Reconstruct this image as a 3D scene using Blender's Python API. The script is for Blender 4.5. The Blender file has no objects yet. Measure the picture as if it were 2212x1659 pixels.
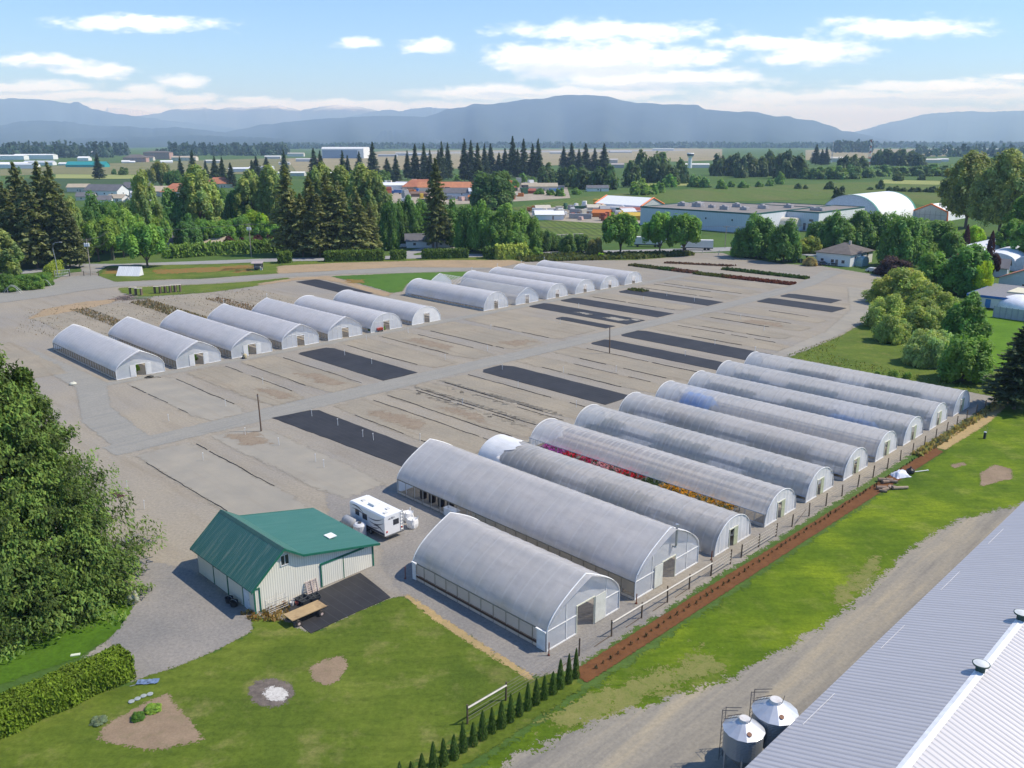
import bpy, math, random
import numpy as np
from mathutils import Vector

sc = bpy.context.scene
COL = sc.collection
rnd = random.Random(7)
R2 = math.sqrt(.5)

# ---------------------------------------------------------------- survey of the site
# The farm is laid out on a grid turned 45 degrees: A runs along the greenhouses, B along the road.
H = 40.0                                   # flying height of the camera
FL = 1846.9; CX = 1106.0; CY = 829.5       # focal length / centre of the surveyed 2212 x 1659 plan sheet
PITCH = math.atan(523.5 / FL)
SP, CP = math.sin(PITCH), math.cos(PITCH)

def at(x, y, z=0.0):
    """sheet point -> ground point (or the point at height z)"""
    u = x - CX; v = CY - y
    t = (H - z) / (FL * SP - v * CP)
    return (u * t, (FL * CP + v * SP) * t, z)

def hgt(bx, by, ty):
    """height of a thing standing at sheet point (bx, by) whose top reads at ty"""
    Y = at(bx, by)[1]; v = CY - ty
    return H + Y * (-FL * SP + v * CP) / (FL * CP + v * SP)

def depth(p):
    return p[1] * CP + (H - p[2]) * SP

def W(a, b, z=0.0):
    return ((a + b) * R2, (b - a) * R2, z)

def AB(p):
    return ((p[0] - p[1]) * R2, (p[0] + p[1]) * R2)

GRID = -math.pi / 4

# ---------------------------------------------------------------- mesh helpers
class MB:
    def __init__(self):
        self.v = []; self.f = []; self.m = []; self.k = 0
    def pts(self, ps):
        i = len(self.v); self.v += [tuple(p) for p in ps]; return list(range(i, i + len(ps)))
    def face(self, ps):
        self.f.append(self.pts(ps)); self.m.append(self.k); return self
    def box(self, x0, y0, z0, x1, y1, z1):
        i = self.pts([(x0, y0, z0), (x1, y0, z0), (x1, y1, z0), (x0, y1, z0), (x0, y0, z1), (x1, y0, z1), (x1, y1, z1), (x0, y1, z1)])
        for q in ((0, 3, 2, 1), (4, 5, 6, 7), (0, 1, 5, 4), (1, 2, 6, 5), (2, 3, 7, 6), (3, 0, 4, 7)):
            self.f.append([i[0] + a for a in q]); self.m.append(self.k)
        return self
    def tube(self, ps, r, n=5, r1=None):
        ps = [Vector(p) for p in ps]; rings = []
        for j, p in enumerate(ps):
            d = (ps[min(j + 1, len(ps) - 1)] - ps[max(j - 1, 0)])
            if d.length < 1e-9: d = Vector((0, 0, 1))
            d.normalize()
            up = Vector((0, 0, 1)) if abs(d.z) < .9 else Vector((1, 0, 0))
            a = d.cross(up).normalized(); b = d.cross(a)
            rr = r if r1 is None else r + (r1 - r) * j / (len(ps) - 1)
            rings.append(self.pts([p + (a * math.cos(2 * math.pi * k / n) + b * math.sin(2 * math.pi * k / n)) * rr for k in range(n)]))
        for q0, q1 in zip(rings, rings[1:]):
            for k in range(n):
                self.f.append([q0[k], q0[(k + 1) % n], q1[(k + 1) % n], q1[k]]); self.m.append(self.k)
        self.f.append(list(reversed(rings[0]))); self.f.append(rings[-1]); self.m += [self.k, self.k]
        return self
    def cyl(self, x, y, z0, z1, r0, r1=None, n=16):
        return self.tube([(x, y, z0), (x, y, z1)], r0, n, r0 if r1 is None else r1)
    def lathe(self, prof, x=0, y=0, n=20):
        rings = [self.pts([(x + r * math.cos(2 * math.pi * k / n), y + r * math.sin(2 * math.pi * k / n), z) for k in range(n)]) for r, z in prof]
        for q0, q1 in zip(rings, rings[1:]):
            for k in range(n):
                self.f.append([q0[k], q0[(k + 1) % n], q1[(k + 1) % n], q1[k]]); self.m.append(self.k)
        return self
    def prism(self, prof, x0, x1):
        """profile of (y, z) points swept along x, capped"""
        a = self.pts([(x0, y, z) for y, z in prof]); b = self.pts([(x1, y, z) for y, z in prof]); n = len(prof)
        for k in range(n):
            self.f.append([a[k], a[(k + 1) % n], b[(k + 1) % n], b[k]]); self.m.append(self.k)
        self.f.append(list(reversed(a))); self.f.append(b); self.m += [self.k, self.k]
        return self
    def build(self, name, mats, parent=None, smooth=False, loc=None, rz=None):
        me = bpy.data.meshes.new(name)
        me.from_pydata(self.v, [], self.f)
        for mt in (mats if isinstance(mats, (list, tuple)) else [mats]): me.materials.append(mt)
        if any(self.m): me.polygons.foreach_set('material_index', self.m)
        if smooth: me.polygons.foreach_set('use_smooth', [True] * len(me.polygons))
        me.update()
        return link(name, me, parent, loc, rz)

def link(name, me, parent=None, loc=None, rz=None):
    o = bpy.data.objects.new(name, me); COL.objects.link(o)
    if parent is not None: o.parent = parent
    if loc is not None: o.location = loc
    if rz is not None: o.rotation_euler = (0, 0, rz)
    return o

def tag(o, label=None, cat=None, group=None, kind=None):
    if label: o['label'] = label
    if cat: o['category'] = cat
    if group: o['group'] = group
    if kind: o['kind'] = kind
    return o

def thing(name, label, cat, loc=(0, 0, 0), rz=0.0, group=None):
    return tag(link(name, None, None, loc, rz), label, cat, group)

def copy_tree(o, parent=None):
    c = o.copy(); COL.objects.link(c)
    if parent is not None: c.parent = parent
    for ch in list(o.children): copy_tree(ch, c)
    return c

ORD = 'first second third fourth fifth sixth seventh eighth ninth tenth eleventh twelfth thirteenth fourteenth fifteenth sixteenth seventeenth eighteenth nineteenth twentieth'.split()
def ordw(i):
    if i < 20: return ORD[i]
    t = {2: 'twenty', 3: 'thirty', 4: 'forty', 5: 'fifty', 6: 'sixty', 7: 'seventy'}
    d, r = divmod(i + 1, 10)
    return (t[d] + '-' + ORD[r - 1]) if r else t[d][:-1] + 'ieth'

# ---------------------------------------------------------------- materials
class NT:
    def __init__(self, name):
        self.mat = bpy.data.materials.new(name); self.mat.use_nodes = True
        self.t = self.mat.node_tree; self.t.nodes.clear()
        self.out = self.t.nodes.new('ShaderNodeOutputMaterial')
    def n(self, typ, **kw):
        nd = self.t.nodes.new('ShaderNode' + typ)
        for k, v in kw.items():
            if hasattr(nd, k) and k not in nd.inputs: setattr(nd, k, v)
            else: self.set(nd.inputs[k], v)
        return nd
    def set(self, sock, v):
        if isinstance(v, bpy.types.NodeSocket): self.t.links.new(v, sock)
        elif v is not None:
            if isinstance(v, (tuple, list)) and len(v) == 3 and sock.type == 'RGBA': v = (*v, 1)
            sock.default_value = v
    def coord(self, kind='Object'): return self.n('TexCoord').outputs[kind]
    def pos(self): return self.n('NewGeometry').outputs['Position']
    def map(self, vec, scale=(1, 1, 1), rz=0.0, loc=(0, 0, 0)):
        m = self.n('Mapping'); self.set(m.inputs[0], vec)
        m.inputs['Scale'].default_value = scale; m.inputs['Rotation'].default_value = (0, 0, rz); m.inputs['Location'].default_value = loc
        return m.outputs[0]
    def noise(self, vec, scale, detail=3, rough=.55):
        nd = self.n('TexNoise'); self.set(nd.inputs['Vector'], vec)
        nd.inputs['Scale'].default_value = scale; nd.inputs['Detail'].default_value = detail; nd.inputs['Roughness'].default_value = rough
        return nd.outputs[0]
    def ramp(self, fac, stops):
        nd = self.n('ValToRGB'); self.set(nd.inputs[0], fac); cr = nd.color_ramp
        while len(cr.elements) < len(stops): cr.elements.new(.5)
        for e, (p, c) in zip(cr.elements, stops):
            e.position = p; e.color = (*c, 1) if isinstance(c, (tuple, list)) else (c, c, c, 1)
        return nd.outputs[0]
    def mix(self, fac, a, b, blend='MIX'):
        nd = self.n('Mix'); nd.data_type = 'RGBA'; nd.blend_type = blend
        self.set(nd.inputs[0], fac); self.set(nd.inputs[6], a); self.set(nd.inputs[7], b)
        return nd.outputs[2]
    def math(self, op, a, b=None, c=None, clamp=False):
        nd = self.n('Math'); nd.operation = op; nd.use_clamp = clamp
        self.set(nd.inputs[0], a); self.set(nd.inputs[1], b)
        if c is not None: self.set(nd.inputs[2], c)
        return nd.outputs[0]
    def bump(self, h, strength=.3, dist=.05):
        nd = self.n('Bump'); nd.inputs['Strength'].default_value = strength; nd.inputs['Distance'].default_value = dist
        self.set(nd.inputs['Height'], h); return nd.outputs[0]
    def pbr(self, color, rough=.8, metal=0.0, spec=.3, normal=None):
        nd = self.n('BsdfPrincipled')
        self.set(nd.inputs['Base Color'], color); self.set(nd.inputs['Roughness'], rough)
        nd.inputs['Metallic'].default_value = metal; nd.inputs['Specular IOR Level'].default_value = spec
        if normal is not None: self.set(nd.inputs['Normal'], normal)
        return nd.outputs[0]
    def mixs(self, fac, a, b):
        nd = self.n('MixShader'); self.set(nd.inputs[0], fac); self.set(nd.inputs[1], a); self.set(nd.inputs[2], b)
        return nd.outputs[0]
    def done(self, s):
        self.set(self.out.inputs[0], s); return self.mat

def mulc(c, k): return tuple(min(1, x * k) for x in c)

def paint(name, c, rough=.6, var=.12, scale=1.5, metal=0.0, spec=.3, bump=.0, dirt=None):
    t = NT(name); o = t.coord()
    nz = t.noise(o, scale, 4, .6)
    col = t.ramp(nz, [(.3, mulc(c, 1 - var)), (.7, mulc(c, 1 + var))])
    if dirt:
        col = t.mix(t.ramp(t.noise(o, scale * .6, 5, .7), [(.52, 0), (.7, dirt[1])]), col, dirt[0])
    nm = t.bump(t.noise(o, scale * 8, 3), bump) if bump else None
    return t.done(t.pbr(col, rough, metal, spec, nm))

PM = {}
def pm(c, rough=.7, **kw):
    k = (c, rough, tuple(sorted(kw.items())))
    if k not in PM: PM[k] = paint('surface', c, rough, **kw)
    return PM[k]

def ribbed(name, c, period, axis=0, rough=.5, metal=0.0, spec=.3, depth_=.35, var=.08, dirt=None, dist=.03):
    """corrugated sheet: narrow ribs as relief plus slight tone"""
    t = NT(name); o = t.coord()
    sep = t.n('SeparateXYZ'); t.set(sep.inputs[0], o)
    s = t.math('PINGPONG', t.math('MULTIPLY', sep.outputs[axis], 1 / period), .5)
    rib = t.ramp(s, [(.0, 1), (.16, .8), (.3, 0), (.5, 0)])
    st = t.noise(t.map(o, tuple(.25 if i != axis else 2.2 for i in range(3))), 1.2, 4, .6)
    col = t.ramp(st, [(.3, mulc(c, 1 - var)), (.7, mulc(c, 1 + var))])
    col = t.mix(t.math('MULTIPLY', rib, depth_), col, mulc(c, .5))
    if dirt: col = t.mix(t.ramp(st, [(.5, 0), (.75, dirt[1])]), col, dirt[0])
    return t.done(t.pbr(col, rough, metal, spec, t.bump(rib, .6, dist)))

def ground_mat(name, colfn, feather=0.0, esc=.8, rough=.95, bump=.25, bs=6.0):
    """matt ground cover whose border frays by noise over 'feather' metres"""
    t = NT(name); p = t.pos(); g = t.map(p, rz=math.pi / 4)
    col = colfn(t, p, g)
    s = t.pbr(col, rough, 0, .12, t.bump(t.noise(p, bs, 4, .7), bump, .06) if bump else None)
    if feather:
        at_ = t.n('Attribute'); at_.attribute_name = 'edge'
        nz = t.math('SUBTRACT', t.noise(p, esc, 5, .7), .5)
        v = t.math('ADD', at_.outputs['Fac'], t.math('MULTIPLY', nz, 2.2 * feather))
        v = t.math('ADD', v, t.math('MULTIPLY', t.math('SUBTRACT', t.noise(p, max(4.0, esc * 4), 2, .8), .5), 1.5 * min(1.2, feather)))
        s = t.mixs(t.math('GREATER_THAN', v, 0.0), t.n('BsdfTransparent').outputs[0], s)
    return t.done(s)

def sdist(P, poly):
    poly = np.asarray(poly, float); x, y = P[:, 0], P[:, 1]
    best = np.full(len(P), 1e18); ins = np.zeros(len(P), bool); n = len(poly)
    for i in range(n):
        a, b = poly[i], poly[(i + 1) % n]; e = b - a
        t = np.clip(((x - a[0]) * e[0] + (y - a[1]) * e[1]) / max(e @ e, 1e-9), 0, 1)
        best = np.minimum(best, (x - a[0] - t * e[0]) ** 2 + (y - a[1] - t * e[1]) ** 2)
        c = ((a[1] > y) != (b[1] > y))
        with np.errstate(divide='ignore', invalid='ignore'):
            xi = a[0] + (y - a[1]) * (b[0] - a[0]) / (b[1] - a[1])
        ins ^= c & (x < xi)
    d = np.sqrt(best)
    return np.where(ins, d, -d)

def sheet(name, poly, mat, z, cell=1.0, feather=1.0, parent=None, kind='structure'):
    """ground cover following a polygon, a grid carrying each vertex's distance to the border"""
    poly = np.asarray([p[:2] for p in poly], float)
    lo = poly.min(0) - feather * 1.6; hi = poly.max(0) + feather * 1.6
    nx = max(2, int((hi[0] - lo[0]) / cell) + 1); ny = max(2, int((hi[1] - lo[1]) / cell) + 1)
    gx, gy = np.meshgrid(np.linspace(lo[0], hi[0], nx), np.linspace(lo[1], hi[1], ny), indexing='ij')
    P = np.stack([gx.ravel(), gy.ravel()], 1); d = sdist(P, poly)
    idx = np.arange(nx * ny).reshape(nx, ny)
    q = np.stack([idx[:-1, :-1], idx[1:, :-1], idx[1:, 1:], idx[:-1, 1:]], -1).reshape(-1, 4)
    q = q[d[q].max(1) > -feather * 1.5]
    use = np.unique(q); re = np.full(nx * ny, -1); re[use] = np.arange(len(use))
    me = bpy.data.meshes.new(name)
    V = np.column_stack([P[use], np.full(len(use), z)])
    fill(me, V, re[q])
    me.attributes.new('edge', 'FLOAT', 'POINT').data.foreach_set('value', d[use].astype(np.float32))
    me.materials.append(mat)
    o = link(name, me, parent)
    if kind: o['kind'] = kind
    return o

def fill(me, V, Q):
    V = np.asarray(V, np.float32); Q = np.asarray(Q, np.int32); k = Q.shape[1]
    me.vertices.add(len(V)); me.vertices.foreach_set('co', V.ravel())
    me.loops.add(Q.size); me.loops.foreach_set('vertex_index', Q.ravel())
    me.polygons.add(len(Q)); me.polygons.foreach_set('loop_start', np.arange(0, Q.size, k, dtype=np.int32))
    me.update(calc_edges=True); me.validate()

def spx(pts): return [at(x, y) for x, y in pts]
def sab(pts): return [W(a, b) for a, b in pts]
def rect(a0, b0, a1, b1): return sab([(a0, b0), (a1, b0), (a1, b1), (a0, b1)])

# ---------------------------------------------------------------- camera, sun, sky
cam = bpy.data.cameras.new('camera'); co = bpy.data.objects.new('camera', cam); COL.objects.link(co)
cam.sensor_width = 36; cam.lens = 36 * FL / 2212; cam.clip_start = .5; cam.clip_end = 200000
co.location = (0, 0, H); co.rotation_euler = (math.pi / 2 - PITCH, 0, 0); sc.camera = co

SUN_EL = math.radians(52); sun_v = Vector((math.cos(SUN_EL) * .996, math.cos(SUN_EL) * .09, math.sin(SUN_EL)))
sl = bpy.data.lights.new('sun', 'SUN'); sl.energy = 3.5; sl.angle = math.radians(.55); sl.color = (1, .93, .81)
so = bpy.data.objects.new('sun', sl); COL.objects.link(so); so.rotation_euler = sun_v.to_track_quat('Z', 'Y').to_euler(); so.location = (60, 0, 120)

wd = bpy.data.worlds.new('World'); sc.world = wd; wd.use_nodes = True
def build_world():
    t = NT.__new__(NT); t.t = wd.node_tree; t.t.nodes.clear()
    out = t.t.nodes.new('ShaderNodeOutputWorld')
    sky = t.n('TexSky'); sky.sky_type = 'NISHITA'; sky.sun_disc = False
    sky.sun_elevation = SUN_EL; sky.sun_rotation = math.radians(90); sky.altitude = 60; sky.air_density = 1.0; sky.dust_density = .2; sky.ozone_density = 3.0
    bg = t.n('Background'); t.set(bg.inputs[0], t.mix(1, sky.outputs[0], (.60, .78, 1.04), 'MULTIPLY')); bg.inputs[1].default_value = .128
    d = t.coord('Generated'); sp = t.n('SeparateXYZ'); t.set(sp.inputs[0], d)
    y = t.math('MAXIMUM', sp.outputs[1], .02)
    u = t.math('DIVIDE', sp.outputs[0], y); v = t.math('DIVIDE', sp.outputs[2], y)
    cb = t.n('CombineXYZ'); t.set(cb.inputs[0], u); t.set(cb.inputs[1], v)
    p0 = cb.outputs[0]
    # ragged cloud borders: shift the sky coordinates by noise stretched along the horizon
    nz = t.n('TexNoise'); t.set(nz.inputs['Vector'], t.map(p0, (14, 40, 1))); nz.inputs['Scale'].default_value = 1; nz.inputs['Detail'].default_value = 6; nz.inputs['Roughness'].default_value = .62
    off = t.n('VectorMath', operation='SUBTRACT'); t.set(off.inputs[0], nz.outputs['Color']); off.inputs[1].default_value = (.5, .5, .5)
    sca = t.n('VectorMath', operation='MULTIPLY'); t.set(sca.inputs[0], off.outputs[0]); sca.inputs[1].default_value = (.06, .022, 0)
    add = t.n('VectorMath', operation='ADD'); t.set(add.inputs[0], p0); t.set(add.inputs[1], sca.outputs[0]); p = add.outputs[0]
    def blobs(lst):
        acc = None
        for (x, yy, rx, ry) in lst:
            a = x - CX; b = CY - yy; k = FL * CP + b * SP
            s1 = t.n('VectorMath', operation='SUBTRACT'); t.set(s1.inputs[0], p); s1.inputs[1].default_value = (a / k, (-FL * SP + b * CP) / k, 0)
            s2 = t.n('VectorMath', operation='MULTIPLY'); t.set(s2.inputs[0], s1.outputs[0]); s2.inputs[1].default_value = (FL / rx, FL / ry, 0)
            dt = t.n('VectorMath', operation='LENGTH'); t.set(dt.inputs[0], s2.outputs[0])
            m = t.math('SUBTRACT', 1.0, dt.outputs['Value'])
            acc = m if acc is None else t.math('MAXIMUM', acc, m)
        return acc
    fine = t.noise(t.map(p0, (45, 120, 1)), 1, 5, .6)
    def soft(acc, k0, k1, amp=.9):
        mr = t.n('MapRange'); mr.interpolation_type = 'SMOOTHSTEP'
        t.set(mr.inputs[0], t.math('ADD', acc, t.math('MULTIPLY', t.math('SUBTRACT', fine, .5), amp)))
        mr.inputs[1].default_value = k0; mr.inputs[2].default_value = k1
        return mr.outputs[0]
    thick = blobs([(40, 126, 80, 13), (110, 133, 75, 20), (165, 146, 80, 18), (225, 156, 75, 16), (765, 92, 62, 13), (930, 96, 58, 17),
                   (1125, 124, 80, 27), (1200, 135, 130, 40), (1330, 116, 150, 34), (1440, 120, 110, 26), (1290, 150, 170, 34), (1530, 122, 60, 20), (1420, 172, 260, 26), (1560, 168, 110, 24),
                   (1760, 112, 130, 30), (1700, 128, 60, 16), (1650, 92, 120, 18), (2190, 168, 60, 14), (2080, 186, 160, 18), (1320, 66, 260, 22), (1950, 60, 200, 24), (300, 52, 200, 18)])
    thin = blobs([(60, 188, 150, 16), (390, 172, 60, 15), (310, 194, 48, 14), (290, 207, 130, 12), (420, 210, 70, 12), (1075, 200, 210, 16), (1240, 196, 120, 12), (560, 218, 90, 10),
                  (1800, 210, 320, 22), (2120, 200, 220, 20), (400, 246, 600, 26), (1300, 240, 900, 24), (1950, 250, 500, 26), (1980, 184, 180, 12), (1650, 216, 130, 14), (1106, 292, 2600, 62), (1820, 238, 260, 12), (1320, 200, 190, 12), (700, 228, 260, 14), (120, 208, 200, 12)])
    dark = blobs([(1190, 152, 130, 20), (1310, 150, 150, 17), (1420, 186, 220, 12), (1890, 216, 260, 12), (2120, 200, 150, 10), (2190, 176, 60, 10), (110, 146, 120, 7), (60, 200, 130, 6), (1090, 206, 130, 5)])
    kt = soft(thick, -.12, .75, 1.5); kn = t.math('MULTIPLY', soft(thin, -.15, .6, 1.0), .85)
    kd = t.math('MULTIPLY', soft(dark, .05, .7), .6)
    k = t.math('MAXIMUM', kt, kn)
    front = t.math('GREATER_THAN', sp.outputs[1], .05)
    k = t.math('MULTIPLY', k, front)
    cc = t.mix(kd, (.80, .88, .97), (.40, .50, .68))
    b2 = t.n('Background'); t.set(b2.inputs[0], cc); b2.inputs[1].default_value = 1.3
    t.set(out.inputs[0], t.mixs(k, bg.outputs[0], b2.outputs[0]))
build_world()
wd.cycles.sampling_method = 'MANUAL'; wd.cycles.sample_map_resolution = 512

sc.view_settings.view_transform = 'Standard'; sc.view_settings.look = 'None'; sc.view_settings.exposure = .60; sc.view_settings.gamma = 1
cy = sc.cycles
cy.max_bounces = 6; cy.diffuse_bounces = 4; cy.glossy_bounces = 2; cy.transmission_bounces = 3; cy.transparent_max_bounces = 24; cy.volume_bounces = 1
cy.use_denoising = True; cy.caustics_reflective = False; cy.caustics_refractive = False; cy.sample_clamp_indirect = 6
# ---------------------------------------------------------------- ground covers
def c_gravel(t, p, g):
    col = t.ramp(t.noise(p, .03, 5, .6), [(.36, (.262, .245, .218)), (.62, (.315, .278, .218))])
    col = t.mix(t.ramp(t.noise(t.map(g, (.05, .4, 1)), 1, 5, .65), [(.48, 0), (.72, .55)]), col, (.225, .19, .142))
    col = t.mix(t.ramp(t.noise(p, .45, 6, .7), [(.6, 0), (.8, .5)]), col, (.21, .17, .13))
    return t.mix(1, col, t.ramp(t.noise(p, 3.2, 4, .8), [(.25, (.72, .72, .73)), (.75, (1.2, 1.19, 1.17))]), 'MULTIPLY')
def c_grey(t, p, g):
    col = t.ramp(t.noise(p, .12, 5, .6), [(.35, (.205, .198, .186)), (.65, (.27, .25, .222))])
    col = t.mix(t.ramp(t.noise(p, .7, 5, .7), [(.6, 0), (.8, .35)]), col, (.33, .29, .22))
    return t.mix(1, col, t.ramp(t.noise(p, 3.6, 4, .8), [(.25, (.68, .68, .69)), (.75, (1.24, 1.23, 1.22))]), 'MULTIPLY')
def c_soil(t, p, g):
    col = t.ramp(t.noise(p, .11, 5, .6), [(.35, (.262, .235, .187)), (.65, (.312, .272, .208))])
    col = t.mix(t.ramp(t.noise(t.map(g, (.07, .8, 1)), 1, 5, .7), [(.5, 0), (.75, .6)]), col, (.20, .155, .11))
    col = t.mix(t.ramp(t.noise(p, .28, 6, .75), [(.6, 0), (.75, .7)]), col, (.17, .11, .07))
    return t.mix(1, col, t.ramp(t.noise(p, 2.6, 4, .8), [(.25, (.8, .8, .8)), (.75, (1.15, 1.15, 1.14))]), 'MULTIPLY')
def c_pale(t, p, g):
    col = t.ramp(t.noise(p, .2, 5, .6), [(.35, (.265, .248, .212)), (.65, (.315, .287, .235))])
    return t.mix(t.ramp(t.noise(t.map(g, (.06, .7, 1)), 1, 5, .7), [(.52, 0), (.76, .4)]), col, (.24, .2, .15))
def c_road(t, p, g):
    sp = t.n('SeparateXYZ'); t.set(sp.inputs[0], g)
    wob = t.math('MULTIPLY', t.noise(p, .06, 2), 1.2)
    tr = t.math('ADD', t.noise(t.map(g, (.9, .04, 1)), 1, 4, .6), t.math('MULTIPLY', wob, .05))
    col = t.ramp(tr, [(.3, (.225, .222, .205)), (.55, (.275, .263, .23)), (.75, (.235, .23, .208))])
    col = t.mix(t.ramp(t.noise(p, .3, 5, .7), [(.5, 0), (.8, .5)]), col, (.35, .325, .275))
    return t.mix(1, col, t.ramp(t.noise(p, 3, 4, .8), [(.25, (.8, .8, .8)), (.75, (1.13, 1.13, 1.13))]), 'MULTIPLY')
def c_asphalt(t, p, g):
    return t.ramp(t.noise(p, .3, 5, .6), [(.3, (.25, .25, .245)), (.7, (.315, .31, .295))])
def c_grass(lo, mid, hi, dry, drya=.5, sc_=.12):
    def f(t, p, g):
        n1 = t.noise(p, sc_, 5, .62)
        col = t.ramp(n1, [(.3, lo), (.5, mid), (.68, hi)])
        col = t.mix(t.ramp(t.noise(p, sc_ * 2.7, 6, .7), [(.53, 0), (.75, drya)]), col, dry)
        col = t.mix(t.ramp(t.noise(t.map(p, (.6, 2.4, 1), rz=.35), .5, 5, .7), [(.35, .45), (.55, 0)]), col, mulc(lo, .8))
        return t.mix(1, col, t.ramp(t.noise(p, 2.4, 5, .85), [(.22, (.58, .6, .55)), (.78, (1.4, 1.38, 1.3))]), 'MULTIPLY')
    return f
def c_flat(a, b, s=.2, c=None, ca=.4):
    def f(t, p, g):
        col = t.ramp(t.noise(p, s, 5, .65), [(.33, a), (.67, b)])
        if c: col = t.mix(t.ramp(t.noise(p, s * 2.3, 5, .7), [(.52, 0), (.74, ca)]), col, c)
        return t.mix(1, col, t.ramp(t.noise(p, s * 14, 4, .8), [(.25, (.78, .78, .78)), (.75, (1.18, 1.18, 1.18))]), 'MULTIPLY')
    return f
def c_rows(a, b, period, ang, c=None):
    def f(t, p, g):
        q = t.map(p, rz=ang); sp = t.n('SeparateXYZ'); t.set(sp.inputs[0], q)
        w = t.math('PINGPONG', t.math('ADD', sp.outputs[1], t.math('MULTIPLY', t.noise(p, .03, 3), 3)), period / 2)
        col = t.ramp(t.math('DIVIDE', w, period / 2), [(.2, a), (.7, b)])
        col = t.mix(t.ramp(t.noise(t.map(q, (.006, .05, 1)), 1, 5, .7), [(.4, 0), (.66, .8)]), col, c or mulc(a, .7))
        return t.mix(1, col, t.ramp(t.noise(p, .22, 5, .8), [(.25, (.62, .62, .6)), (.75, (1.35, 1.33, 1.3))]), 'MULTIPLY')
    return f

def c_trk(t, p, g):
    col = t.ramp(t.noise(t.map(g, (.5, .035, 1)), 1, 6, .7), [(.35, (.205, .19, .165)), (.5, (.27, .245, .2)), (.68, (.35, .30, .215))])
    col = t.mix(t.ramp(t.noise(p, .3, 6, .7), [(.52, 0), (.76, .5)]), col, (.2, .185, .16))
    return t.mix(1, col, t.ramp(t.noise(p, 3, 4, .8), [(.25, (.78, .78, .78)), (.75, (1.16, 1.16, 1.15))]), 'MULTIPLY')
M_plain = ground_mat('plain', c_grass((.045, .095, .02), (.07, .125, .028), (.10, .15, .04), (.16, .16, .06), .35, .012), 0, bump=0)
M_yard = ground_mat('yard_gravel', c_gravel, 1.0)
M_grey = ground_mat('grey_gravel', c_grey, 1.0)
M_soil = ground_mat('bed_soil', c_soil, 1.1)
M_pale = ground_mat('bed_pale', c_pale, 1.1)
M_road = ground_mat('track', c_road, .7)
M_asph = ground_mat('asphalt', c_asphalt, .5)
M_lawn = ground_mat('lawn_grass', c_grass((.062, .098, .014), (.098, .138, .018), (.145, .178, .03), (.25, .225, .09), .8, .10), .7)
M_lawn2 = ground_mat('paddock_grass', c_grass((.052, .098, .009), (.098, .155, .010), (.19, .25, .014), (.26, .26, .07), .55, .085), 1.2)
M_mead = ground_mat('meadow_grass', c_grass((.075, .115, .02), (.105, .15, .025), (.15, .18, .035), (.25, .21, .08), .5), 1.5)
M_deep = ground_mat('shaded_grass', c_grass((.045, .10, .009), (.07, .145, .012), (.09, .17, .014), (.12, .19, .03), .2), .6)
M_poppy = ground_mat('poppy', c_flat((.18, .16, .045), (.27, .125, .045), .5, (.12, .15, .03), 1.0), 4.5, esc=.45)
M_sand = ground_mat('sand', c_flat((.31, .235, .15), (.37, .27, .165), .1, (.24, .2, .11), .7), 1.4, esc=.5)
M_dry = ground_mat('dry_grass', c_flat((.33, .245, .12), (.42, .30, .14), .5, (.19, .2, .06), .5), .45, esc=1.6)
M_earth = ground_mat('earth', c_flat((.225, .165, .11), (.285, .21, .14), .5, (.17, .15, .08), .7), .5, esc=1.4)
M_mulch = ground_mat('mulch', c_flat((.13, .058, .024), (.175, .078, .033), .9, (.08, .038, .019), .7), .22, esc=2.5)
M_ash = ground_mat('ash', c_flat((.10, .085, .075), (.20, .165, .14), 1.3, (.05, .045, .04), .6), .5, esc=1.8)
M_white_ash = ground_mat('white_ash', c_flat((.45, .42, .38), (.62, .60, .56), 2.5, (.15, .12, .1), .8), .4, esc=2.4)
M_berry = ground_mat('berry_rows', c_rows((.062, .105, .018), (.11, .165, .03), 3.2, 1.45, (.13, .14, .045)), 2.5, bump=0, esc=.2)
M_hop = ground_mat('dark_rows', c_rows((.045, .085, .03), (.07, .11, .04), 3.0, .02, (.035, .065, .025)), 3, bump=0, esc=.2)
M_lime = ground_mat('pale_field', c_flat((.24, .27, .085), (.30, .31, .11), .02, (.2, .25, .08), .4), 3, bump=0, esc=.1)
M_tanf = ground_mat('tan_field', c_flat((.16, .16, .07), (.21, .195, .09), .01, (.12, .14, .05), .5), 5, bump=0, esc=.06)
M_khaki = ground_mat('airfield', c_flat((.24, .21, .12), (.30, .25, .15), .006, (.17, .18, .09), .6), 8, bump=0, esc=.03)

def flat(name, pts, mat, z, label=None):
    m = MB(); m.face([(p[0], p[1], z) for p in pts]); o = m.build(name, mat); o['kind'] = 'structure'
    me = o.data; a = me.attributes.new('edge', 'FLOAT', 'POINT'); a.data.foreach_set('value', [50.0] * len(me.vertices))
    return o

g = MB(); N = 40
g.face([(38000 * math.cos(2 * math.pi * k / N), 38000 * math.sin(2 * math.pi * k / N), 0) for k in range(N)])
tag(g.build('ground', M_plain), kind='structure')

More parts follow.
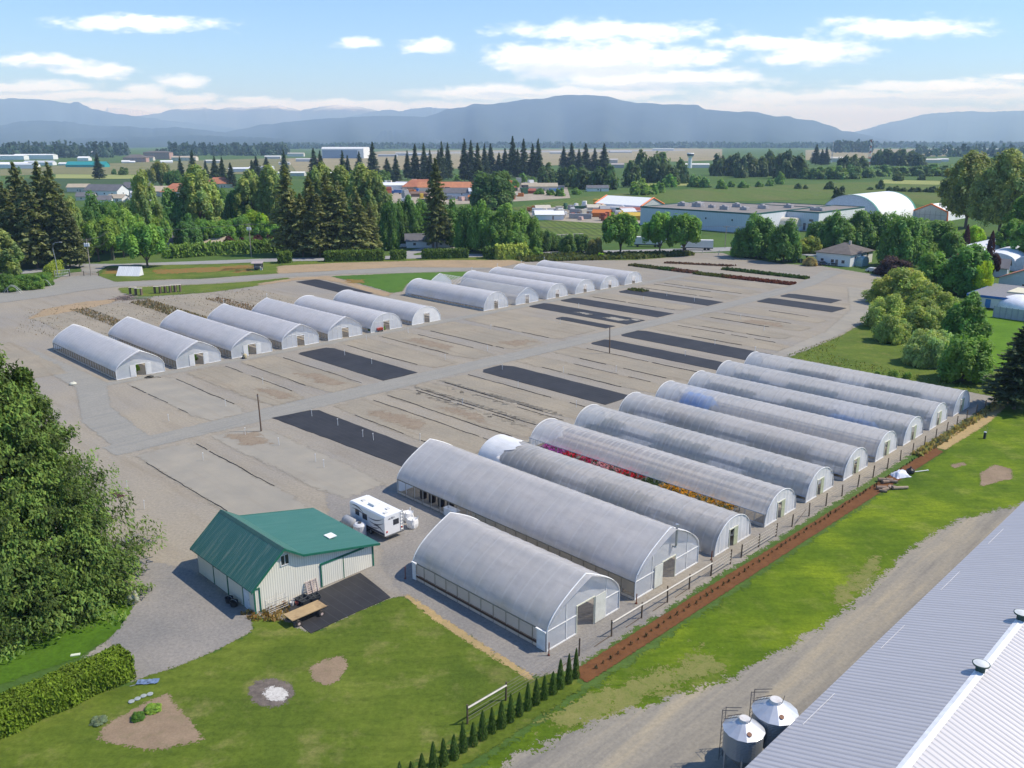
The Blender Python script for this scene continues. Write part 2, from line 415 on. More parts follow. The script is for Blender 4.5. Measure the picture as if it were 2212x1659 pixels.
yard = [at(-130, 1010), at(-130, 628), at(0, 625), at(95, 612), at(128, 600), at(150, 590), at(200, 584), at(215, 594), at(250, 603), at(430, 603), at(600, 590), at(760, 578), at(1060, 572), at(1180, 562), at(1371, 561), at(1500, 546), at(1560, 546), at(1580, 553), at(1690, 570), at(1770, 574), W(-106, 268), W(-93, 236), W(-80, 206), W(-76, 190), W(-75.5, 176), W(-75.3, 152), W(-38, 150), W(-38.2, 44.5),
        at(1150, 1467), at(872, 1289), W(-57, 41), W(-57, 33), W(-62.5, 30.6), at(548, 1365), at(467, 1407), at(377, 1444), at(300, 1468), at(283, 1478), at(284, 1440), at(230, 1400), at(150, 1438), at(173, 1420), at(230, 1384), at(267, 1347), at(290, 1302), at(270, 1260), at(60, 1290), at(-130, 1250)]
sheet('gravel_yard', yard, M_yard, .012, 1.0, 1.0)
# bluish crushed stone round the barn and the two big greenhouses
sheet('gravel_apron', [W(-60, 56), W(-38.4, 56), W(-38.3, 45.5), at(1150, 1465), at(873, 1290), W(-57, 42.5), W(-62.5, 44.5), W(-66, 47), W(-74, 46), W(-84, 52), W(-80, 57)], M_grey, .020, .7, 1.2)
sheet('gravel_drive', [at(284, 1470), at(300, 1466), at(377, 1442), at(467, 1405), at(546, 1362), W(-63.6, 31), W(-75, 31), W(-86, 26), at(300, 1150), at(270, 1180), at(300, 1280), at(230, 1390), at(285, 1440)], M_grey, .024, .7, 1.6)
# lawns
sheet('lawn', [at(285, 1478), at(300, 1468), at(377, 1444), at(467, 1407), at(548, 1364), at(545, 1332), W(-61.2, 32.4), W(-57, 33), W(-57, 41.3), at(872, 1288), at(1152, 1467), W(-38.5, 44), W(-38.5, 10), W(-60, -6), W(-70, 4), W(-61.5, 17)], M_lawn, .030, .5, .6)
sheet('dry_grass_verge', [at(868, 1284), at(885, 1286), at(950, 1330), at(1050, 1396), at(1156, 1463), at(1146, 1470), at(1040, 1406), at(940, 1342)], M_dry, .036, .3, .5)
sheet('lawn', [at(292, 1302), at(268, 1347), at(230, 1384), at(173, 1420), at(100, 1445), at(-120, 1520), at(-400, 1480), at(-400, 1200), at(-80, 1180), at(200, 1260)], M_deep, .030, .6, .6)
sheet('lawn', [W(-35.4, 10), W(-35.4, 44.5), W(-35.2, 118), W(-36.6, 122), W(-36.4, 150), W(-30, 165), W(-4, 165), W(30, 100), W(0, 30), W(-12, 5)], M_lawn2, .028, .8, .6)
sheet('lawn', [W(-38.4, 8), W(-36, 8), W(-36, 43.8), W(-37.6, 44), W(-38.4, 44)], M_lawn, .038, .4, .3)
sheet('mulch_strip', [W(-37.9, 44.6), W(-36.15, 44.2), W(-35.8, 80), W(-35.3, 117), W(-36.8, 118), W(-37.3, 90), W(-37.7, 60)], M_mulch, .046, .35, .22)
sheet('dry_grass_verge', [W(-37.1, 118), W(-35.4, 118), W(-35.0, 134), W(-35.9, 148), W(-37, 148)], M_dry, .042, .35, .6)
sheet('gravel_road', [W(-36, 14), W(-35, 30), at(1258, 1568), at(1420, 1520), at(1560, 1470), at(1690, 1410), at(1850, 1300), at(1960, 1190), at(2060, 1130), at(2215, 1085), W(-15, 112), W(-14, 103), W(-20, 90), W(-20, 30), W(-24, 14)], ground_mat('farm_road', c_trk, 1.5, esc=.5), .040, .7, 1.5)
M_strw = ground_mat('straw_grass', c_flat((.155, .175, .045), (.215, .205, .07), .6, (.10, .15, .02), 1.0), 4.2, esc=.5)
for q in ([(1170, 1560), (1300, 1490), (1430, 1455), (1520, 1400), (1570, 1440), (1420, 1510), (1230, 1590)], [(1800, 1290), (1850, 1240), (1900, 1200), (1880, 1260), (1830, 1310)]):
    sheet('dry_grass_patch', spx(q), M_strw, .0385, .6, 4.2)
# paddock round the back right corner and the neighbours' grass
sheet('lawn', [W(-75.5, 150.8), W(-75.4, 153), W(-76.6, 176), W(-79.5, 196), W(-84, 214), W(-60, 262), W(20, 300), W(40, 210), W(-30, 150), W(-36.6, 150)], M_mead, .034, 1.0, 1.2)
sheet('lawn', [at(2070, 672), at(2150, 672), at(2300, 700), at(2300, 790), at(2160, 800), at(2100, 740)], ground_mat('bright_lawn', c_grass((.07, .15, .01), (.10, .2, .014), (.125, .22, .02), (.16, .23, .03), .25, .06), 1.2), .05, 1.0, 1.2)
# far side: poppy meadow, track verge, sandy strip, field
sheet('meadow', [at(212, 596), at(233, 574.5), at(461, 571), at(597, 567.5), at(606, 575), at(602, 591), at(430, 601), at(246, 609)], M_mead, .045, 1.6, 1.6)
for q in ([(330, 583), (455, 577.5), (545, 572), (560, 579), (450, 588), (340, 592)], [(232, 578), (262, 580), (255, 592), (226, 592)], [(505, 584), (535, 582), (538, 588), (508, 590)]):
    sheet('poppy_patch', spx(q), M_poppy, .052, 1.6, 2.6)
sheet('meadow', [at(255, 622), at(330, 619), at(461, 613.5), at(540, 608), at(625, 599.5), at(625, 603.5), at(540, 620), at(461, 631), at(380, 637), at(300, 642), at(262, 632)], M_mead, .045, 1.3, 1.4)
sheet('sand_strip', [at(600, 591), at(598, 576), at(625, 571.5), at(740, 566.5), at(864, 564.5), at(940, 561.6), at(1104, 561.6), at(1136, 566), at(1072, 579), at(864, 577), at(740, 584)], M_sand, .048, 1.6, 1.4)
sheet('sand_strip', [at(685, 598), at(706, 596), at(738, 604), at(800, 622), at(847, 634), at(835, 641), at(800, 633), at(735, 611), at(690, 603), at(640, 605), at(560, 617), at(556, 613), at(640, 600)], M_sand, .050, 1.0, .9)
sheet('sand_strip', [at(95, 668), at(180, 652), at(262, 645), at(240, 655), at(160, 672), at(60, 690)], M_sand, .035, 1.2, 2)
sheet('meadow', [at(712, 597), at(864, 590.5), at(1010, 586.5), at(1015, 590), at(985, 603), at(880, 612), at(868, 630), at(846, 633), at(800, 619), at(744, 604)], ground_mat('field_grass', c_grass((.055, .12, .02), (.075, .155, .025), (.09, .17, .03), (.15, .18, .05), .2, .05), 1.3), .046, 1.3, 1.3)
sheet('poppy_patch', spx([(748, 604), (785, 604), (790, 611), (752, 612)]), M_poppy, .054, 1.2, 2.6)
sheet('gravel_road', [at(-130, 668), at(0, 655), at(110, 640), at(180, 628), at(255, 619.5), at(461, 612.5), at(612, 598.5), at(745, 592), at(864, 590), at(1012, 585), at(1071, 578.5), at(864, 577.8), at(745, 583.5), at(600, 593.5), at(461, 603.5), at(250, 610), at(215, 597), at(178, 588), at(172, 573), at(240, 571), at(232, 575), at(206, 590), at(150, 600), at(90, 622), at(-130, 640)], M_road, .056, 1.2, 1.0)
sheet('road', [at(-150, 590), at(60, 583), at(172, 570), at(258, 570.3), at(461, 563), at(601, 558), at(720, 556), at(860, 552.5), at(1010, 549), at(1190, 544), at(1475, 537), at(1760, 528), at(1760, 533), at(1520, 545), at(1190, 551), at(1010, 556), at(860, 560), at(720, 563), at(601, 565), at(461, 570.5), at(235, 575), at(175, 577), at(60, 591), at(-150, 600)], M_asph, .058, 1.3, .9)
sheet('roadside_grass', [at(600, 566), at(720, 564), at(930, 558), at(1190, 552.5), at(1490, 547), at(1500, 552), at(1371, 562), at(1190, 562.5), at(1110, 562), at(940, 562), at(740, 567.5), at(610, 574)], M_mead, .060, 1.5, 1.2)
sheet('driveway', [at(862, 558), at(868, 545), at(940, 530), at(1010, 533), at(1010, 538), at(930, 541), at(892, 549), at(906, 558)], M_asph, .066, 1.2, .6)
# the yard's own tracks and planting beds
sheet('track', [W(-116.8, 38), W(-112.2, 38), W(-111.4, 75), W(-110.9, 120), W(-110.8, 200), W(-112, 236), W(-118, 268), W(-124, 268), W(-117, 236), W(-115.2, 200), W(-115.6, 120), W(-117.2, 75)], M_road, .030, .9, .7)
sheet('track', [W(-149.6, 47), W(-147.6, 47), W(-147.4, 140), W(-148.2, 226), W(-151, 226), W(-150, 140)], M_road, .026, .9, .6)
sheet('track', [W(-112, 39), W(-112, 44), W(-135, 46), W(-150, 51), W(-185, 50), W(-185, 46), W(-150, 46), W(-130, 40)], M_road, .0285, 1.0, .8)
sheet('track', [W(-78, 68), W(-75.9, 68), W(-76.3, 152), W(-77.2, 176), W(-82, 204), W(-96, 240), W(-104, 240), W(-88, 206), W(-81, 178), W(-79, 152)], M_pale, .024, .9, .8)

M_hose = pm((.035, .033, .03), .8)
def bed(a0, a1, b0, b1, mat, lines):
    j = lambda s=.35: rnd.uniform(-s, s)
    n = 7; L = [a0 + (a1 - a0) * k / n for k in range(n + 1)]
    lo = [(a, b0 + j(.22)) for a in L]; hi = [(a, b1 + j(.22)) for a in reversed(L)]
    o = sheet('soil_bed', sab([(a0 - .3 + j(), b0 + .8)] + lo[:-1] + [(a1 + .4 + j(), b0 + .9), (a1 + .4 + j(), b1 - .8)] + hi[1:-1] + [(a0 + j(), b1 - .6)]), mat, .034, .7, 1.1)
    m = MB(); got = False
    for side in lines:
        bb = b0 if side == 'n' else b1
        s0 = a0 + rnd.uniform(0, 3) if rnd.random() < .6 else a0 + rnd.uniform(3, 12)
        s1 = a1 - rnd.uniform(0, 6)
        ps = []; a = s0; d = 0
        while a < s1:
            d = d * .8 + j(.08); ps.append(W(a, bb + d, .05 + .03 * rnd.random())); a += .8
        if side == 'c':
            ps = [W(a1 - 4, b1, .05), W(a1 - .8, b1 - .2, .06), W(a1 + .6, b1 - 1.4, .06), W(a1 + .8, b1 - 3, .05), W(a1 + .4, b1 - 5, .05)]
        j0 = 0
        while j0 < len(ps) - 2:
            j1 = min(len(ps), j0 + rnd.randint(5, 16))
            if j1 - j0 > 2: m.tube(ps[j0:j1], rnd.uniform(.03, .06), 4)
            j0 = j1 - 1 + (rnd.randint(1, 5) if rnd.random() < .5 else 0)
        got = True
    if got: m.build('drip_hose', M_hose, o)
right = [(39.9, 47.6, 'p', 'nf'), (50.5, 58, 'p', ''), (70.5, 77.2, 's', 'nf'), (80.5, 85.6, 's', 'nf'), (86.6, 91, 's', 'nf'), (92.2, 98.5, 's', 'nf'), (111.5, 117.6, 's', 'nf'), (121.6, 128.8, 's', 'nf'), (153.4, 160.4, 's', 'nf'), (163.6, 170, 's', 'n'), (173.6, 180.6, 's', 'nf'), (184.2, 191, 's', 'f')]
for b0, b1, k, ln in right:
    bed(-110.3, -79.6 if b0 < 160 else -84 - (b0 - 160) * .12, b0, b1, M_soil if k == 's' else M_pale, ln)
left = [(53, 60.4, 'p', 'nf'), (63.6, 70.8, 's', 'f'), (74.2, 81.8, 's', 'nf'), (96.4, 103.6, 's', 'n'), (106.2, 113, 's', 'nf'), (117.2, 128, 's', 'n'), (130.6, 144.5, 's', 'n'), (175.4, 182.8, 's', 'n'), (197, 204.5, 's', 'nf'), (208, 215.4, 's', 'n'), (219.5, 227, 's', '')]
for b0, b1, k, ln in left:
    bed(-146.4, -117.6, b0, b1, M_soil if k == 's' else M_pale, ln)
for a0, a1, b0, b1 in [(-196, -162, 40.5, 49), (-222, -188, 60, 70), (-225, -190, 74, 84), (-222, -188, 90, 100), (-220, -188, 106, 118)]:
    bed(a0, a1, b0, b1, M_soil, 'n' if b0 < 50 else '')
M_brown = ground_mat('brown_earth', c_flat((.235, .185, .135), (.275, .225, .165), .5, (.15, .10, .065), .8), 2.6, esc=.7)
for q in ([W(-110, 52.5), W(-104, 52), W(-102, 55), W(-108, 56)], [W(-128, 67), W(-119.4, 67), W(-119.6, 69.6), W(-126, 69)], [W(-132, 77), W(-121, 77), W(-120, 80), W(-129, 80)], [W(-98, 82), W(-88, 82), W(-90, 84), W(-97, 84)], [W(-124, 120), W(-119, 120), W(-119, 126), W(-122, 126)], [W(-105, 72.5), W(-92, 72.5), W(-94, 76), W(-103, 75)], [W(-100, 174.5), W(-90, 175), W(-92, 179), W(-99, 178)], [W(-140, 108), W(-126, 108), W(-128, 111), W(-138, 111)]):
    sheet('bare_soil_patch', q, M_brown, .044, .6, 2.6)
# bare patches on the lawns, fire pit, vegetable plot
sheet('bare_soil_patch', spx([(668, 1444), (700, 1425), (742, 1418), (750, 1440), (735, 1470), (700, 1482), (676, 1470)]), M_earth, .040, .25, .5)
sheet('bare_soil_patch', spx([(2118, 1022), (2150, 1004), (2185, 1014), (2186, 1034), (2140, 1046), (2120, 1052)]), M_earth, .040, .4, .6)
sheet('bare_soil_patch', spx([(2052, 1005), (2075, 999), (2092, 1003), (2060, 1012)]), M_earth, .040, .4, .5)
sheet('ash_patch', spx([(535, 1490), (555, 1472), (590, 1466), (625, 1476), (638, 1498), (620, 1520), (585, 1530), (545, 1518)]), M_ash, .040, .2, .45)
sheet('ash_patch', spx([(568, 1500), (582, 1484), (610, 1486), (624, 1500), (612, 1516), (584, 1514)]), M_white_ash, .048, .15, .4)
sheet('vegetable_plot', spx([(225, 1568), (300, 1526), (362, 1497), (385, 1530), (420, 1568), (440, 1600), (330, 1622), (215, 1600)]), M_earth, .040, .3, .4)

# ---------------------------------------------------------------- black landscape fabric
t = NT('landscape_fabric'); p = t.pos(); gq = t.map(p, rz=math.pi / 4)
col = t.ramp(t.noise(p, .25, 5, .65), [(.3, (.022, .022, .024)), (.7, (.038, .038, .041))])
sp = t.n('SeparateXYZ'); t.set(sp.inputs[0], gq)
st = t.ramp(t.math('PINGPONG', sp.outputs[1], .46), [(0, .35), (.05, 0)])
col = t.mix(st, col, (.085, .085, .09)); col = t.mix(t.ramp(t.noise(p, 1.6, 5, .8), [(.6, 0), (.78, .35)]), col, (.16, .145, .12))
M_cloth = t.done(t.pbr(col, .7, 0, .3, t.bump(t.noise(t.map(gq, (.5, 3, 1)), 1, 3), .3, .04)))
def cloth(pts, label, group='black fabric sheets pinned over the beds'):
    m = MB(); out = []
    for (p, q) in zip(pts, pts[1:] + pts[:1]):
        n = max(2, int(math.dist(p, q) / 1.5))
        for k in range(n): out.append((p[0] + (q[0] - p[0]) * k / n + rnd.uniform(-.07, .07), p[1] + (q[1] - p[1]) * k / n + rnd.uniform(-.07, .07)))
    cx = sum(p[0] for p in out) / len(out); cyy = sum(p[1] for p in out) / len(out)
    top = [(p[0] - cx, p[1] - cyy, .03) for p in out]; n = len(top)
    m.face(top)
    for k in range(n):
        a, b = top[k], top[(k + 1) % n]; m.face([(a[0] * 1.001, a[1] * 1.001, -.02), (b[0] * 1.001, b[1] * 1.001, -.02), b, a])
    return tag(m.build('landscape_fabric', M_cloth, loc=(cx, cyy, .04)), label, 'landscape fabric', group)
def cab(a0, a1, b0, b1, k0=.8): return [W(a0, b0 + k0)[:2], W(a0 + k0, b0)[:2], W(a1, b0)[:2], W(a1, b1)[:2], W(a0 + 2 * k0, b1)[:2], W(a0, b1 - k0)[:2]]
cloth([W(-112, 61)[:2], W(-111.2, 67)[:2], W(-110.3, 68)[:2], W(-79, 68.2)[:2], W(-79, 62.4)[:2], W(-83, 62.4)[:2]], 'black fabric sheet right behind the lone near pole, running under the tall greenhouse')
cloth(cab(-145.2, -117, 85.4, 93), 'black fabric sheet in front of the open-sided greenhouses, left of the grey track')
cloth(cab(-110.2, -80.8, 101.6, 108.4, 1.2), 'long black fabric sheet halfway up the track, ending at the polytunnels')
cloth(cab(-110.2, -79.6, 132.6, 138.4), 'black fabric sheet just right of the far lone pole')
cloth(cab(-110.6, -78.6, 143, 150.6), 'widest black fabric sheet reaching the outermost clear polytunnel')
cloth(cab(-147.8, -116.2, 153.2, 160), 'blotchy black fabric sheet with pale gravel spots left of the track')
cloth(cab(-147.6, -116.2, 164.9, 171.4), 'clean black fabric sheet next beyond the blotchy one left of the track')
cloth(cab(-132.6, -117, 146.6, 149.9, .6), 'shortest narrow black fabric strip in front of the blotchy sheet')
cloth(cab(-145.4, -116, 186.2, 193.4, 1.2), 'black fabric sheet with a weedy corner near the far row of white greenhouses')
cloth(cab(-110.6, -89.8, 200.1, 207.8), 'black fabric sheet right of the track beside the olive shrubs')
cloth(cab(-110.2, -95.6, 211.6, 217.9), 'farthest black fabric sheet right of the track, shaded end by the shrubs')
cloth([W(-223.6, 132.9)[:2], W(-223.4, 139.4)[:2], W(-222, 140)[:2], W(-191, 137.4)[:2], W(-191, 131)[:2]], 'black fabric sheet beside the sandy bank behind the solid white-fronted greenhouse')
cloth([W(-62.7, 33.4)[:2], W(-57.1, 33)[:2], W(-57.1, 41.5)[:2], W(-62.9, 42.2)[:2]], 'black fabric sheet laid in front of the cream barn under the wagon', None)
for q in ([W(-125, 155.5), W(-120, 155), W(-119, 157.4), W(-124, 157.6)], [W(-134, 156), W(-130, 155.5), W(-129.5, 156.7), W(-133, 157)], [W(-119.5, 158.4), W(-117, 158), W(-117, 159.6), W(-119, 159.6)]):
    sheet('gravel_patch', q, M_pale, .085, .35, .45)

# ---------------------------------------------------------------- greenhouses
FILMS = []
def film(name, c, tr, period=0.0, algae=None, line=.25, transl=.5):
    t = NT(name); o = t.coord(); sp = t.n('SeparateXYZ'); t.set(sp.inputs[0], o)
    col = t.ramp(t.noise(t.map(o, (.5, .8, .8)), .9, 5, .65), [(.3, mulc(c, .86)), (.7, mulc(c, 1.06))])
    col = t.mix(t.ramp(t.noise(t.map(o, (.35, 2.2, 2.2)), 1, 5, .7), [(.48, 0), (.75, .5)]), col, mulc(c, .70))
    col = t.mix(t.ramp(t.noise(t.map(o, (.16, .4, .5)), 1, 5, .6), [(.46, 0), (.64, .8 if tr > .2 else .3)]), col, (c[0] * .70, c[1] * .77, c[2] * .83))
    if algae:
        zz = t.math('ADD', sp.outputs[2], t.math('MULTIPLY', t.noise(o, .35, 4), 3.4))
        k = t.math('MULTIPLY', t.ramp(t.math('DIVIDE', zz, 7.0), [(.42, 1), (.74, 0)]), t.ramp(t.noise(t.map(o, (.25, .4, .4)), 1, 4), [(.4, 0), (.62, .85)]))
        col = t.mix(k, col, algae)
    trs = tr
    if period:
        s = t.math('PINGPONG', t.math('ADD', sp.outputs[0], 50 * period), period / 2)
        ln = t.math('MULTIPLY', t.math('LESS_THAN', s, .09), t.ramp(t.noise(o, .8, 3), [(.4, .25), (.6, 1)]))
        col = t.mix(t.math('MULTIPLY', ln, line), col, (.93, .93, .94))
        s2 = t.math('PINGPONG', t.math('ADD', sp.outputs[0], 50 * period + .16), period / 2)
        dk = t.math('MULTIPLY', t.math('LESS_THAN', s2, .13), t.ramp(t.noise(o, .6, 3), [(.42, .1), (.65, .8)]))
        col = t.mix(t.math('MULTIPLY', dk, line * .9), col, mulc(c, .62))
    d = t.n('BsdfDiffuse'); t.set(d.inputs[0], col)
    tl = t.n('BsdfTranslucent'); t.set(tl.inputs[0], mulc(c, 1.0))
    s = t.mixs(transl, d.outputs[0], tl.outputs[0])
    gl = t.n('BsdfGlossy'); gl.inputs['Roughness'].default_value = .22; gl.inputs['Color'].default_value = (.9, .9, .9, 1)
    lw = t.n('LayerWeight'); lw.inputs[0].default_value = .22
    nm = t.bump(t.noise(t.map(o, (1.2, .5, .5)), 1.4, 4, .6), .25, .08)
    t.set(gl.inputs['Normal'], nm); t.set(d.inputs['Normal'], nm)
    s = t.mixs(t.math('MULTIPLY', lw.outputs['Fresnel'], .55), s, gl.outputs[0])
    return t.done(t.mixs(trs, s, t.n('BsdfTransparent').outputs[0]))

FILM_BIG = film('greenhouse_film_grey', (.80, .765, .735), .07, 1.52, (.34, .34, .20), .42)
FILM_BIG2 = film('greenhouse_film_lilac', (.82, .79, .77), .07, 1.52, (.46, .46, .37), .42)
FILM_RND = film('polytunnel_film_clear', (.88, .86, .84), .36, 1.22, None, 1.0)
FILM_RND2 = film('polytunnel_film_old', (.83, .80, .77), .24, 1.22, (.47, .46, .40), .8)
FILM_WHT = film('greenhouse_film_white', (.90, .875, .87), .03, 1.05, (.62, .60, .53), .45)
FILM_END = film('end_film', (.88, .91, .95), .18, 0)
FILM_ENDW = film('end_film_white', (.95, .94, .92), .03, 0, transl=.35)
FILM_SIDE = film('side_film', (.80, .77, .72), .05, 0, transl=.62)
M_galv = pm((.45, .46, .46), .45, metal=.6, var=.1)
M_pipe = pm((.62, .62, .60), .5, metal=.2)
M_dark_pipe = pm((.20, .19, .17), .6)
M_wood_rail = pm((.27, .235, .17), .8)
M_whitep = pm((.74, .74, .72), .55)
M_cream = pm((.62, .62, .50), .6)
M_green_frame = pm((.42, .45, .30), .6)
M_dk = pm((.05, .05, .05), .8)

def profile(kind, w, h, hs, n=30):
    if kind == 'gothic':
        q = []
        for k in range(n // 2 + 1):
            s = k / (n // 2); y = (1 - s) ** 2 * (-w / 2) + 2 * s * (1 - s) * (-w / 2 * .97) + 0
            z = (1 - s) ** 2 * hs + 2 * s * (1 - s) * (hs + (h - hs) * .46) + s * s * h
            q.append((y, z))
        if hs > .05: q = [(-w / 2, 0)] + q
        return q + [(-y, z) for y, z in reversed(q[:-1])]
    q = []
    for k in range(n + 1):
        a = math.pi * k / n
        q.append((-w / 2 * (1 if math.cos(a) > 0 else -1) * abs(math.cos(a)) ** .97, h * math.sin(a) ** .90))
    return q

def ztop(prof, y):
    for (y0, z0), (y1, z1) in zip(prof, prof[1:]):
        if y0 <= y <= y1 and y1 > y0: return z0 + (z1 - z0) * (y - y0) / (y1 - y0)
    return 0.0

def greenhouse(a0, a1, b0, b1, h, kind, label, group, cover_mat, hs=0.0, zo=0.0, hoop=1.5, door=None, front=None, style='', bare=0.0, riser=False, flip=False):
    """hs: height of the upright side wall, zo: height up to which the near side is open or curtained"""
    L = a1 - a0; w = b1 - b0
    root = thing('greenhouse', label, 'greenhouse', W((a0 + a1) / 2, (b0 + b1) / 2), GRID, group)
    prof = profile(kind, w, h, hs); nx = int(round(L / hoop)) * 4; xs = [-L / 2 + L * k / nx for k in range(nx + 1)]
    up = [(y, z) for y, z in prof if z >= zo - 1e-6]
    if zo > 0:
        yl = next(y for y, z in prof if z >= zo); up = [(yl if kind == 'gothic' else -w / 2 * .985, zo)] + [q for q in up if q[1] > zo + .02 or q[0] > 0]
        if up[-1][1] > zo + .02: up.append((-up[0][0], zo))
    prow = .7 if kind == 'gothic' else 0.0; m = MB(); x_start = xs[0] + bare
    xx = [x for x in xs if x >= x_start - 1e-6]
    rows = []
    for x in xx:
        sag = -(.016 if kind == 'round' else .010) * math.sin((x - xs[0]) * math.pi * round(L / hoop) / L) ** 2
        rows.append(m.pts([(x + rnd.uniform(-.02, .02) + (prow * max(0, (z - hs) / (h - hs)) ** .8 if x > L / 2 - .1 else 0), y * (1 + sag), z * (1 + sag) + (rnd.uniform(-.012, .012) if 0 < i < len(up) - 1 else 0)) for i, (y, z) in enumerate(up)]))
    for r0, r1 in zip(rows, rows[1:]):
        for k in range(len(up) - 1): m.f.append([r0[k], r1[k], r1[k + 1], r0[k + 1]]); m.m.append(0)
    m.build('cover', cover_mat, root, smooth=True)
    # frame
    f = MB(); nh = max(3, int(round(L / hoop)))
    inner = [(y * .985, max(0, z - .05)) for y, z in prof]
    for k in range(nh + 1):
        x = -L / 2 + .06 + (L - .12) * k / nh; f.tube([(x, y, z) for y, z in inner[::2]], .035, 4)
    f.tube([(-L / 2, 0, h - .09), (L / 2, 0, h - .09)], .035, 4)
    if kind == 'gothic' or bare:
        for sy in (-1, 1):
            k = min(range(len(prof)), key=lambda i: abs(prof[i][0] - sy * w * .3)); f.tube([(-L / 2, prof[k][0] * .97, prof[k][1] - .09), (L / 2, prof[k][0] * .97, prof[k][1] - .09)], .03, 4)
    f.build('hoop_frame', M_pipe if not style == 'old' else M_galv, root)
    if zo > 0:
        r = MB(); ys = -w / 2 - .03
        r.tube([(-L / 2, ys, zo), (L / 2, ys, zo)], .055, 5); r.tube([(-L / 2, ys, .32), (L / 2, ys, .32)], .04, 4)
        for k in range(nh + 1): x = -L / 2 + .05 + (L - .1) * k / nh; r.tube([(x, ys, 0), (x, ys, zo)], .03, 4)
        r.build('side_rail', M_wood_rail if kind == 'gothic' and hs > 1.3 else M_galv, root)
        b = MB()
        for sy in (-1, 1): b.box(-L / 2, sy * (w / 2 + .01) - .02, 0, L / 2, sy * (w / 2 + .01) + .02, .34)
        b.build('skirt_board', FILM_SIDE if hs > 1.3 else pm((.50, .48, .44), .8, dirt=((.3, .25, .18), .5)), root)
    # end walls
    if front is None: front = FILM_END
    for sx, mat_, dr in ((1, front, door), (-1, front, None)):
        e = MB(); x = sx * (L / 2 - .015)
        ys = sorted(set([y for y, z in prof] + ([dr[0], dr[1]] if dr else [])))
        for y0, y1 in zip(ys, ys[1:]):
            lo = dr[2] if dr and y0 >= dr[0] - 1e-6 and y1 <= dr[1] + 1e-6 else 0
            za, zb = ztop(prof, y0), ztop(prof, y1)
            wob = lambda y: x + (.05 * math.sin(y * 9) if style == 'old' else 0)
            if min(za, zb) > lo or (max(za, zb) > lo and lo == 0): e.face([(wob(y0), y0, lo), (wob(y1), y1, lo), (wob(y1), y1, max(zb, lo)), (wob(y0), y0, max(za, lo))])
        ew = e.build('end_wall', mat_, root)
        s = MB(); xo = x + sx * .03
        s.tube([(xo, y, z) for y, z in prof], .06 if style != 'old' else .05, 5)
        s.box(xo - .03, -w / 2, 0, xo + .03, (dr[0] if dr else 0), .12)
        s.box(xo - .03, (dr[1] if dr else 0), 0, xo + .03, w / 2, .12)
        if style == 'big':
            z1 = hs + .02
            for y0, y1 in ((-w / 2, dr[0] if dr else 0), (dr[1] if dr else 0, w / 2)): s.box(xo - .025, y0 + .03, z1, xo + .025, y1 - .03, z1 + .09)
            for y in (-w * .25, w * .3): s.box(xo - .02, y - .04, .12, xo + .02, y + .04, ztop(prof, y) - .06)
        elif style == 'studs':
            for y in (-w * .36, -w * .22, -.9, .9, w * .22, w * .36): s.box(xo - .02, y - .035, .12, xo + .02, y + .035, ztop(prof, y) - .06)
            s.box(xo - .02, -w * .36, h * .55, xo + .02, w * .36, h * .55 + .07)
        ed = s.build('edge_trim', M_whitep, ew)
        if dr:
            d = MB(); y0, y1, zt = dr[:3]
            d.box(xo - .04, y0 - .09, 0, xo + .04, y0, zt + .09); d.box(xo - .04, y1, 0, xo + .04, y1 + .09, zt + .09); d.box(xo - .04, y0, zt, xo + .04, y1, zt + .09)
            d.build('door_frame', M_cream if style in ('big', 'old') else M_whitep, root)
            if style == 'big':
                q0 = y0 - .1 - (y1 - y0) * .62 if flip else y1 + .1
                p = MB(); p.box(xo + .06, q0, .08, xo + .1, q0 + (y1 - y0) * .62, zt + .05); p.build('sliding_door', pm((.66, .66, .58), .6), root)
            if style == 'open':
                for q0, q1 in ((y0 - 1.0, y0 - .1), (y1 + .1, y1 + 1.0)):
                    p = MB(); p.box(xo + .02, q0, .05, xo + .07, q1, zt); p.build('door_leaf', FILM_ENDW, root)
            if style == 'old':
                p = MB(); q = y0 + (y1 - y0) * .55; p.box(xo - .02, q, .04, xo + .03, y1, zt); p.box(xo + .03, q, 1.0, xo + .05, y1, 1.1); p.build('door_leaf', M_green_frame, root)
    if riser:
        r = MB(); r.tube([(-L / 2 + .2, .0, h - .2), (-L / 2 + .2, 0, h + 1.0)], .04, 5); r.box(-L / 2 + .1, -.06, h + .9, -L / 2 + .3, .06, h + 1.02); r.build('vent_pipe', M_whitep, root)
    return root

GR = 'greenhouses of the right-hand row'
r1 = greenhouse(-58.4, -41.2, 45.2, 54.6, 5.3, 'gothic', 'short wide pointed greenhouse nearest the lawn, its film stained yellow-green low down', GR, FILM_BIG, 1.75, 1.75, 1.5, (-1.0, 1.2, 2.6), FILM_END, 'big')
r2 = greenhouse(-75.9, -41.1, 56.8, 67.0, 5.5, 'gothic', 'largest long pointed greenhouse with a vent pipe on its front gable', GR, FILM_BIG2, 1.75, 1.75, 1.5, (-.9, 1.1, 2.25), FILM_END, 'big', flip=True)
RND = [('polytunnel with a bright white new film patch, glare painted in, over its far end', 69.2, FILM_RND2), ('polytunnel with its side rolled up showing pink, red and orange flowers', 78.9, FILM_RND), ('plain grey polytunnel next behind the one full of flowers', 88.1, FILM_RND), ('plain grey polytunnel second behind the one full of flowers', 97.6, FILM_RND2),
       ('polytunnel with a bright blue patch glowing through its far half', 106.7, FILM_RND), ('polytunnel with a blue-grey streak low along its front half', 115.6, FILM_RND), ('clear ribbed polytunnel next to the outermost one by the paddock', 124.9, FILM_RND), ('outermost clear polytunnel beside the rough grass paddock', 134.2, FILM_RND)]
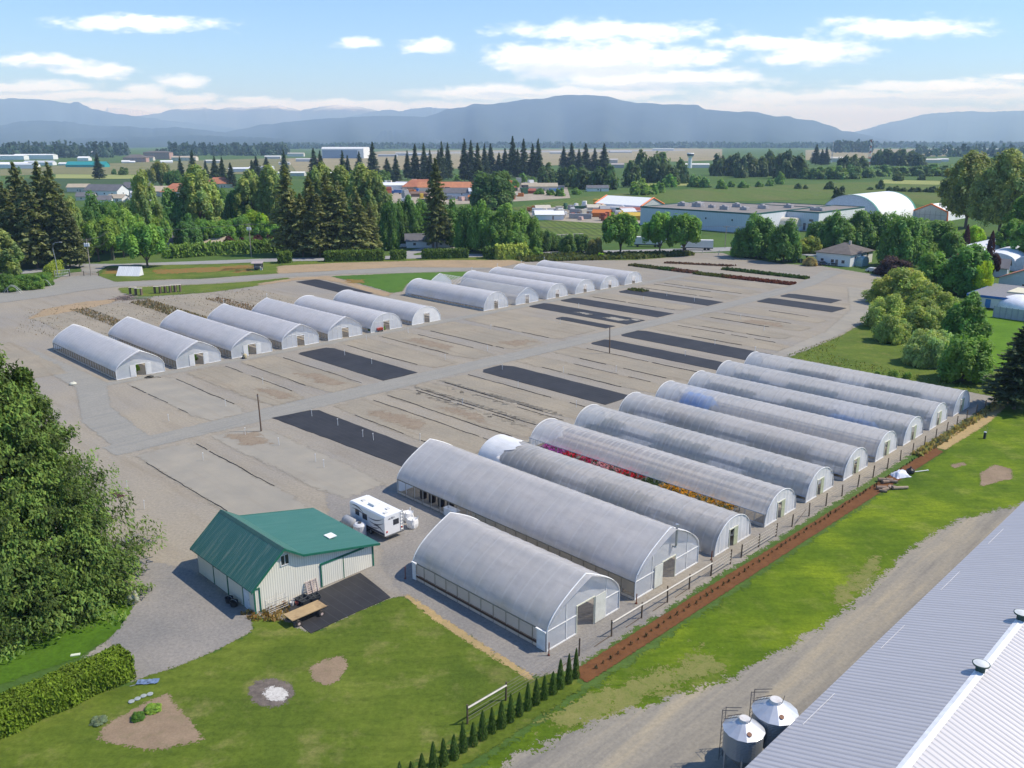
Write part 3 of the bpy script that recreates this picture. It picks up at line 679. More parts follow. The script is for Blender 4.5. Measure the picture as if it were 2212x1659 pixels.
for i, (lb, b, fm) in enumerate(RND):
    greenhouse(-75.6 + (.5 if 3 <= i <= 5 else 0), -40.6 + i * .1, b, b + 7.0, 3.3, 'round', lb, GR, fm, 0, .0 if i not in (1, 2, 3, 4) else (1.5 if i == 1 else .75), 1.22, (-.75, .75, 2.0), FILM_ENDW if i != 7 else FILM_END, 'old', riser=(i == 7))
GL = 'white greenhouses of the left-hand row'
LL = ['white greenhouse nearest the big cedar, first of its row with a long open side', 'white greenhouse second from the cedar end of its row, hedge plants in its doorway', 'white greenhouse third from the cedar end of its row, plants in its doorway', 'white greenhouse fourth from the cedar end of its row', 'white greenhouse fifth from the cedar end of its row', 'white greenhouse second from the far end of its row, red cart at its door', 'white greenhouse at the far end of its row with a solid white front wall']
for i, lb in enumerate(LL):
    b = 52.8 + 10.8 * i + (.6 if i == 6 else 0); hh = 4.6 if i < 5 else 3.75
    greenhouse(-182.2, -150.2, b, b + 8.5, hh, 'gothic' if i < 5 else 'round', lb, GL, FILM_WHT, 1.45 if i < 5 else 0, 1.4 if i < 5 else .9, 1.25, (-.8 if i < 6 else -.7, .9, 2.2), FILM_END if i < 6 else FILM_ENDW, 'open' if i < 3 else ('studs' if i < 6 else 'white'), riser=i in (3, 4))
GF = 'white greenhouses of the far row'
FF = [('white greenhouse at the near end of the far row, rust-stained low side', 141.3, -182, 4.2), ('half-stripped greenhouse of the far row with bare hoops showing', 152.4, -185.5, 4.1), ('white greenhouse next beyond the half-stripped one', 164, -185, 3.7), ('white greenhouse fourth in the far row', 175.4, -186, 3.5), ('white greenhouse next to last in the far row', 186.2, -186.5, 3.4), ('white greenhouse at the far end of the far row', 197.2, -187, 3.4)]
for i, (lb, b, a0, hh) in enumerate(FF):
    greenhouse(a0, -151.1, b, b + 8.4, hh, 'gothic' if i == 1 else 'round', lb, GF, FILM_WHT if i != 1 else film('torn_film', (.74, .75, .77), .55, 1.05), 1.0 if i == 1 else 0, .8 if i == 0 else 0, 1.2, (-.7, .7, 2.1), FILM_END, 'studs', bare=(11 if i == 1 else 0), riser=i in (2, 3, 4, 5))

# fittings on and in the near greenhouses
v = MB(); v.tube([(17.35, .6, 3.4), (17.75, .6, 3.4), (17.75, .6, 3.6), (17.75, .6, 5.6)], .11, 8); v.cyl(17.75, .6, 5.55, 5.75, .16, .16, 8); v.build('vent_pipe', M_galv, r2)
for nm, rt, L_, w_ in (('side_curtain', r1, 17.2, 9.4), ('side_curtain', r2, 34.8, 10.2)):
    m = MB(); x0 = -L_ / 2 + (.2 if rt is r1 else 13); m.box(x0, -w_ / 2 - .0, .62, L_ / 2 - .1, -w_ / 2 + .02, 1.70); m.build(nm, FILM_SIDE if rt is r1 else film('tan_curtain', (.66, .61, .52), .05, transl=.62), rt)
m = MB()
for x, l in ((7.6, .95), (-8.6, .5)): m.box(x, -4.86, .05, x + l, -4.80, 1.8)
m.box(-8.65, -4.92, 1.72, -8.0, -4.74, 1.86); m.box(7.5, -4.92, 1.72, 8.6, -4.74, 1.86)
m.build('corner_flap', M_whitep, r1)
m = MB()
for k in range(11):
    x = 8.6 - k * 1.05; m.box(x - .5, -5.15, .42, x + .45, -5.06, .60)
m2 = MB(); m2.box(-8.2, -4.80, .40, 8.5, -4.76, .56); m2.build('dark_gap_strip', pm((.09, .05, .035), .8), r1)  # dark strip painted for the shade in the open side gap
# replacement film over the third house's far end, its glare painted in as white
r3 = [o for o in bpy.data.objects if o.get('label', '').startswith('polytunnel with a bright white')][0]
pr = [(y * 1.012, z * 1.012 + .02) for y, z in profile('round', 7.0, 3.3, 0)]
m = MB(); rows = []
for k in range(8):
    x = -17.5 + k * .6
    rows.append(m.pts([(x + (.75 * math.sin(i * .55 + 1) + .3 * math.sin(i * 1.9)) * (k == 7), y, z + .03 * math.sin(k * 2.1 + i * .5)) for i, (y, z) in enumerate(pr)]))
for a, b in zip(rows, rows[1:]):
    for k in range(len(pr) - 1): m.f.append([a[k], b[k], b[k + 1], a[k + 1]]); m.m.append(0)
m.build('film_patch', film('new_film_glare', (.88, .88, .87), .0, transl=.2), r3, smooth=True)
# ---------------------------------------------------------------- cream barn with the green roof
barn = thing('barn', 'cream ribbed metal barn with a dark green roof beside the gravel drive', 'barn', W(-68.6, 37.6), GRID)
M_gwall = ribbed('cream_ribbed', (.80, .77, .655), .23, 1, .55, dirt=((.45, .41, .31), .3))
M_gwall2 = ribbed('cream_ribbed_side', (.80, .77, .655), .23, 0, .55, dirt=((.45, .41, .31), .3))
M_groof = ribbed('green_roof_steel', (.040, .155, .115), .23, 0, .42, spec=.5, depth_=.22, var=.1, dirt=((.10, .17, .13), .3))
M_groof2 = ribbed('green_roof_streaked', (.038, .135, .112), .23, 0, .42, spec=.5, depth_=.22, var=.15, dirt=((.22, .24, .19), .6))
M_green = pm((.018, .135, .085), .45)
prof = [(-6.3, 0), (6.4, 0), (6.4, 2.36), (-1.45, 4.06), (-3.3, 5.28), (-6.3, 2.72)]
m = MB(); m.face([(5.4, y, z) for y, z in prof]); m.face([(-5.4, y, z) for y, z in reversed(prof)])
m.k = 1; m.face([(5.4, -6.3, 0), (5.4, -6.3, 2.72), (-5.4, -6.3, 2.72), (-5.4, -6.3, 0)]); m.face([(5.4, 6.4, 0), (-5.4, 6.4, 0), (-5.4, 6.4, 2.36), (5.4, 6.4, 2.36)])
m.build('wall', [M_gwall, M_gwall2], barn)
top = [(-6.75, 2.50), (-3.3, 5.46), (-1.45, 4.22), (6.95, 2.40)]
def slab(pp, x0, x1, th): return [(y, z) for y, z in pp] + [(y, z - th) for y, z in reversed(pp)]
m = MB(); m.prism(slab(top[:2], 0, 0, .10), -5.85, 5.85); m.build('roof', M_groof2, barn)
m = MB(); m.prism([(top[1][0] + .002, top[1][1])] + slab(top[1:], 0, 0, .10)[1:-1] + [(top[1][0] + .002, top[1][1] - .10)], -5.85, 5.85); m.build('roof', M_groof, barn)
for x in (5.86, -5.92):
    m = MB(); m.prism([(p[0], p[1] + .02) for p in top] + [(p[0], p[1] - .2) for p in reversed(top)], x, x + .06); m.build('fascia', M_green, barn)
m = MB(); m.prism([(-3.55, 5.27), (-3.3, 5.50), (-3.05, 5.34), (-3.3, 5.48)], -5.85, 5.85); m.build('ridge_cap', pm((.05, .12, .10), .5), barn)
m = MB(); m.box(2.2, 3.0, 3.29, 3.2, 3.85, 3.36); m.build('skylight', pm((.78, .78, .76), .4), barn).rotation_euler = (0, 0, 0)
w = MB()
for y0, y1, z0, z1 in ((-3.55, -3.48, 3.62, 4.66), (-2.72, -2.65, 3.62, 4.66), (-3.48, -2.72, 3.62, 3.69), (-3.48, -2.72, 4.59, 4.66), (-3.13, -3.07, 3.69, 4.59)): w.box(5.41, y0, z0, 5.47, y1, z1)
wo = w.build('window', M_whitep, barn); m = MB(); m.box(5.405, -3.48, 3.69, 5.43, -2.72, 4.59); m.build('pane', pm((.04, .05, .055), .15, spec=.6), wo)
m = MB(); m.box(5.42, .55, .05, 5.47, 2.88, 2.22); d = m.build('sliding_door', M_gwall, barn)
m = MB(); m.box(5.42, 2.98, .05, 5.47, 6.2, 2.22); m.build('sliding_door', M_gwall, barn)
m = MB(); m.box(5.41, .42, .02, 5.50, .55, 2.25); m.box(5.41, 2.88, .02, 5.485, 2.98, 2.22); m.box(5.41, .42, 2.25, 5.52, 5.35, 2.42); m.build('door_track', M_green, barn)
m = MB()
m.box(5.41, 6.28, 0, 5.46, 6.45, 2.3); m.box(5.41, -6.34, 0, 5.47, -6.2, 2.7); m.box(5.41, -5.82, 0, 5.46, -5.70, 2.3); m.box(5.41, -6.2, 2.3, 5.46, -5.70, 2.42)
m.box(-5.4, -6.36, 2.48, 5.4, -6.31, 2.62)
for x, wd_ in ((-2.2, .05), (.5, .14), (3.4, .12)): m.box(x, -6.36, 0, x + wd_, -6.305, 2.48)
m.build('corner_trim', M_green, barn)
m = MB(); m.box(3.54, -6.345, .02, 4.55, -6.305, 2.2); d = m.build('door', pm((.60, .66, .72), .5), barn); m = MB(); m.box(4.4, -6.39, 1.0, 4.46, -6.345, 1.12); m.build('handle', M_galv, d)

# things standing round the barn
wg = thing('flatbed_wagon', 'low flatbed wagon with a worn plank deck on the black fabric', 'wagon', W(-59.55, 34.1), GRID)
m = MB()
for k in range(6): m.box(-.72 + k * .242, -1.72, .72, -.72 + k * .242 + .232, 1.72, .79)
m.build('deck', paint('deck_planks', (.40, .285, .15), .8, var=.2, scale=.9, dirt=((.2, .13, .07), .7)), wg)
m = MB(); m.box(-.55, -1.65, .58, -.45, 1.65, .72); m.box(.45, -1.65, .58, .55, 1.65, .72); m.box(-.7, -1.2, .36, .7, -1.08, .58); m.box(-.7, 1.08, .36, .7, 1.2, .58); m.build('chassis', pm((.14, .11, .09), .8), wg)
for x in (-.74, .74):
    for y in (-1.14, 1.14):
        m = MB(); m.tube([(x - .09, y, .27), (x + .09, y, .27)], .27, 14); wl = m.build('wheel', pm((.05, .045, .042), .8), wg)
        m = MB(); m.tube([(x - .1, y, .27), (x + .1, y, .27)], .13, 10); m.build('rim', pm((.55, .42, .36), .6), wl)
m = MB(); m.tube([(0, 1.7, .5), (0, 2.3, .28)], .04, 5); m.build('drawbar', pm((.14, .11, .09), .8), wg)
def tub(a, b, rz, lab, sx=1.0, h=.42):
    r = thing('plastic_tub', lab, 'tub', W(a, b, .07), GRID + rz, 'black tubs by the barn wall')
    m = MB(); P = [(-.62 * sx, -.45), (-.5 * sx, -.55), (.5 * sx, -.55), (.62 * sx, -.45), (.62 * sx, .45), (.5 * sx, .55), (-.5 * sx, .55), (-.62 * sx, .45)]
    lo = m.pts([(x * .84, y * .84, 0) for x, y in P]); hi = m.pts([(x, y, h) for x, y in P]); inn = m.pts([(x * .9, y * .9, h) for x, y in P]); bt = m.pts([(x * .76, y * .76, .08) for x, y in P])
    for k in range(8):
        j = (k + 1) % 8
        for a_, b_ in ((lo, hi), (hi, inn), (inn, bt)): m.f.append([a_[k], a_[j], b_[j], b_[k]]); m.m.append(0)
    m.f.append(bt); m.m.append(0); m.build('shell', pm((.045, .05, .055), .55), r)
    m = MB(); m.box(-.03, -.47, h - .14, .03, .47, h - .05); m.box(-.55 * sx, -.03, h - .13, .55 * sx, .03, h - .06); m.build('brace', pm((.06, .065, .07), .5), r)
tub(-61.95, 35.35, .1, 'black plastic tub lying on the fabric between wagon and barn wall'); tub(-61.75, 36.35, -.15, 'black plastic tub beside the leaning pallet', .8, .34)
def bucket(a, b, lab):
    r = thing('crate_bin', lab, 'bin', W(a, b, .03), GRID + .3, 'dark bins in the barn shade')
    m = MB(); m.lathe([(0, .02), (.30, .02), (.38, .5), (.35, .5), (.27, .1), (0, .1)], n=14); m.build('shell', pm((.035, .035, .038), .6), r)
    m = MB(); m.tube([(-.37, 0, .48), (-.2, 0, .62), (.2, 0, .62), (.37, 0, .48)], .018, 5); m.build('handle', M_galv, r)
bucket(-66.7, 30.65, 'dark bin on the shaded side of the barn, farther from its corner'); bucket(-65.8, 30.65, 'dark bin on the shaded side of the barn, nearer its front corner')
pl = thing('wood_pallet', 'bleached wooden pallet leaning against the cream barn wall', 'pallet', W(-62.75, 36.9, .06), GRID)
m = MB()
for k in range(7): m.box(-.06, -.6, .03 + k * .175, -.035, .6, .03 + k * .175 + .1)
for y in (-.6, -.05, .5): m.box(-.035, y, .0, .05, y + .1, 1.2)
o = m.build('slats', paint('bleached_wood', (.52, .43, .38), .85, var=.18), pl); o.rotation_euler = (0, -.28, 0)
rk = thing('metal_rack', 'white wire rack of junk standing at the barn corner', 'rack', W(-62.35, 33.0, .03), GRID)
m = MB()
for y in (-.95, .95):
    for x in (-.3, .3): m.tube([(x, y, 0), (x, y, 1.25)], .03, 5)
for z in (.3, .75, 1.2):
    for x in (-.3, 0, .3): m.tube([(x, -.95, z), (x, .95, z)], .02, 4)
for k in range(8): m.tube([(-.3, -.95 + k * .27, .75), (.3, -.95 + k * .27, 1.2)], .015, 4)
m.tube([(.1, -.2, .7), (.15, -.1, 1.9)], .025, 4); m.build('wire_frame', pm((.52, .50, .46), .6), rk)
for k, (a, b, s, c, l) in enumerate([(-62.2, 34.35, .2, (.6, .58, .55), 'white flower pot'), (-62.0, 34.75, .17, (.45, .12, .09), 'red flower pot'), (-62.55, 34.7, .22, (.5, .48, .45), 'grey bucket'), (-62.75, 33.9, .2, (.3, .2, .12), 'brown clay pot')]):
    m = MB(); m.lathe([(0, 0), (s * .7, 0), (s, s * 1.7), (s * .86, s * 1.7), (s * .6, s * .3), (0, s * .3)], n=12); tag(m.build('plant_pot', pm(c, .7), loc=W(a, b, .045)), l + ' in the clutter at the foot of the barn wall', 'pot', 'pots at the foot of the barn wall')

# ---------------------------------------------------------------- travel trailer
rv = thing('travel_trailer', 'white travel trailer with dark swoosh stripes parked behind the barn', 'trailer', W(-69.5, 49.15), GRID)
m = MB(); b = [(-1.22, .62), (-1.1, .5), (1.1, .5), (1.22, .62), (1.22, 2.62), (1.1, 2.78), (-1.1, 2.78), (-1.22, 2.62)]
m.prism(b, -2.95, 2.95); m.prism([(y * .98, .75 + (z - .5) * .86) for y, z in b], -3.25, -2.95); m.build('body', paint('trailer_shell', (.78, .78, .77), .35, var=.03, spec=.5), rv)
m = MB()
sw = lambda pts, dx=.012: m.face([(x, -1.22 - dx, z) for x, z in pts])
sw([(-2.9, .64), (2.94, .64), (2.94, .92), (-2.9, .84)]); m.k = 0
def arc(x0, z0, x1, z1, bow, th):
    q = [];
    for k in range(13):
        s = k / 12; q.append((x0 + (x1 - x0) * s, z0 + (z1 - z0) * s + bow * math.sin(s * math.pi)))
    for (xa, za), (xb, zb), k in zip(q, q[1:], range(12)):
        t0 = th * math.sin((k + .02) / 12 * math.pi); t1 = th * math.sin((k + 1) / 12 * math.pi)
        sw([(xa, za - t0), (xb, zb - t1), (xb, zb + t1), (xa, za + t0)], .015)
arc(-2.9, 2.45, -.6, 2.05, .25, .07); arc(-2.9, 2.05, -.2, 1.75, .22, .06); arc(.0, 1.9, 2.8, 2.5, -.25, .06); arc(.2, 1.55, 2.85, 2.05, -.3, .06); arc(.9, 1.25, 2.85, .95, .3, .08); arc(.3, 1.0, 2.4, 1.5, -.2, .05)
m.build('stripe_decal', pm((.055, .06, .085), .4), rv)
m = MB()
for x0, x1, z0, z1 in ((-2.2, -1.5, 1.5, 2.1), (-.9, -.1, 1.45, 2.1)): m.box(x0, -1.25, z0, x1, -1.215, z1)
m.build('window', pm((.03, .035, .045), .12, spec=.7), rv)
m = MB(); m.box(2.945, -.1, 1.55, 2.975, .62, 2.15); m.build('window', pm((.03, .035, .045), .12, spec=.7), rv)
m = MB(); m.box(2.95, -.75, 2.32, 2.965, -.05, 2.36); m.face([(2.966, -.72, 2.38), (2.966, -.5, 2.38), (2.966, -.56, 2.52)])
for y, pts in ((-.42, ((0, 0), (.1, .16), (.2, 0))), (-.18, ((0, .16), (0, 0), (.14, 0))), (.02, ((0, .16), (0, 0), (.14, 0)))):
    m.tube([(2.967, y + p[0], 2.40 + p[1]) for p in pts], .018, 4)
m.build('rear_lettering', pm((.12, .12, .14), .5), rv)
m = MB(); m.box(-.9, -.42, 2.79, .1, .36, 3.02); m.build('air_conditioner', pm((.72, .72, .70), .5), rv)
for x, y in ((-2.1, -.2), (1.5, .3), (2.2, -.5)):
    m = MB(); m.box(x - .2, y - .2, 2.785, x + .2, y + .2, 2.87); m.build('roof_vent', pm((.6, .59, .56), .6), rv)
m = MB(); m.box(2.95, -1.18, .5, 3.06, 1.18, .62); m.build('bumper', pm((.12, .12, .12), .5), rv)
for y in (-.95, .95):
    m = MB(); m.box(2.951, y - .09, .95, 2.99, y + .09, 1.12); m.build('tail_light', pm((.45, .03, .02), .3), rv)
    for x in (-.55, .35):
        q = MB(); q.tube([(x, y * 1.13 - .1, .33), (x, y * 1.13 + .1, .33)], .33, 16); wl = q.build('wheel', pm((.03, .03, .03), .8), rv)
        q = MB(); q.tube([(x, y * 1.13 - .11, .33), (x, y * 1.13 + .11, .33)], .17, 10); q.build('rim', M_galv, wl)
m = MB(); m.tube([(2.99, .85, .62), (2.99, .85, 2.8)], .02, 5); m.tube([(2.99, 1.12, .62), (2.99, 1.12, 2.8)], .02, 5)
for k in range(6): m.tube([(2.99, .85, .8 + k * .36), (2.99, 1.12, .8 + k * .36)], .018, 4)
m.build('ladder', M_galv, rv)
m = MB(); m.tube([(-3.25, -.5, .55), (-4.3, 0, .5)], .05, 5); m.tube([(-3.25, .5, .55), (-4.3, 0, .5)], .05, 5); m.tube([(-4.1, 0, .05), (-4.1, 0, .75)], .05, 6); m.build('drawbar', pm((.06, .06, .06), .6), rv)

def tank(a, b, r, l, lab, mat, up=False):
    t0 = thing('storage_tank', lab, 'tank', W(a, b, .02), GRID, None)
    if up:
        m = MB(); m.lathe([(0, 0), (r, 0), (r, l * .86), (r * .75, l * .97), (r * .25, l), (0, l)], n=22); m.build('shell', mat, t0, smooth=False)
        m = MB(); m.cyl(0, 0, l - .01, l + .09, .2, .2, 12); m.build('lid', M_dk, t0)
    else:
        m = MB(); pr_ = [(-l / 2 - r * .45, 0), (-l / 2 - r * .36, r * .6), (-l / 2, r * .97), (-l / 2 + .02, r), (l / 2 - .02, r), (l / 2, r * .97), (l / 2 + r * .36, r * .6), (l / 2 + r * .45, 0)]
        rings = [m.pts([(x, q * math.cos(2 * math.pi * k / 20), r + .22 + q * math.sin(2 * math.pi * k / 20)) for k in range(20)]) for x, q in pr_]
        for q0, q1 in zip(rings, rings[1:]):
            for k in range(20): m.f.append([q0[k], q0[(k + 1) % 20], q1[(k + 1) % 20], q1[k]]); m.m.append(0)
        m.build('shell', mat, t0, smooth=True)
        m = MB(); m.box(-l * .32, -.4, 0, -l * .32 + .12, .4, .5); m.box(l * .25, -.4, 0, l * .25 + .12, .4, .5); m.build('cradle', M_dk, t0)
tank(-71.5, 47.1, .62, 1.7, 'grey steel tank lying along the trailer side', paint('tank_grey', (.34, .35, .36), .5, var=.15, dirt=((.2, .17, .14), .5)))
tank(-69.6, 46.95, .68, 1.45, 'whitish upright tank beside the grey steel one', paint('tank_white', (.55, .56, .58), .5, var=.06), True)

def bulkbag(a, b, rz, lab):
    r = thing('bulk_bag', lab, 'bulk bag', W(a, b, .02), GRID + rz, 'white bulk bags behind the trailer')
    m = MB(); rows = []
    for z, s in ((0, .46), (.15, .53), (.5, .56), (.85, .52), (1.0, .48), (.94, .42), (.86, .2)):
        q = []
        for k in range(20):
            a_ = 2 * math.pi * k / 20; c_, s_ = math.cos(a_), math.sin(a_); f = s / max(abs(c_), abs(s_)) ** .75
            q.append((c_ * f + rnd.uniform(-.02, .02), s_ * f + rnd.uniform(-.02, .02), z + rnd.uniform(-.02, .02)))
        rows.append(m.pts(q))
    for q0, q1 in zip(rows, rows[1:]):
        for k in range(20): m.f.append([q0[k], q0[(k + 1) % 20], q1[(k + 1) % 20], q1[k]]); m.m.append(0)
    m.f.append(rows[-1]); m.m.append(0); m.build('sack', paint('woven_white', (.76, .75, .73), .8, var=.06), r)
    for x in (-.42, .42):
        for y in (-.42, .42):
            m = MB(); m.tube([(x, y, .95), (x * 1.1, y * 1.1, 1.25), (x * .8, y * 1.1, 1.2), (x * .8, y, .95)], .035, 4); m.build('lifting_loop', M_whitep, r)
bulkbag(-67.3, 52.15, .2, 'white bulk bag nearer the yard, right behind the trailer'); bulkbag(-69.0, 52.9, -.25, 'white bulk bag tucked behind the other one at the trailer')

# small things near the big greenhouses
def box_thing(name, lab, cat, a, b, sx, sy, sz, c, group=None, z=.03, lid=None):
    r = thing(name, lab, cat, W(a, b, z), GRID, group); m = MB()
    m.prism([(-sy / 2, 0), (sy / 2, 0), (sy / 2 * .96, sz), (-sy / 2 * .96, sz)], -sx / 2, sx / 2); m.build('body', pm(c, .6), r)
    m = MB(); m.box(-sx / 2 * 1.03, -sy / 2, sz + .002, sx / 2 * 1.03, sy / 2, sz + .06); m.build('lid', pm(lid or mulc(c, 1.25), .6), r)
    return r
for a, b in ((-62.6, 55.8), (-61.7, 55.8)):
    r = thing('water_barrel', 'blue plastic barrel between the two large pointed greenhouses, ' + ('far one' if a < -62 else 'near one'), 'barrel', W(a, b, .03), 0, 'blue barrels between the greenhouses')
    m = MB(); m.lathe([(0, 0), (.28, 0), (.3, .06), (.31, .45), (.3, .84), (.27, .9), (0, .9)], n=16); m.build('shell', pm((.02, .14, .28), .45), r)
    m = MB(); m.cyl(.1, 0, .9, .94, .06, .06, 8); m.build('bung', M_dk, r)
for i in range(4):
    a = -72.6 + i * 1.6
    r = thing('black_barrel', ORD[i] + ' black barrel from the rear end seen through the open side of the tallest greenhouse', 'barrel', W(a, 58.0, .02), 0, 'black barrels inside the tallest greenhouse')
    m = MB(); m.lathe([(0, 0), (.38, 0), (.42, .5), (.4, 1.05), (0, 1.08)], n=14); m.build('shell', pm((.02, .02, .025), .5), r)
    m = MB(); m.cyl(0, 0, 1.08, 1.12, .3, .3, 12); m.build('lid', pm((.04, .04, .045), .5), r)
box_thing('white_chest', 'white chest freezer at the open side of the tallest greenhouse', 'chest', -66.4, 57.0, 1.9, .8, .85, (.72, .72, .70))
fr = thing('scrap_frame', 'bent white pipe frame lying on gravel behind the nearest greenhouse', 'frame', W(-60.6, 53.2, .03), GRID)
m = MB(); m.tube([(-.9, 0, .1), (0, 0, .12), (.7, .25, .1)], .035, 5); m.tube([(-.2, -.5, .08), (-.2, .6, 1.1)], .035, 5); m.tube([(.2, -.4, .08), (.1, .3, .9)], .03, 5); m.build('pipes', M_whitep, fr)
for (a, b, h_, lab) in ((-58.9, 44.55, 1.3, 'rusty steel stake by the rear corner of the nearest greenhouse'), (-40.7, 44.9, 1.2, 'rusty steel stake at the front corner of the nearest greenhouse'), (-40.6, 56.4, 1.0, 'rusty stake between the fronts of the two pointed greenhouses'), (-40.4, 68.4, 1.0, 'rusty stake between tallest greenhouse and first polytunnel')):
    m = MB(); m.tube([(0, 0, 0), (.02, .01, h_)], .05, 6); m.box(-.09, -.09, 0, .09, .09, .12); tag(m.build('steel_stake', pm((.20, .07, .045), .8), loc=W(a, b, .0)), lab, 'stake', 'rusty stakes at greenhouse corners')

# two lone timber poles and the white sprinkler risers in the yard
for px, py, hh, lab in ((564.3, 931.7, 5.6, 'lone brown timber pole by the grey track near the barn'), (1316.6, 763.4, 5.4, 'lone brown timber pole in the middle of the black fabric beds')):
    r = thing('timber_pole', lab, 'pole', at(px, py), 0, 'lone timber poles in the yard')
    m = MB(); m.tube([(0, 0, 0), (-.03, 0, hh * .5), (-.1, .02, hh)], .12, 8, .085); m.build('pole', paint('old_timber', (.15, .10, .07), .9, var=.2), r)
    m = MB(); m.box(-.25, -.03, hh - .35, .05, .03, hh - .22); m.build('bracket', M_galv, r)
ris = [(439, 995), (530, 940), (603, 962), (682, 998), (674, 900), (730, 920), (488, 878), (568, 830), (745, 768), (803, 787), (792, 735), (882, 720), (1053, 757), (1119, 838), (1245, 880), (1085, 799), (1331, 803), (962, 778), (807, 952), (784, 945), (907, 953), (312, 1100), (275, 1058), (1217, 805), (1544, 745), (1480, 770), (1250, 665), (1440, 640), (1500, 652), (1210, 700), (1060, 712), (1390, 650), (1600, 690), (1650, 715), (365, 910), (1000, 875), (700, 1010)]
rm = None
for i, (x, y) in enumerate(sorted(ris)):
    if rm is None:
        m = MB(); m.tube([(0, 0, 0), (0, 0, 1.05)], .035, 6); m.box(-.05, -.05, 1.0, .05, .05, 1.12); m.tube([(-.12, 0, 1.1), (.12, 0, 1.1)], .02, 4); o = m.build('sprinkler_riser', M_whitep); rm = o.data
    else: o = link('sprinkler_riser', rm)
    o.location = at(x, y); o.rotation_euler = (rnd.uniform(-.05, .05), rnd.uniform(-.05, .05), rnd.uniform(0, 6)); tag(o, 'thin white sprinkler riser standing in the planting beds', 'sprinkler', 'sprinkler risers in the beds')
st = thing('steel_grate', 'small rusty steel grate lying on the gravel beside the big cedar', 'grate', at(255, 1070, 0), -.75)
m = MB()
for k in range(4): m.box(-.9, -.36 + k * .22, .06, .9, -.36 + k * .22 + .08, .12)
m.build('bars', pm((.16, .075, .055), .8), st); m = MB(); m.box(-.85, -.42, .0, -.75, .42, .058); m.box(.75, -.42, .0, .85, .42, .058); m.build('bearers', pm((.12, .06, .045), .8), st)
sk = thing('feed_sack', 'pale sack left on the ground in front of the cedar-end greenhouse', 'sack', at(158, 831), .4)
m = MB(); m.lathe([(0, .02), (.55, .05), (.62, .22), (.4, .42), (.1, .48), (0, .46)], n=12); m.build('sack_body', paint('sack', (.55, .54, .44), .9, var=.12), sk); m = MB(); m.tube([(0, 0, .42), (.15, .05, .6), (.3, .1, .55)], .07, 6, .03); m.build('tied_neck', pm((.5, .48, .4), .9), sk)
cr = thing('hose_reel', 'dark hose coil lying before the second open-sided greenhouse', 'hose', at(320, 816), 0)
m = MB()
for q in range(3): m.tube([(.6 * math.cos(k * .45) + q * .15, .5 * math.sin(k * .45) + q * .1, .06 + q * .07) for k in range(15)], .045, 5)
m.build('coil', M_hose, cr); m = MB(); m.tube([(.5, .1, .05), (1.4, .4, .05), (2.2, .1, .05)], .045, 5); m.build('loose_end', M_hose, cr)
ct = thing('red_cart', 'small red cart beside the doorway of a white greenhouse', 'cart', at(820, 716), .6)
m = MB(); m.prism([(-.4, .35), (.4, .35), (.5, .85), (-.5, .85)], -.7, .7); m.build('tray', pm((.42, .06, .03), .5), ct)
for x in (-.45, .45):
    for y in (-.45, .45): m = MB(); m.tube([(x, y - .05, .2), (x, y + .05, .2)], .2, 10); m.build('wheel', M_dk, ct)
m = MB(); m.tube([(.7, 0, .5), (1.3, 0, 1.0)], .03, 5); m.build('handle', M_dk, ct)
ps = thing('hand_truck', 'hand truck carrying a tan sack at the third open-fronted greenhouse door', 'hand truck', at(530, 775), .8)
m = MB(); m.tube([(-.2, 0, .1), (-.5, 0, 1.25)], .03, 5); m.tube([(-.2, .4, .1), (-.5, .4, 1.25)], .03, 5); m.box(-.2, -.05, .05, .3, .45, .1); m.build('frame', M_dk, ps)
m = MB(); m.lathe([(0, .1), (.33, .14), (.4, .5), (.34, .85), (.1, 1.0), (0, .98)], .05, .2, 10); m.build('tan_sack', pm((.48, .40, .24), .9), ps)
for y in (-.08, .48): m = MB(); m.tube([(-.28, y - .04, .18), (-.28, y + .04, .18)], .18, 10); m.build('wheel', M_dk, ps)

# ---------------------------------------------------------------- perimeter fence of posts, wires and boards
fn = thing('fence', 'long post and wire fence with a white top rail along the mulch strip', 'fence', W(-38.3, 90), GRID)
M_rail = paint('rail_white', (.62, .58, .50), .8, var=.12); M_post = paint('fence_post', (.13, .095, .065), .9, var=.25)
pb = [34.6, 38.4, 46.6, 50.7, 54.8, 58.6, 62.0, 65.6, 69.0, 71.0, 74.3, 77.8, 81.2, 85, 89, 93, 97.2, 101.4, 105.6, 109.6, 113.6, 117.6, 121.6, 125.6, 129.6, 133.6, 137.6, 141.6, 145.6]
fx = lambda b: (b - 90) * .0135 - .05
pm_ = None
for b in pb:
    m = MB(); hh = 1.55 + rnd.uniform(-.1, .12); m.tube([(fx(b), b - 90, 0), (fx(b) + rnd.uniform(-.05, .05), b - 90 + rnd.uniform(-.05, .05), hh)], .075, 6, .065); m.build('post', M_post, fn)
m = MB()
for p, q in zip(pb, pb[1:]):
    if 48 < p < 64.5 or p < 35:
        m.tube([(fx(p) + .08, p - 90, 1.38), (fx(q) + .08, q - 90, 1.38 + rnd.uniform(-.04, .04))], .065, 5)
    else:
        if m.v: m.build('top_rail', M_rail, fn)
        m = MB()
if m.v: m.build('top_rail', M_rail, fn)
for p, q in zip(pb, pb[1:]):
    if 65 < p < 77.5 and not 69 <= p < 71:
        for z in (.3, .62, .94, 1.26):
            m = MB(); m.prism([(p - 90, z), (q - 90, z), (q - 90, z + .14), (p - 90, z + .14)], fx(p) + .08, fx(p) + .11); m.build('board', paint('fence_board', (.47, .42, .35), .85, var=.16), fn)
m = MB()
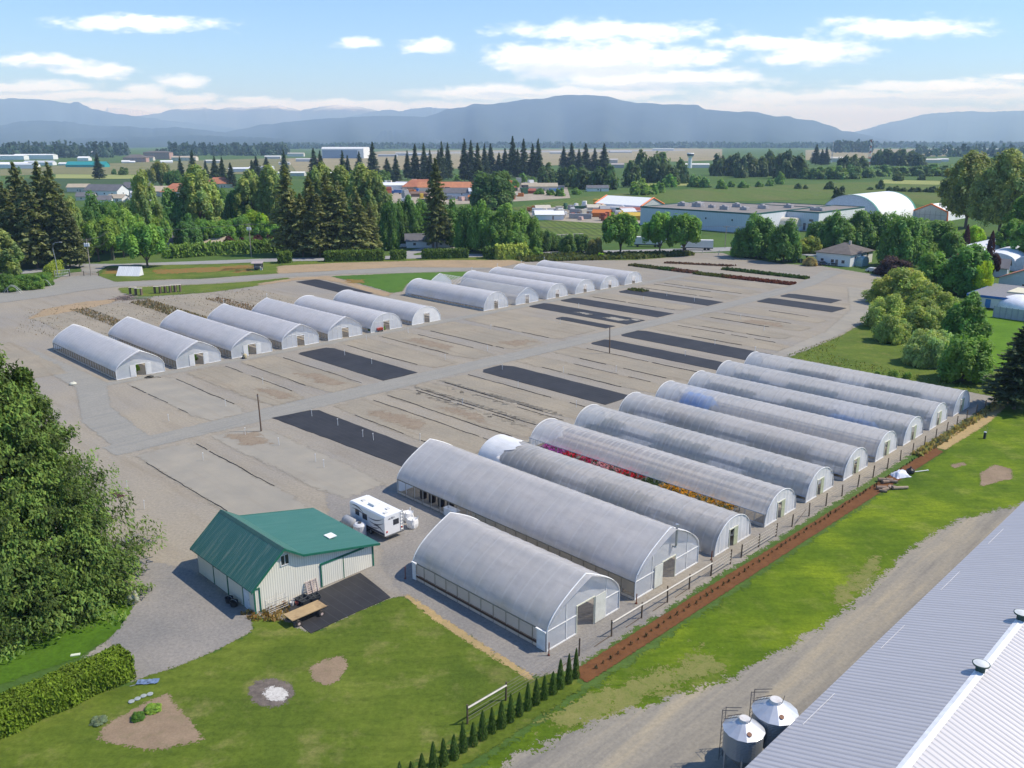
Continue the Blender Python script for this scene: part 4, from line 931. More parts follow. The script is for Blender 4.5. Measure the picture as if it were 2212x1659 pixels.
for p, q in zip(pb, pb[1:]):
    if p >= 77.5 or p < 65:
        for z in (.25, .55, .85, 1.15, 1.42): m.tube([(fx(p), p - 90, z), (fx(q), q - 90, z)], .012, 3)
    else:
        if m.v: m.build('wire', pm((.14, .13, .12), .6), fn)
        m = MB()
m.build('wire', pm((.14, .13, .12), .6), fn)
m = MB()
for b, d in ((46.6, 1), (50.7, 1), (54.8, 1), (58.6, 1), (62, 1), (82, -1)): m.tube([(fx(b), b - 90, .15), (fx(b), b - 90 - 2.2 * d, 1.05 if d < 0 else .05)], .035, 4)
m.build('brace', M_post, fn)
sd = None
for k in range(74):
    b = 46.2 + k * .93
    if b > 116: break
    if sd is None:
        m = MB()
        for j in range(26):
            a = rnd.uniform(0, 6.28); r_ = rnd.uniform(.03, .2); z = rnd.uniform(.02, .42) * (1 - r_ * 1.6); q = Vector((r_ * math.cos(a), r_ * math.sin(a), z)); e = Vector((rnd.uniform(-.1, .1), rnd.uniform(-.1, .1), .14))
            s = Vector((-math.sin(a), math.cos(a), 0)) * .05; m.face([q - s, q + s, q + e])
        m.tube([(0, 0, 0), (0, 0, .3)], .02, 4); o = m.build('seedling', paint('seedling_leaf', (.03, .055, .018), .8)); sd = o.data
    else: o = link('seedling', sd)
    o.location = W(-36.85 + rnd.uniform(-.12, .12), b, .045); s = rnd.uniform(.5, .95); o.scale = (s, s, s); o.rotation_euler = (0, 0, rnd.uniform(0, 6)); tag(o, 'tiny dark green seedling planted in the brown mulch strip', 'seedling', 'seedlings in the mulch strip')

# ---------------------------------------------------------------- long metal barn and silos in the bottom right corner
lb = thing('metal_barn', 'long grey-white ribbed metal barn at the bottom right of the yard', 'barn', W(-12.9, 60), GRID)
M_zinc = ribbed('zinc_roof', (.44, .43, .445), .46, 1, .45, .15, .5, .42, .05, dist=.05)
m = MB()
Y0, Y1 = -46.0, 41.2
for sx in (-1, 1):
    p = [(sx * 7.6, 4.0), (0, 6.4), (0, 6.28), (sx * 7.6, 3.88)]
    a = m.pts([(x, Y0, z) for x, z in p]); b = m.pts([(x, Y1, z) for x, z in p])
    for k in range(4): j = (k + 1) % 4; m.f.append([a[k], a[j], b[j], b[k]]); m.m.append(0)
    m.f.append(a); m.f.append(list(reversed(b))); m.m += [0, 0]
m.build('roof', M_zinc, lb)
m = MB(); m.face([(-7.2, Y0 + .4, 0), (-7.2, Y0 + .4, 3.95), (-7.2, Y1 - .4, 3.95), (-7.2, Y1 - .4, 0)]); m.face([(7.2, Y0 + .4, 0), (7.2, Y1 - .4, 0), (7.2, Y1 - .4, 3.95), (7.2, Y0 + .4, 3.95)])
for y in (Y0 + .4, Y1 - .4): m.face([(-7.2, y, 0), (7.2, y, 0), (7.2, y, 3.95), (0, y, 6.25), (-7.2, y, 3.95)])
m.build('wall', ribbed('barn_wall_steel', (.55, .56, .58), .3, 1, .6), lb)
m = MB()
for sx in (-1, 1): m.face([(0, Y0 - .05, 6.47), (0, Y1 + .05, 6.47), (sx * .3, Y1 + .05, 6.35), (sx * .3, Y0 - .05, 6.35)])
m.build('ridge_cap', pm((.72, .73, .74), .4), lb)
m = MB()
for y in (-14, -2, 10, 22, 33): m.tube([(-6.9, y, 4.25), (-6.9, y + 4.5, 4.25)], .022, 4)
m.build('snow_guard', pm((.55, .56, .58), .5), lb)
def ridgeB(x, y):
    p = at(x, y, 6.7); return AB(p)[1]
for x, y in ((2121, 1441), (2209, 1331), (2035, 1560)):
    b = ridgeB(x, y) - 60 if y < 1500 else -19.2
    m = MB(); m.lathe([(.30, 6.3), (.30, 6.75), (.52, 6.85), (.55, 6.95), (.50, 6.97)], 0, b, 20); vt = m.build('roof_vent', pm((.03, .07, .06), .5), lb)
    m = MB(); m.lathe([(.49, 6.96), (.25, 7.03), (0, 7.06)], 0, b, 20); m.build('vent_cap', pm((.62, .64, .62), .4), vt)
def silo(a, b, r, zr, za, lab):
    s = thing('grain_silo', lab, 'silo', W(a, b), GRID, 'steel feed silos by the metal barn')
    M = ribbed('silo_steel', (.36, .38, .40), .12, 2, .45, .5, .5, .4)
    m = MB(); m.lathe([(r * .25, .8), (r * .97, 1.9), (r * .97, zr)], n=32); m.build('shell', M, s)
    m = MB()
    for k in range(6): a_ = math.pi * k / 3; m.tube([(r * .95 * math.cos(a_), r * .95 * math.sin(a_), 0), (r * .95 * math.cos(a_), r * .95 * math.sin(a_), 2.0)], .07, 5)
    m.build('leg_frame', M_galv, s)
    m = MB(); n = 14; rim = m.pts([(r * 1.04 * math.cos(2 * math.pi * k / n), r * 1.04 * math.sin(2 * math.pi * k / n), zr) for k in range(n)]); tp = m.pts([(r * .27 * math.cos(2 * math.pi * k / n), r * .27 * math.sin(2 * math.pi * k / n), za - .16) for k in range(n)])
    for k in range(n): j = (k + 1) % n; m.f.append([rim[k], rim[j], tp[j], tp[k]]); m.m.append(0)
    m.build('roof', paint('silo_roof', (.56, .575, .60), .42, var=.12, scale=.8, metal=.45, spec=.5, dirt=((.35, .18, .10), .35)), s)
    m = MB(); m.cyl(0, 0, za - .2, za, r * .3, r * .27, 16); m.build('lid', paint('silo_lid', (.62, .60, .57), .5, var=.1, dirt=((.4, .25, .18), .5)), s)
    m = MB(); m.lathe([(.16, -.01), (.16, .05), (0, .06)], n=12); q = m.build('hatch', pm((.26, .14, .09), .8), s); q.location = (r * .55, -r * .45, zr + (za - .16 - zr) * .40); q.rotation_euler = (.25, .3, 0)
    m = MB()
    for dx in (-.22, .22): m.tube([(-r * 1.15, dx, .4), (-r * 1.15, dx, zr + .75)], .025, 5); m.tube([(-r * 1.05, dx, zr + .1), (-r * .28, dx, za)], .022, 4); m.tube([(-r * 1.15, dx, zr + .7), (-r * .3, dx, za + .45)], .022, 4)
    for k in range(12): m.tube([(-r * 1.15, -.22, .6 + k * .33), (-r * 1.15, .22, .6 + k * .33)], .016, 4)
    for k in range(5): f = k / 5; m.tube([(-r * (1.05 - .77 * f), -.22, zr + .1 + (za - zr - .1) * f), (-r * (1.05 - .77 * f), .22, zr + .1 + (za - zr - .1) * f)], .016, 4)
    m.tube([(r * .3, 0, za - .05), (r * .36, .1, za + .5)], .02, 4); m.build('ladder', pm((.10, .09, .09), .6), s)
silo(-21.95, 46.5, 1.45, 3.85, 4.75, 'larger steel feed silo with a rust-spotted cone roof by the metal barn')
silo(-22.7, 43.9, 1.3, 3.5, 4.3, 'second steel feed silo nearer the bottom of the view')

# oddments on the paddock
tp = thing('tarp_heap', 'crumpled white tarpaulin dumped on the grass by the mulch strip', 'tarpaulin', at(1945, 1028, .03), .3)
m = MB(); n = 9; idx = {}
for i in range(n):
    for j in range(n):
        x = (i / (n - 1) - .5) * 2.2; y = (j / (n - 1) - .5) * 1.5; z = max(0.02, .75 * math.exp(-(x * x * 1.1 + y * y * 2.2)) + rnd.uniform(-.1, .13)) * (0 if i in (0, n - 1) or j in (0, n - 1) else 1) + .02; idx[i, j] = m.pts([(x + rnd.uniform(-.1, .1), y + rnd.uniform(-.1, .1), z)])[0]
for i in range(n - 1):
    for j in range(n - 1): m.f.append([idx[i, j], idx[i + 1, j], idx[i + 1, j + 1], idx[i, j + 1]]); m.m.append(0)
m.build('tarp_cloth', paint('tarp_white', (.70, .72, .78), .6, var=.1), tp); m = MB(); m.tube([(-1, .6, .08), (-.2, .8, .3), (.6, .7, .1)], .03, 5); m.build('rope', pm((.3, .3, .5), .8), tp)
bg_ = thing('rubbish_bag', 'black rubbish bag beside the white tarpaulin on the grass', 'bag', at(1966, 1022, .03), 0)
m = MB(); m.lathe([(0, 0), (.42, .02), (.55, .25), (.45, .5), (.15, .66), (.08, .74), (.14, .84), (0, .8)], n=11); m.build('sack_body', pm((.02, .02, .02), .35), bg_); m = MB(); m.cyl(0, 0, .68, .72, .11, .11, 8); m.build('tie', pm((.5, .1, .05), .6), bg_)
m = MB(); m.tube([(0, 0, .06), (1.9, .5, .07)], .055, 6); m.box(1.85, .4, .02, 2.0, .6, .12); tag(m.build('white_pipe', M_whitep, loc=at(1975, 1020, .03)), 'white plastic pipe lying past the black bag on the grass', 'pipe')
lg = thing('log', 'pale sawn log lying on the paddock grass below the tarpaulin', 'log', at(1945, 1057, .03), .1)
m = MB(); m.tube([(-.95, 0, .2), (.95, .06, .19)], .2, 10, .18); m.build('bark', paint('bark_pale', (.34, .27, .2), .9, var=.25), lg); m = MB(); m.tube([(.951, .06, .19), (.955, .06, .19)], .165, 10); m.build('cut_face', pm((.5, .4, .28), .9), lg)
fw = []
for i, (x, y, s) in enumerate([(1905, 1040, .25), (1913, 1044, .22), (1921, 1041, .26), (1929, 1043, .2), (1904, 1057, .24), (1912, 1060, .2), (1921, 1056, .22), (1930, 1055, .2), (1907, 1063, .17)]):
    m = MB(); l = rnd.uniform(.35, .6); m.tube([(-l, 0, s), (l, .05, s)], s, 8, s * .9); m.tube([(l, .05, s), (l + .01, .05, s)], s * .8, 8)
    tag(m.build('firewood', paint('firewood_bark', (.27, .2, .15), .9, var=.3), loc=at(x, y, .03), rz=rnd.uniform(-1, 1)), 'short piece of firewood scattered on the paddock edge', 'firewood', 'firewood scattered by the mulch strip')
tr = thing('standpipe', 'dark standpipe with a leafy stake on the bright paddock grass', 'standpipe', at(2126, 948), 0)
m = MB(); m.cyl(0, 0, 0, .95, .17, .15, 10); m.build('barrel', pm((.025, .03, .035), .6), tr); m = MB(); m.cyl(0, 0, .95, 1.05, .2, .18, 10); m.build('cap', pm((.6, .62, .66), .5), tr); m = MB(); m.tube([(.3, .1, 0), (.32, .1, 1.7)], .03, 5); m.build('stake', pm((.4, .42, .2), .8), tr)
for x, y, lab in ((163, 1415, 'pale flat board lying on the shaded lawn below the cedar'),): m = MB(); m.box(-.35, -.15, .0, .35, .15, .06); m.box(-.3, -.1, .06, .3, .1, .07); tag(m.build('flat_board', pm((.62, .66, .5), .8), loc=at(163, 1415, .04), rz=.3), lab, 'board')
bt = thing('blue_tarp', 'crumpled blue tarp at the end of the clipped hedge', 'tarp', at(319, 1474, .04), .1)
m = MB()
for i in range(6):
    for j in range(3):
        x = -.8 + i * .27; y = -.3 + j * .2; m.face([(x, y, .03 + rnd.uniform(0, .1)), (x + .27, y, .03 + rnd.uniform(0, .1)), (x + .27, y + .2, .03 + rnd.uniform(0, .1)), (x, y + .2, .03 + rnd.uniform(0, .1))])
m.build('tarp_cloth', pm((.14, .2, .32), .6), bt); m = MB(); m.tube([(-.8, -.3, .05), (-1.2, -.4, .03)], .02, 4); m.build('rope', pm((.3, .35, .4), .8), bt)
for i, (x, y) in enumerate([(284, 1516), (297, 1510), (310, 1504), (324, 1500)]):
    m = MB(); m.lathe([(0, 0), (.22, 0), (.24, .05), (.2, .08), (0, .08)], n=9); tag(m.build('stepping_stone', pm((.30, .33, .32), .85), loc=at(x, y, .045), rz=i), 'small grey stepping stone along the edge of the vegetable plot', 'stone', 'stepping stones beside the vegetable plot')
# ---------------------------------------------------------------- vegetation
def leaf_mat(name, transl=.25, rough=.6):
    """leaf colour comes from the object's own colour times a per-clump variation"""
    t = NT(name); oi = t.n('ObjectInfo'); a = t.n('Attribute'); a.attribute_name = 'tint'
    col = t.mix(1, oi.outputs['Color'], a.outputs['Color'], 'MULTIPLY')
    p = t.n('BsdfPrincipled'); t.set(p.inputs['Base Color'], col); p.inputs['Roughness'].default_value = rough; p.inputs['Specular IOR Level'].default_value = .25
    tr = t.n('BsdfTranslucent'); t.set(tr.inputs[0], t.mix(1, col, (1.25, 1.35, .7), 'MULTIPLY'))
    return t.done(t.mixs(transl, p.outputs[0], tr.outputs[0]))
KF = 2.9
LEAF = leaf_mat('leaves', .42); NEEDLE = leaf_mat('needles', .28, .7)
BARK = paint('bark', (.15, .115, .085), .95, var=.3, scale=2); BARK_PALE = paint('bark_grey', (.36, .33, .29), .95, var=.25, scale=2)

ZS = [1.0]
def quads(P, Nn, s, asp, rng, axis=None, jit=.6):
    n = len(P); Nn = Nn + rng.normal(0, jit, (n, 3)); Nn /= np.linalg.norm(Nn, axis=1)[:, None] + 1e-9
    a = rng.normal(0, 1, (n, 3)) if axis is None else axis + rng.normal(0, .25, (n, 3))
    u = np.cross(Nn, a); u /= np.linalg.norm(u, axis=1)[:, None] + 1e-9
    v = np.cross(u, Nn); s = (s * rng.uniform(.65, 1.35, n))[:, None]
    u = u * s; v = v * s * asp; u[:, 2] *= ZS[0]; v[:, 2] *= ZS[0]
    return np.stack([P - u * .55 - v, P + u * .55 - v * .8, P + u * .5 + v, P - u * .5 + v * .85], 1).reshape(-1, 3)

def leafy(name, V, T, mat):
    """V: 4 verts per leaf, T: tint per leaf"""
    me = bpy.data.meshes.new(name); n = len(V) // 4
    fill(me, V, np.arange(4 * n).reshape(n, 4))
    c = np.ones((4 * n, 4), np.float32); c[:, :3] = np.repeat(T, 4, 0)
    me.attributes.new('tint', 'FLOAT_COLOR', 'POINT').data.foreach_set('color', c.ravel())
    me.materials.append(mat); return me

def sph(rng, n):
    d = rng.normal(0, 1, (n, 3)); return d / np.linalg.norm(d, axis=1)[:, None]

def tint(rng, k, n, var=.28, leaf=.18, warm=.12):
    b = rng.uniform(1 - var, 1 + var, k); w = rng.uniform(-warm, warm, k)
    t = np.stack([b * (1 + w * 1.4), b * (1 + w * .3), b * (1 - w)], 1)
    return np.repeat(t, n, 0) * rng.uniform(1 - leaf, 1 + leaf, (k * n, 1))

def crown_round(seed, k=85, n=170, leaf=.052, lo=.12, r0=(.17, .30), shell=(.55, .92), top=1.0, narrow=1.0):
    rng = np.random.default_rng(seed); d = sph(rng, k); dome = lo < .1; d[:, 2] = np.abs(d[:, 2]) if dome else np.where(d[:, 2] < -.55, -d[:, 2], d[:, 2])
    f = rng.uniform(*shell, (k, 1)); zc = (top + lo) / 2; zr = (top - lo) / 2
    lump = 1 + .16 * np.sin(d[:, :1] * 5 + seed) * np.cos(d[:, 1:2] * 4 + seed * 2)
    Cc = d * f * lump * (np.array([.86, .86, .80]) if dome else np.array([narrow, narrow, zr * .86])) + ([0, 0, .06 if lo < .035 else .14] if dome else [0, 0, zc])
    r = rng.uniform(*r0, k); dd = sph(rng, k * n); dd[:, 2] = dd[:, 2] * .85 + .1
    P = np.repeat(Cc, n, 0) + dd * (np.repeat(r, n) * rng.uniform(.55, 1.05, k * n))[:, None] * np.array([1, 1, .75])
    P[:, 2] = np.clip(P[:, 2], lo * .7, None)
    V = quads(P, dd + [0, 0, .75], np.full(k * n, leaf), 1.2, rng, None, .45)
    return V, tint(rng, k, n)

def crown_poplar(seed, k=120, n=130, leaf=.052, lo=.12):
    """upright open crown, tufts strung along rising limbs"""
    rng = np.random.default_rng(seed); Cc = []
    for i in range(k):
        z = lo + (1 - lo) * rng.uniform(0, 1) ** .85; w = .95 * math.sin(math.pi * min(1, .12 + .86 * (z - lo) / (1 - lo))) ** .7
        a = rng.uniform(0, 6.283); q = w * rng.uniform(.25, 1) ** .6; q *= 1 + .25 * math.sin(a * 3 + seed)
        Cc.append((q * math.cos(a), q * math.sin(a), z))
    Cc = np.array(Cc); r = rng.uniform(.12, .26, k); dd = sph(rng, k * n)
    P = np.repeat(Cc, n, 0) + dd * (np.repeat(r, n) * rng.uniform(.3, 1.05, k * n))[:, None] * np.array([1, 1, .5])
    return quads(P, dd + [0, 0, .7], np.full(k * n, leaf), 1.25, rng, None, .45), tint(rng, k, n, .3)

def crown_fir(seed, levels=46, br=11, n=24, leaf=.085, lo=.07, ragged=.28, power=.8):
    rng = np.random.default_rng(seed); P = []; A = []; Tt = []; S = []
    for i in range(levels):
        z = lo + (1 - lo) * (i / (levels - 1)) ** .95
        R = max(.04, (1 - (z - lo) / (1 - lo)) ** power * (.35 + .65 * min(1, (z - lo) * 6 + .45)))
        for j in range(max(3, int(br * (.45 + .55 * R)))):
            a = rng.uniform(0, 6.283); L = R * rng.uniform(1 - ragged * 1.6, 1 + ragged * .5); b = rng.uniform(.6, 1.25)
            m = max(3, int(n * (.35 + .65 * L)))
            s = np.linspace(.18, 1, m) + rng.uniform(-.03, .03, m)
            side = rng.normal(0, .16, m) * (1.05 - s * .6) * L; dr = -.10 * L * s ** 1.5 + rng.normal(0, .008, m) + .02 * (s > .8)
            c_, s_ = math.cos(a), math.sin(a)
            P.append(np.stack([c_ * L * s - s_ * side, s_ * L * s + c_ * side, z + dr * .55], 1)); A.append(np.tile([c_, s_, -.25], (m, 1)) + rng.normal(0, .3, (m, 3)))
            Tt.append(np.full(m, b)); S.append(np.full(m, leaf * (.55 + .45 * L)))
    P = np.concatenate(P); A = np.concatenate(A); b = np.concatenate(Tt); S = np.concatenate(S)
    P[:, 2] = np.clip(P[:, 2], .02, None)
    V = quads(P, np.tile([0., 0, 1], (len(P), 1)), S, 1.5, rng, A, .45)
    w = rng.uniform(-.1, .1, len(P))
    return V, np.stack([b * (1 + w), b, b * (1 - w)], 1) * rng.uniform(.82, 1.18, (len(P), 1))

def crown_column(seed, n=900, leaf=.13):
    """narrow flame of upright sprays"""
    rng = np.random.default_rng(seed); z = rng.uniform(.01, 1, n) ** 1.05; R = np.clip((1 - z) ** .62 * np.minimum(1, z * 7 + .55), .03, 1)
    a = rng.uniform(0, 6.283, n); q = R * rng.uniform(.72, 1.05, n)
    P = np.stack([q * np.cos(a), q * np.sin(a), z], 1); Nn = np.stack([np.cos(a), np.sin(a), np.full(n, .25)], 1)
    V = quads(P, Nn, np.full(n, leaf), .55, rng, np.tile([0., 0, 1], (n, 1)), .4)
    b = rng.uniform(.6, 1.35, n); return V, np.stack([b * 1.02, b, b], 1)

VAR = {}
def variant(kind, i):
    if (kind, i) in VAR: return VAR[kind, i]
    s = 100 * len(kind) + i * 7 + 3; ZS[0] = {'round': .55, 'dense': .6, 'far_round': .75, 'shrub': 1.0, 'arching': 1.0, 'poplar': .32, 'airy': .42, 'fir': .24, 'oldfir': .24, 'far_fir': .25, 'column': .45}[kind]
    if kind == 'round': d = crown_round(s)
    elif kind == 'dense': d = crown_round(s, 130, 150, .046, .04, (.16, .29), (.6, .97))
    elif kind == 'far_round': d = crown_round(s, 40, 40, .11, .03, (.2, .34))
    elif kind == 'shrub': d = crown_round(s, 210, 130, .030, .01, (.15, .27), (.5, .95))
    elif kind == 'arching': d = crown_round(s, 240, 130, .025, .01, (.12, .23), (.42, 1.0))
    elif kind == 'poplar': d = crown_poplar(s)
    elif kind == 'airy': d = crown_poplar(s, 180, 120, .036, .22)
    elif kind == 'fir': d = crown_fir(s)
    elif kind == 'oldfir': d = crown_fir(s, 48, 10, 28, .085, .10, .45, .62)
    elif kind == 'far_fir': d = crown_fir(s, 15, 6, 5, .27, .05, .3, .75)
    elif kind == 'column': d = crown_column(s)
    me = leafy('crown', d[0], d[1], NEEDLE if 'fir' in kind or kind == 'column' else LEAF)
    VAR[kind, i] = me; ZS[0] = 1.0; return me
TR = {}
def trunk_mesh(kind, pale=False):
    if (kind, pale) in TR: return TR[kind, pale]
    m = MB(); rr = .045 if 'fir' not in kind else .05
    if 'fir' in kind or kind == 'column': m.tube([(0, 0, 0), (.01, 0, .5), (0, 0, .97)], rr * 1.1, 7, .006)
    else:
        m.tube([(0, 0, 0), (.01, .01, .22), (-.01, 0, .45)], rr * 1.25, 8, rr * .8)
        for k in range(6):
            a = k * 1.05 + .3; z0 = .14 + .05 * (k % 3); m.tube([(0, 0, z0), (.25 * math.cos(a), .25 * math.sin(a), z0 + .2), (.55 * math.cos(a), .55 * math.sin(a), z0 + .46)], rr * .6, 5, rr * .15)
        m.tube([(-.01, 0, .45), (.05, .03, .66), (.02, .0, .88)], rr * .8, 6, rr * .15)
    o = m.build('trunk', BARK_PALE if pale else BARK); me = o.data; bpy.data.objects.remove(o); TR[kind, pale] = me; return me

NVAR = {'round': 4, 'dense': 4, 'far_round': 4, 'shrub': 3, 'arching': 2, 'poplar': 3, 'airy': 2, 'fir': 4, 'oldfir': 4, 'far_fir': 4, 'column': 4}
def plant(kind, pos, r, h, color, name, label, cat, group=None, pale=False, var=None):
    root = thing(name, label, cat, pos, rnd.uniform(0, 6.28), group)
    c = link('crown', variant(kind, rnd.randrange(NVAR[kind]) if var is None else var), root); c.scale = (r, r, h)
    j = KF * rnd.uniform(.88, 1.12); c.color = (color[0] * j, color[1] * j, color[2] * j * .8, 1)
    if kind not in ('shrub', 'arching'):
        t = link('trunk', trunk_mesh(kind, pale), root); t.scale = (max(r, h * .18), max(r, h * .18), h)
    return root

def px(kind, x, yt, yb, hw, color, name, label, cat='tree', group=None, **kw):
    p = at(x, yb); h = hgt(x, yb, yt); r = hw * depth(p) / FL
    return plant(kind, p, r, h, color, name, label, cat, group, **kw)

FIRC = (.074, .082, .042); FIRB = (.032, .046, .029); OLIVE = (.075, .082, .034); DKG = (.05, .09, .028); MID = (.062, .112, .026); BRT = (.085, .130, .030); LIME = (.14, .20, .02); POP = (.105, .128, .050); PURP = (.030, .012, .015); SHR = (.15, .172, .055)

def row(kind, items, color, name, desc, place, cat='tree', group=None, **kw):
    """items (x, top, base, half width[, colour]) told apart left to right"""
    items = sorted(items, key=lambda q: q[0]); n = len(items)
    for i, it in enumerate(items):
        o = ordw(i) if i < (n + 1) // 2 else ordw(n - 1 - i)
        side = 'left' if i < (n + 1) // 2 else 'right'
        lab = (f'{desc}, {o} from the {side} {place}' if n > 1 else f'{desc} {place}')
        px(kind, it[0], it[1], it[2], it[3], it[4] if len(it) > 4 else color, name, lab, cat, group or f'{desc}s {place}', **kw)

# big cedar of the left edge: broad drooping cone with several leaders
def cedar():
    rng = np.random.default_rng(11)
    root = thing('cedar_tree', 'huge drooping cedar filling the left edge beside the gravel drive', 'tree', (-46.5, 71.0, 0))
    Hh, R0 = 27.5, 14.2; P = []; A = []; Nn = []; Tt = []; S = []
    leaders = [(0, 0, 1.0, 1.0), (2.0, -1.5, .82, .74), (-3, -2, .85, .7), (2.5, 3, .75, .7), (5.0, -.5, .56, .56), (-2, 5, .8, .6), (8.2, -2.2, .33, .40), (4.0, -6, .42, .5), (-1, -6.5, .50, .5), (-6, -5, .5, .5)]
    for lx, ly, lh, lr in leaders:
        nb = int(560 * lr ** .75)
        for i in range(nb):
            s = rng.uniform(0, 1) ** .8; z = (.05 + .95 * s) * Hh * lh; R = R0 * lr * (1 - s) ** 1.0 + .25
            a = rng.uniform(0, 6.283); q = R * rng.uniform(.62, 1.06); b = rng.uniform(.35, 1.5)  # wide tint range paints lit sprays and dark hollows into the leaf colour
            c_, s_ = math.cos(a), math.sin(a); m = 64
            # spray: a fan of hanging fronds at the end of a bough
            u = rng.uniform(-1, 0.15, m); w = rng.normal(0, .5, m); dz = -rng.uniform(0, 1.3, m) * (1 + u * .3) - .25 * w * w + .5 * u
            L = .75 + .75 * (1 - s)
            rad = q + u * L * 1.25
            P.append(np.stack([lx + c_ * rad - s_ * w * L * .8, ly + s_ * rad + c_ * w * L * .8, np.maximum(.5, z + dz * .75 * L)], 1))
            Nn.append(np.tile([c_ * .8, s_ * .8, .55], (m, 1))); A.append(np.tile([c_ * .35, s_ * .35, -.9], (m, 1)) + rng.normal(0, .35, (m, 3)))
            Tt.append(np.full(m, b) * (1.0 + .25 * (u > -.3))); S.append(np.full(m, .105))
    P = np.concatenate(P); A = np.concatenate(A); Nn = np.concatenate(Nn); b = np.concatenate(Tt); S = np.concatenate(S)
    V = quads(P, Nn, S, 1.45, rng, A, .5); w = rng.uniform(-.1, .16, len(P))
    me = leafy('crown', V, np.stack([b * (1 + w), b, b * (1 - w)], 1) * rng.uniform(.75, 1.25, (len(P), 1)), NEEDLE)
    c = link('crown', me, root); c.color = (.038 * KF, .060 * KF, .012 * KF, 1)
    m = MB(); m.tube([(0, 0, 0), (.1, 0, 8), (0, .1, 18), (0, 0, 26.5)], .75, 10, .06)
    for lx, ly, lh, lr in leaders[1:]: m.tube([(0, 0, 1.5), (lx * .8, ly * .8, 4), (lx, ly, Hh * lh * .9)], .3, 6, .05)
    m.build('trunk', BARK, root)
cedar()
px('shrub', 290, 1276, 1302, 13, (.20, .195, .21), 'flowering_shrub', 'small white flowering shrub under the edge of the big cedar', 'shrub')

def hedge(pts, w, h, color, label, leaf=.10, dens=26, rough=.07, name='hedge', rounded=.25, flick=0.0, seed=1, group=None):
    """clipped hedge along ground points: dark core and a skin of small leaf faces, one mesh"""
    rng = np.random.default_rng(seed); V = []; T = []; core = MB(); c0 = Vector(pts[0])
    for p, q in zip(pts, pts[1:]):
        p = Vector(p[:2]); q = Vector(q[:2]); d = (q - p); L = d.length; d.normalize(); nrm = Vector((-d.y, d.x)); n = int((2 * h + w) * L * dens)
        s = rng.uniform(0, L, n); per = rng.uniform(0, 2 * h + w, n); lat = np.where(per < h, -w / 2, np.where(per < h + w, per - h - w / 2, w / 2)); z = np.where(per < h, per, np.where(per < h + w, h, 2 * h + w - per))
        rr = rounded * np.minimum(1, np.maximum(0, (z - h + .35) / .35)) * np.sign(lat) * (np.abs(lat) > w / 2 - .3); lat = lat - rr * .5
        z = z - .10 * (np.abs(lat) > w * .3) * (z > h - .05) + rng.normal(0, rough, n) + flick * np.abs(rng.normal(0, 1, n)) * (z > h * .8); lat = lat + rng.normal(0, rough, n) + .10 * np.sin(s * 1.7 + z)
        nx = np.where(per < h, -1, np.where(per < h + w, 0, 1)); nz = np.where((per >= h) & (per < h + w), 1, .3)
        P = np.stack([p.x + d.x * s + nrm.x * lat - c0.x, p.y + d.y * s + nrm.y * lat - c0.y, np.maximum(z, .03)], 1)
        V.append(quads(P, np.stack([nrm.x * nx, nrm.y * nx, nz], 1), np.full(n, leaf), 1.3, rng, np.tile([0., 0, 1], (n, 1)), .7))
        b = rng.uniform(.62, 1.3, n) * (1 + .16 * np.sin(s * 2.3 + z * 1.4) * np.cos(s * .9)); T.append(np.stack([b * 1.03, b, b * .95], 1))
        ends = [0.0, L]
        for e in ends:
            m_ = int(w * h * dens); P = np.stack([p.x + d.x * e + nrm.x * (y := rng.uniform(-w / 2, w / 2, m_)) - c0.x + rng.normal(0, rough, m_), p.y + d.y * e + nrm.y * y - c0.y, rng.uniform(.03, h, m_)], 1)
            V.append(quads(P, np.tile([d.x * (1 if e else -1), d.y * (1 if e else -1), .2], (m_, 1)), np.full(m_, leaf), 1.3, rng)); b = rng.uniform(.62, 1.3, m_); T.append(np.stack([b, b, b], 1))
    V = np.concatenate(V); T = np.concatenate(T)
    # inner mass: core box in a darker leaf tint, as further quads
    cv = []
    for p, q in zip(pts, pts[1:]):
        p = Vector(p[:2]); q = Vector(q[:2]); d = (q - p).normalized(); nrm = Vector((-d.y, d.x)); k = w / 2 - .12
        c = [(*(a + nrm * sg * k - c0.xy), zz) for a in (p + d * .12, q - d * .12) for sg in (-1, 1) for zz in (0.0, h - .14)]
        for f in ((0, 1, 5, 4), (2, 3, 7, 6), (1, 3, 7, 5), (0, 1, 3, 2), (4, 5, 7, 6)): cv += [c[i] for i in f]
    V = np.concatenate([V, np.array(cv)]); T = np.concatenate([T, np.full((len(cv) // 4, 3), .45)])
    o = link(name, leafy(name, V, T, NEEDLE), None, (c0.x, c0.y, 0)); o.color = (*mulc(color, KF * .85), 1)
    return tag(o, label, 'hedge', group)

hedge([W(-61.6, 1.5), W(-62.55, 20.0)], 2.5, 2.0, (.066, .10, .008), 'thick clipped green hedge in the bottom left corner beside the gravel drive', .085, 150, .05, seed=3)

# row of young arborvitae at the bottom
for i in range(29):
    b = 44.2 - i * .9; h = 2.05 + rnd.uniform(-.3, .3) + (.3 if i < 3 else 0)
    plant('column', W(-37.15 + rnd.uniform(-.06, .06), b), .36 + rnd.uniform(-.04, .05), h, (.032, .055, .014), 'arborvitae', f'young narrow arborvitae, {ordw(i)} from the mulch strip end of its row by the lawn', 'tree', 'row of arborvitae along the lawn')

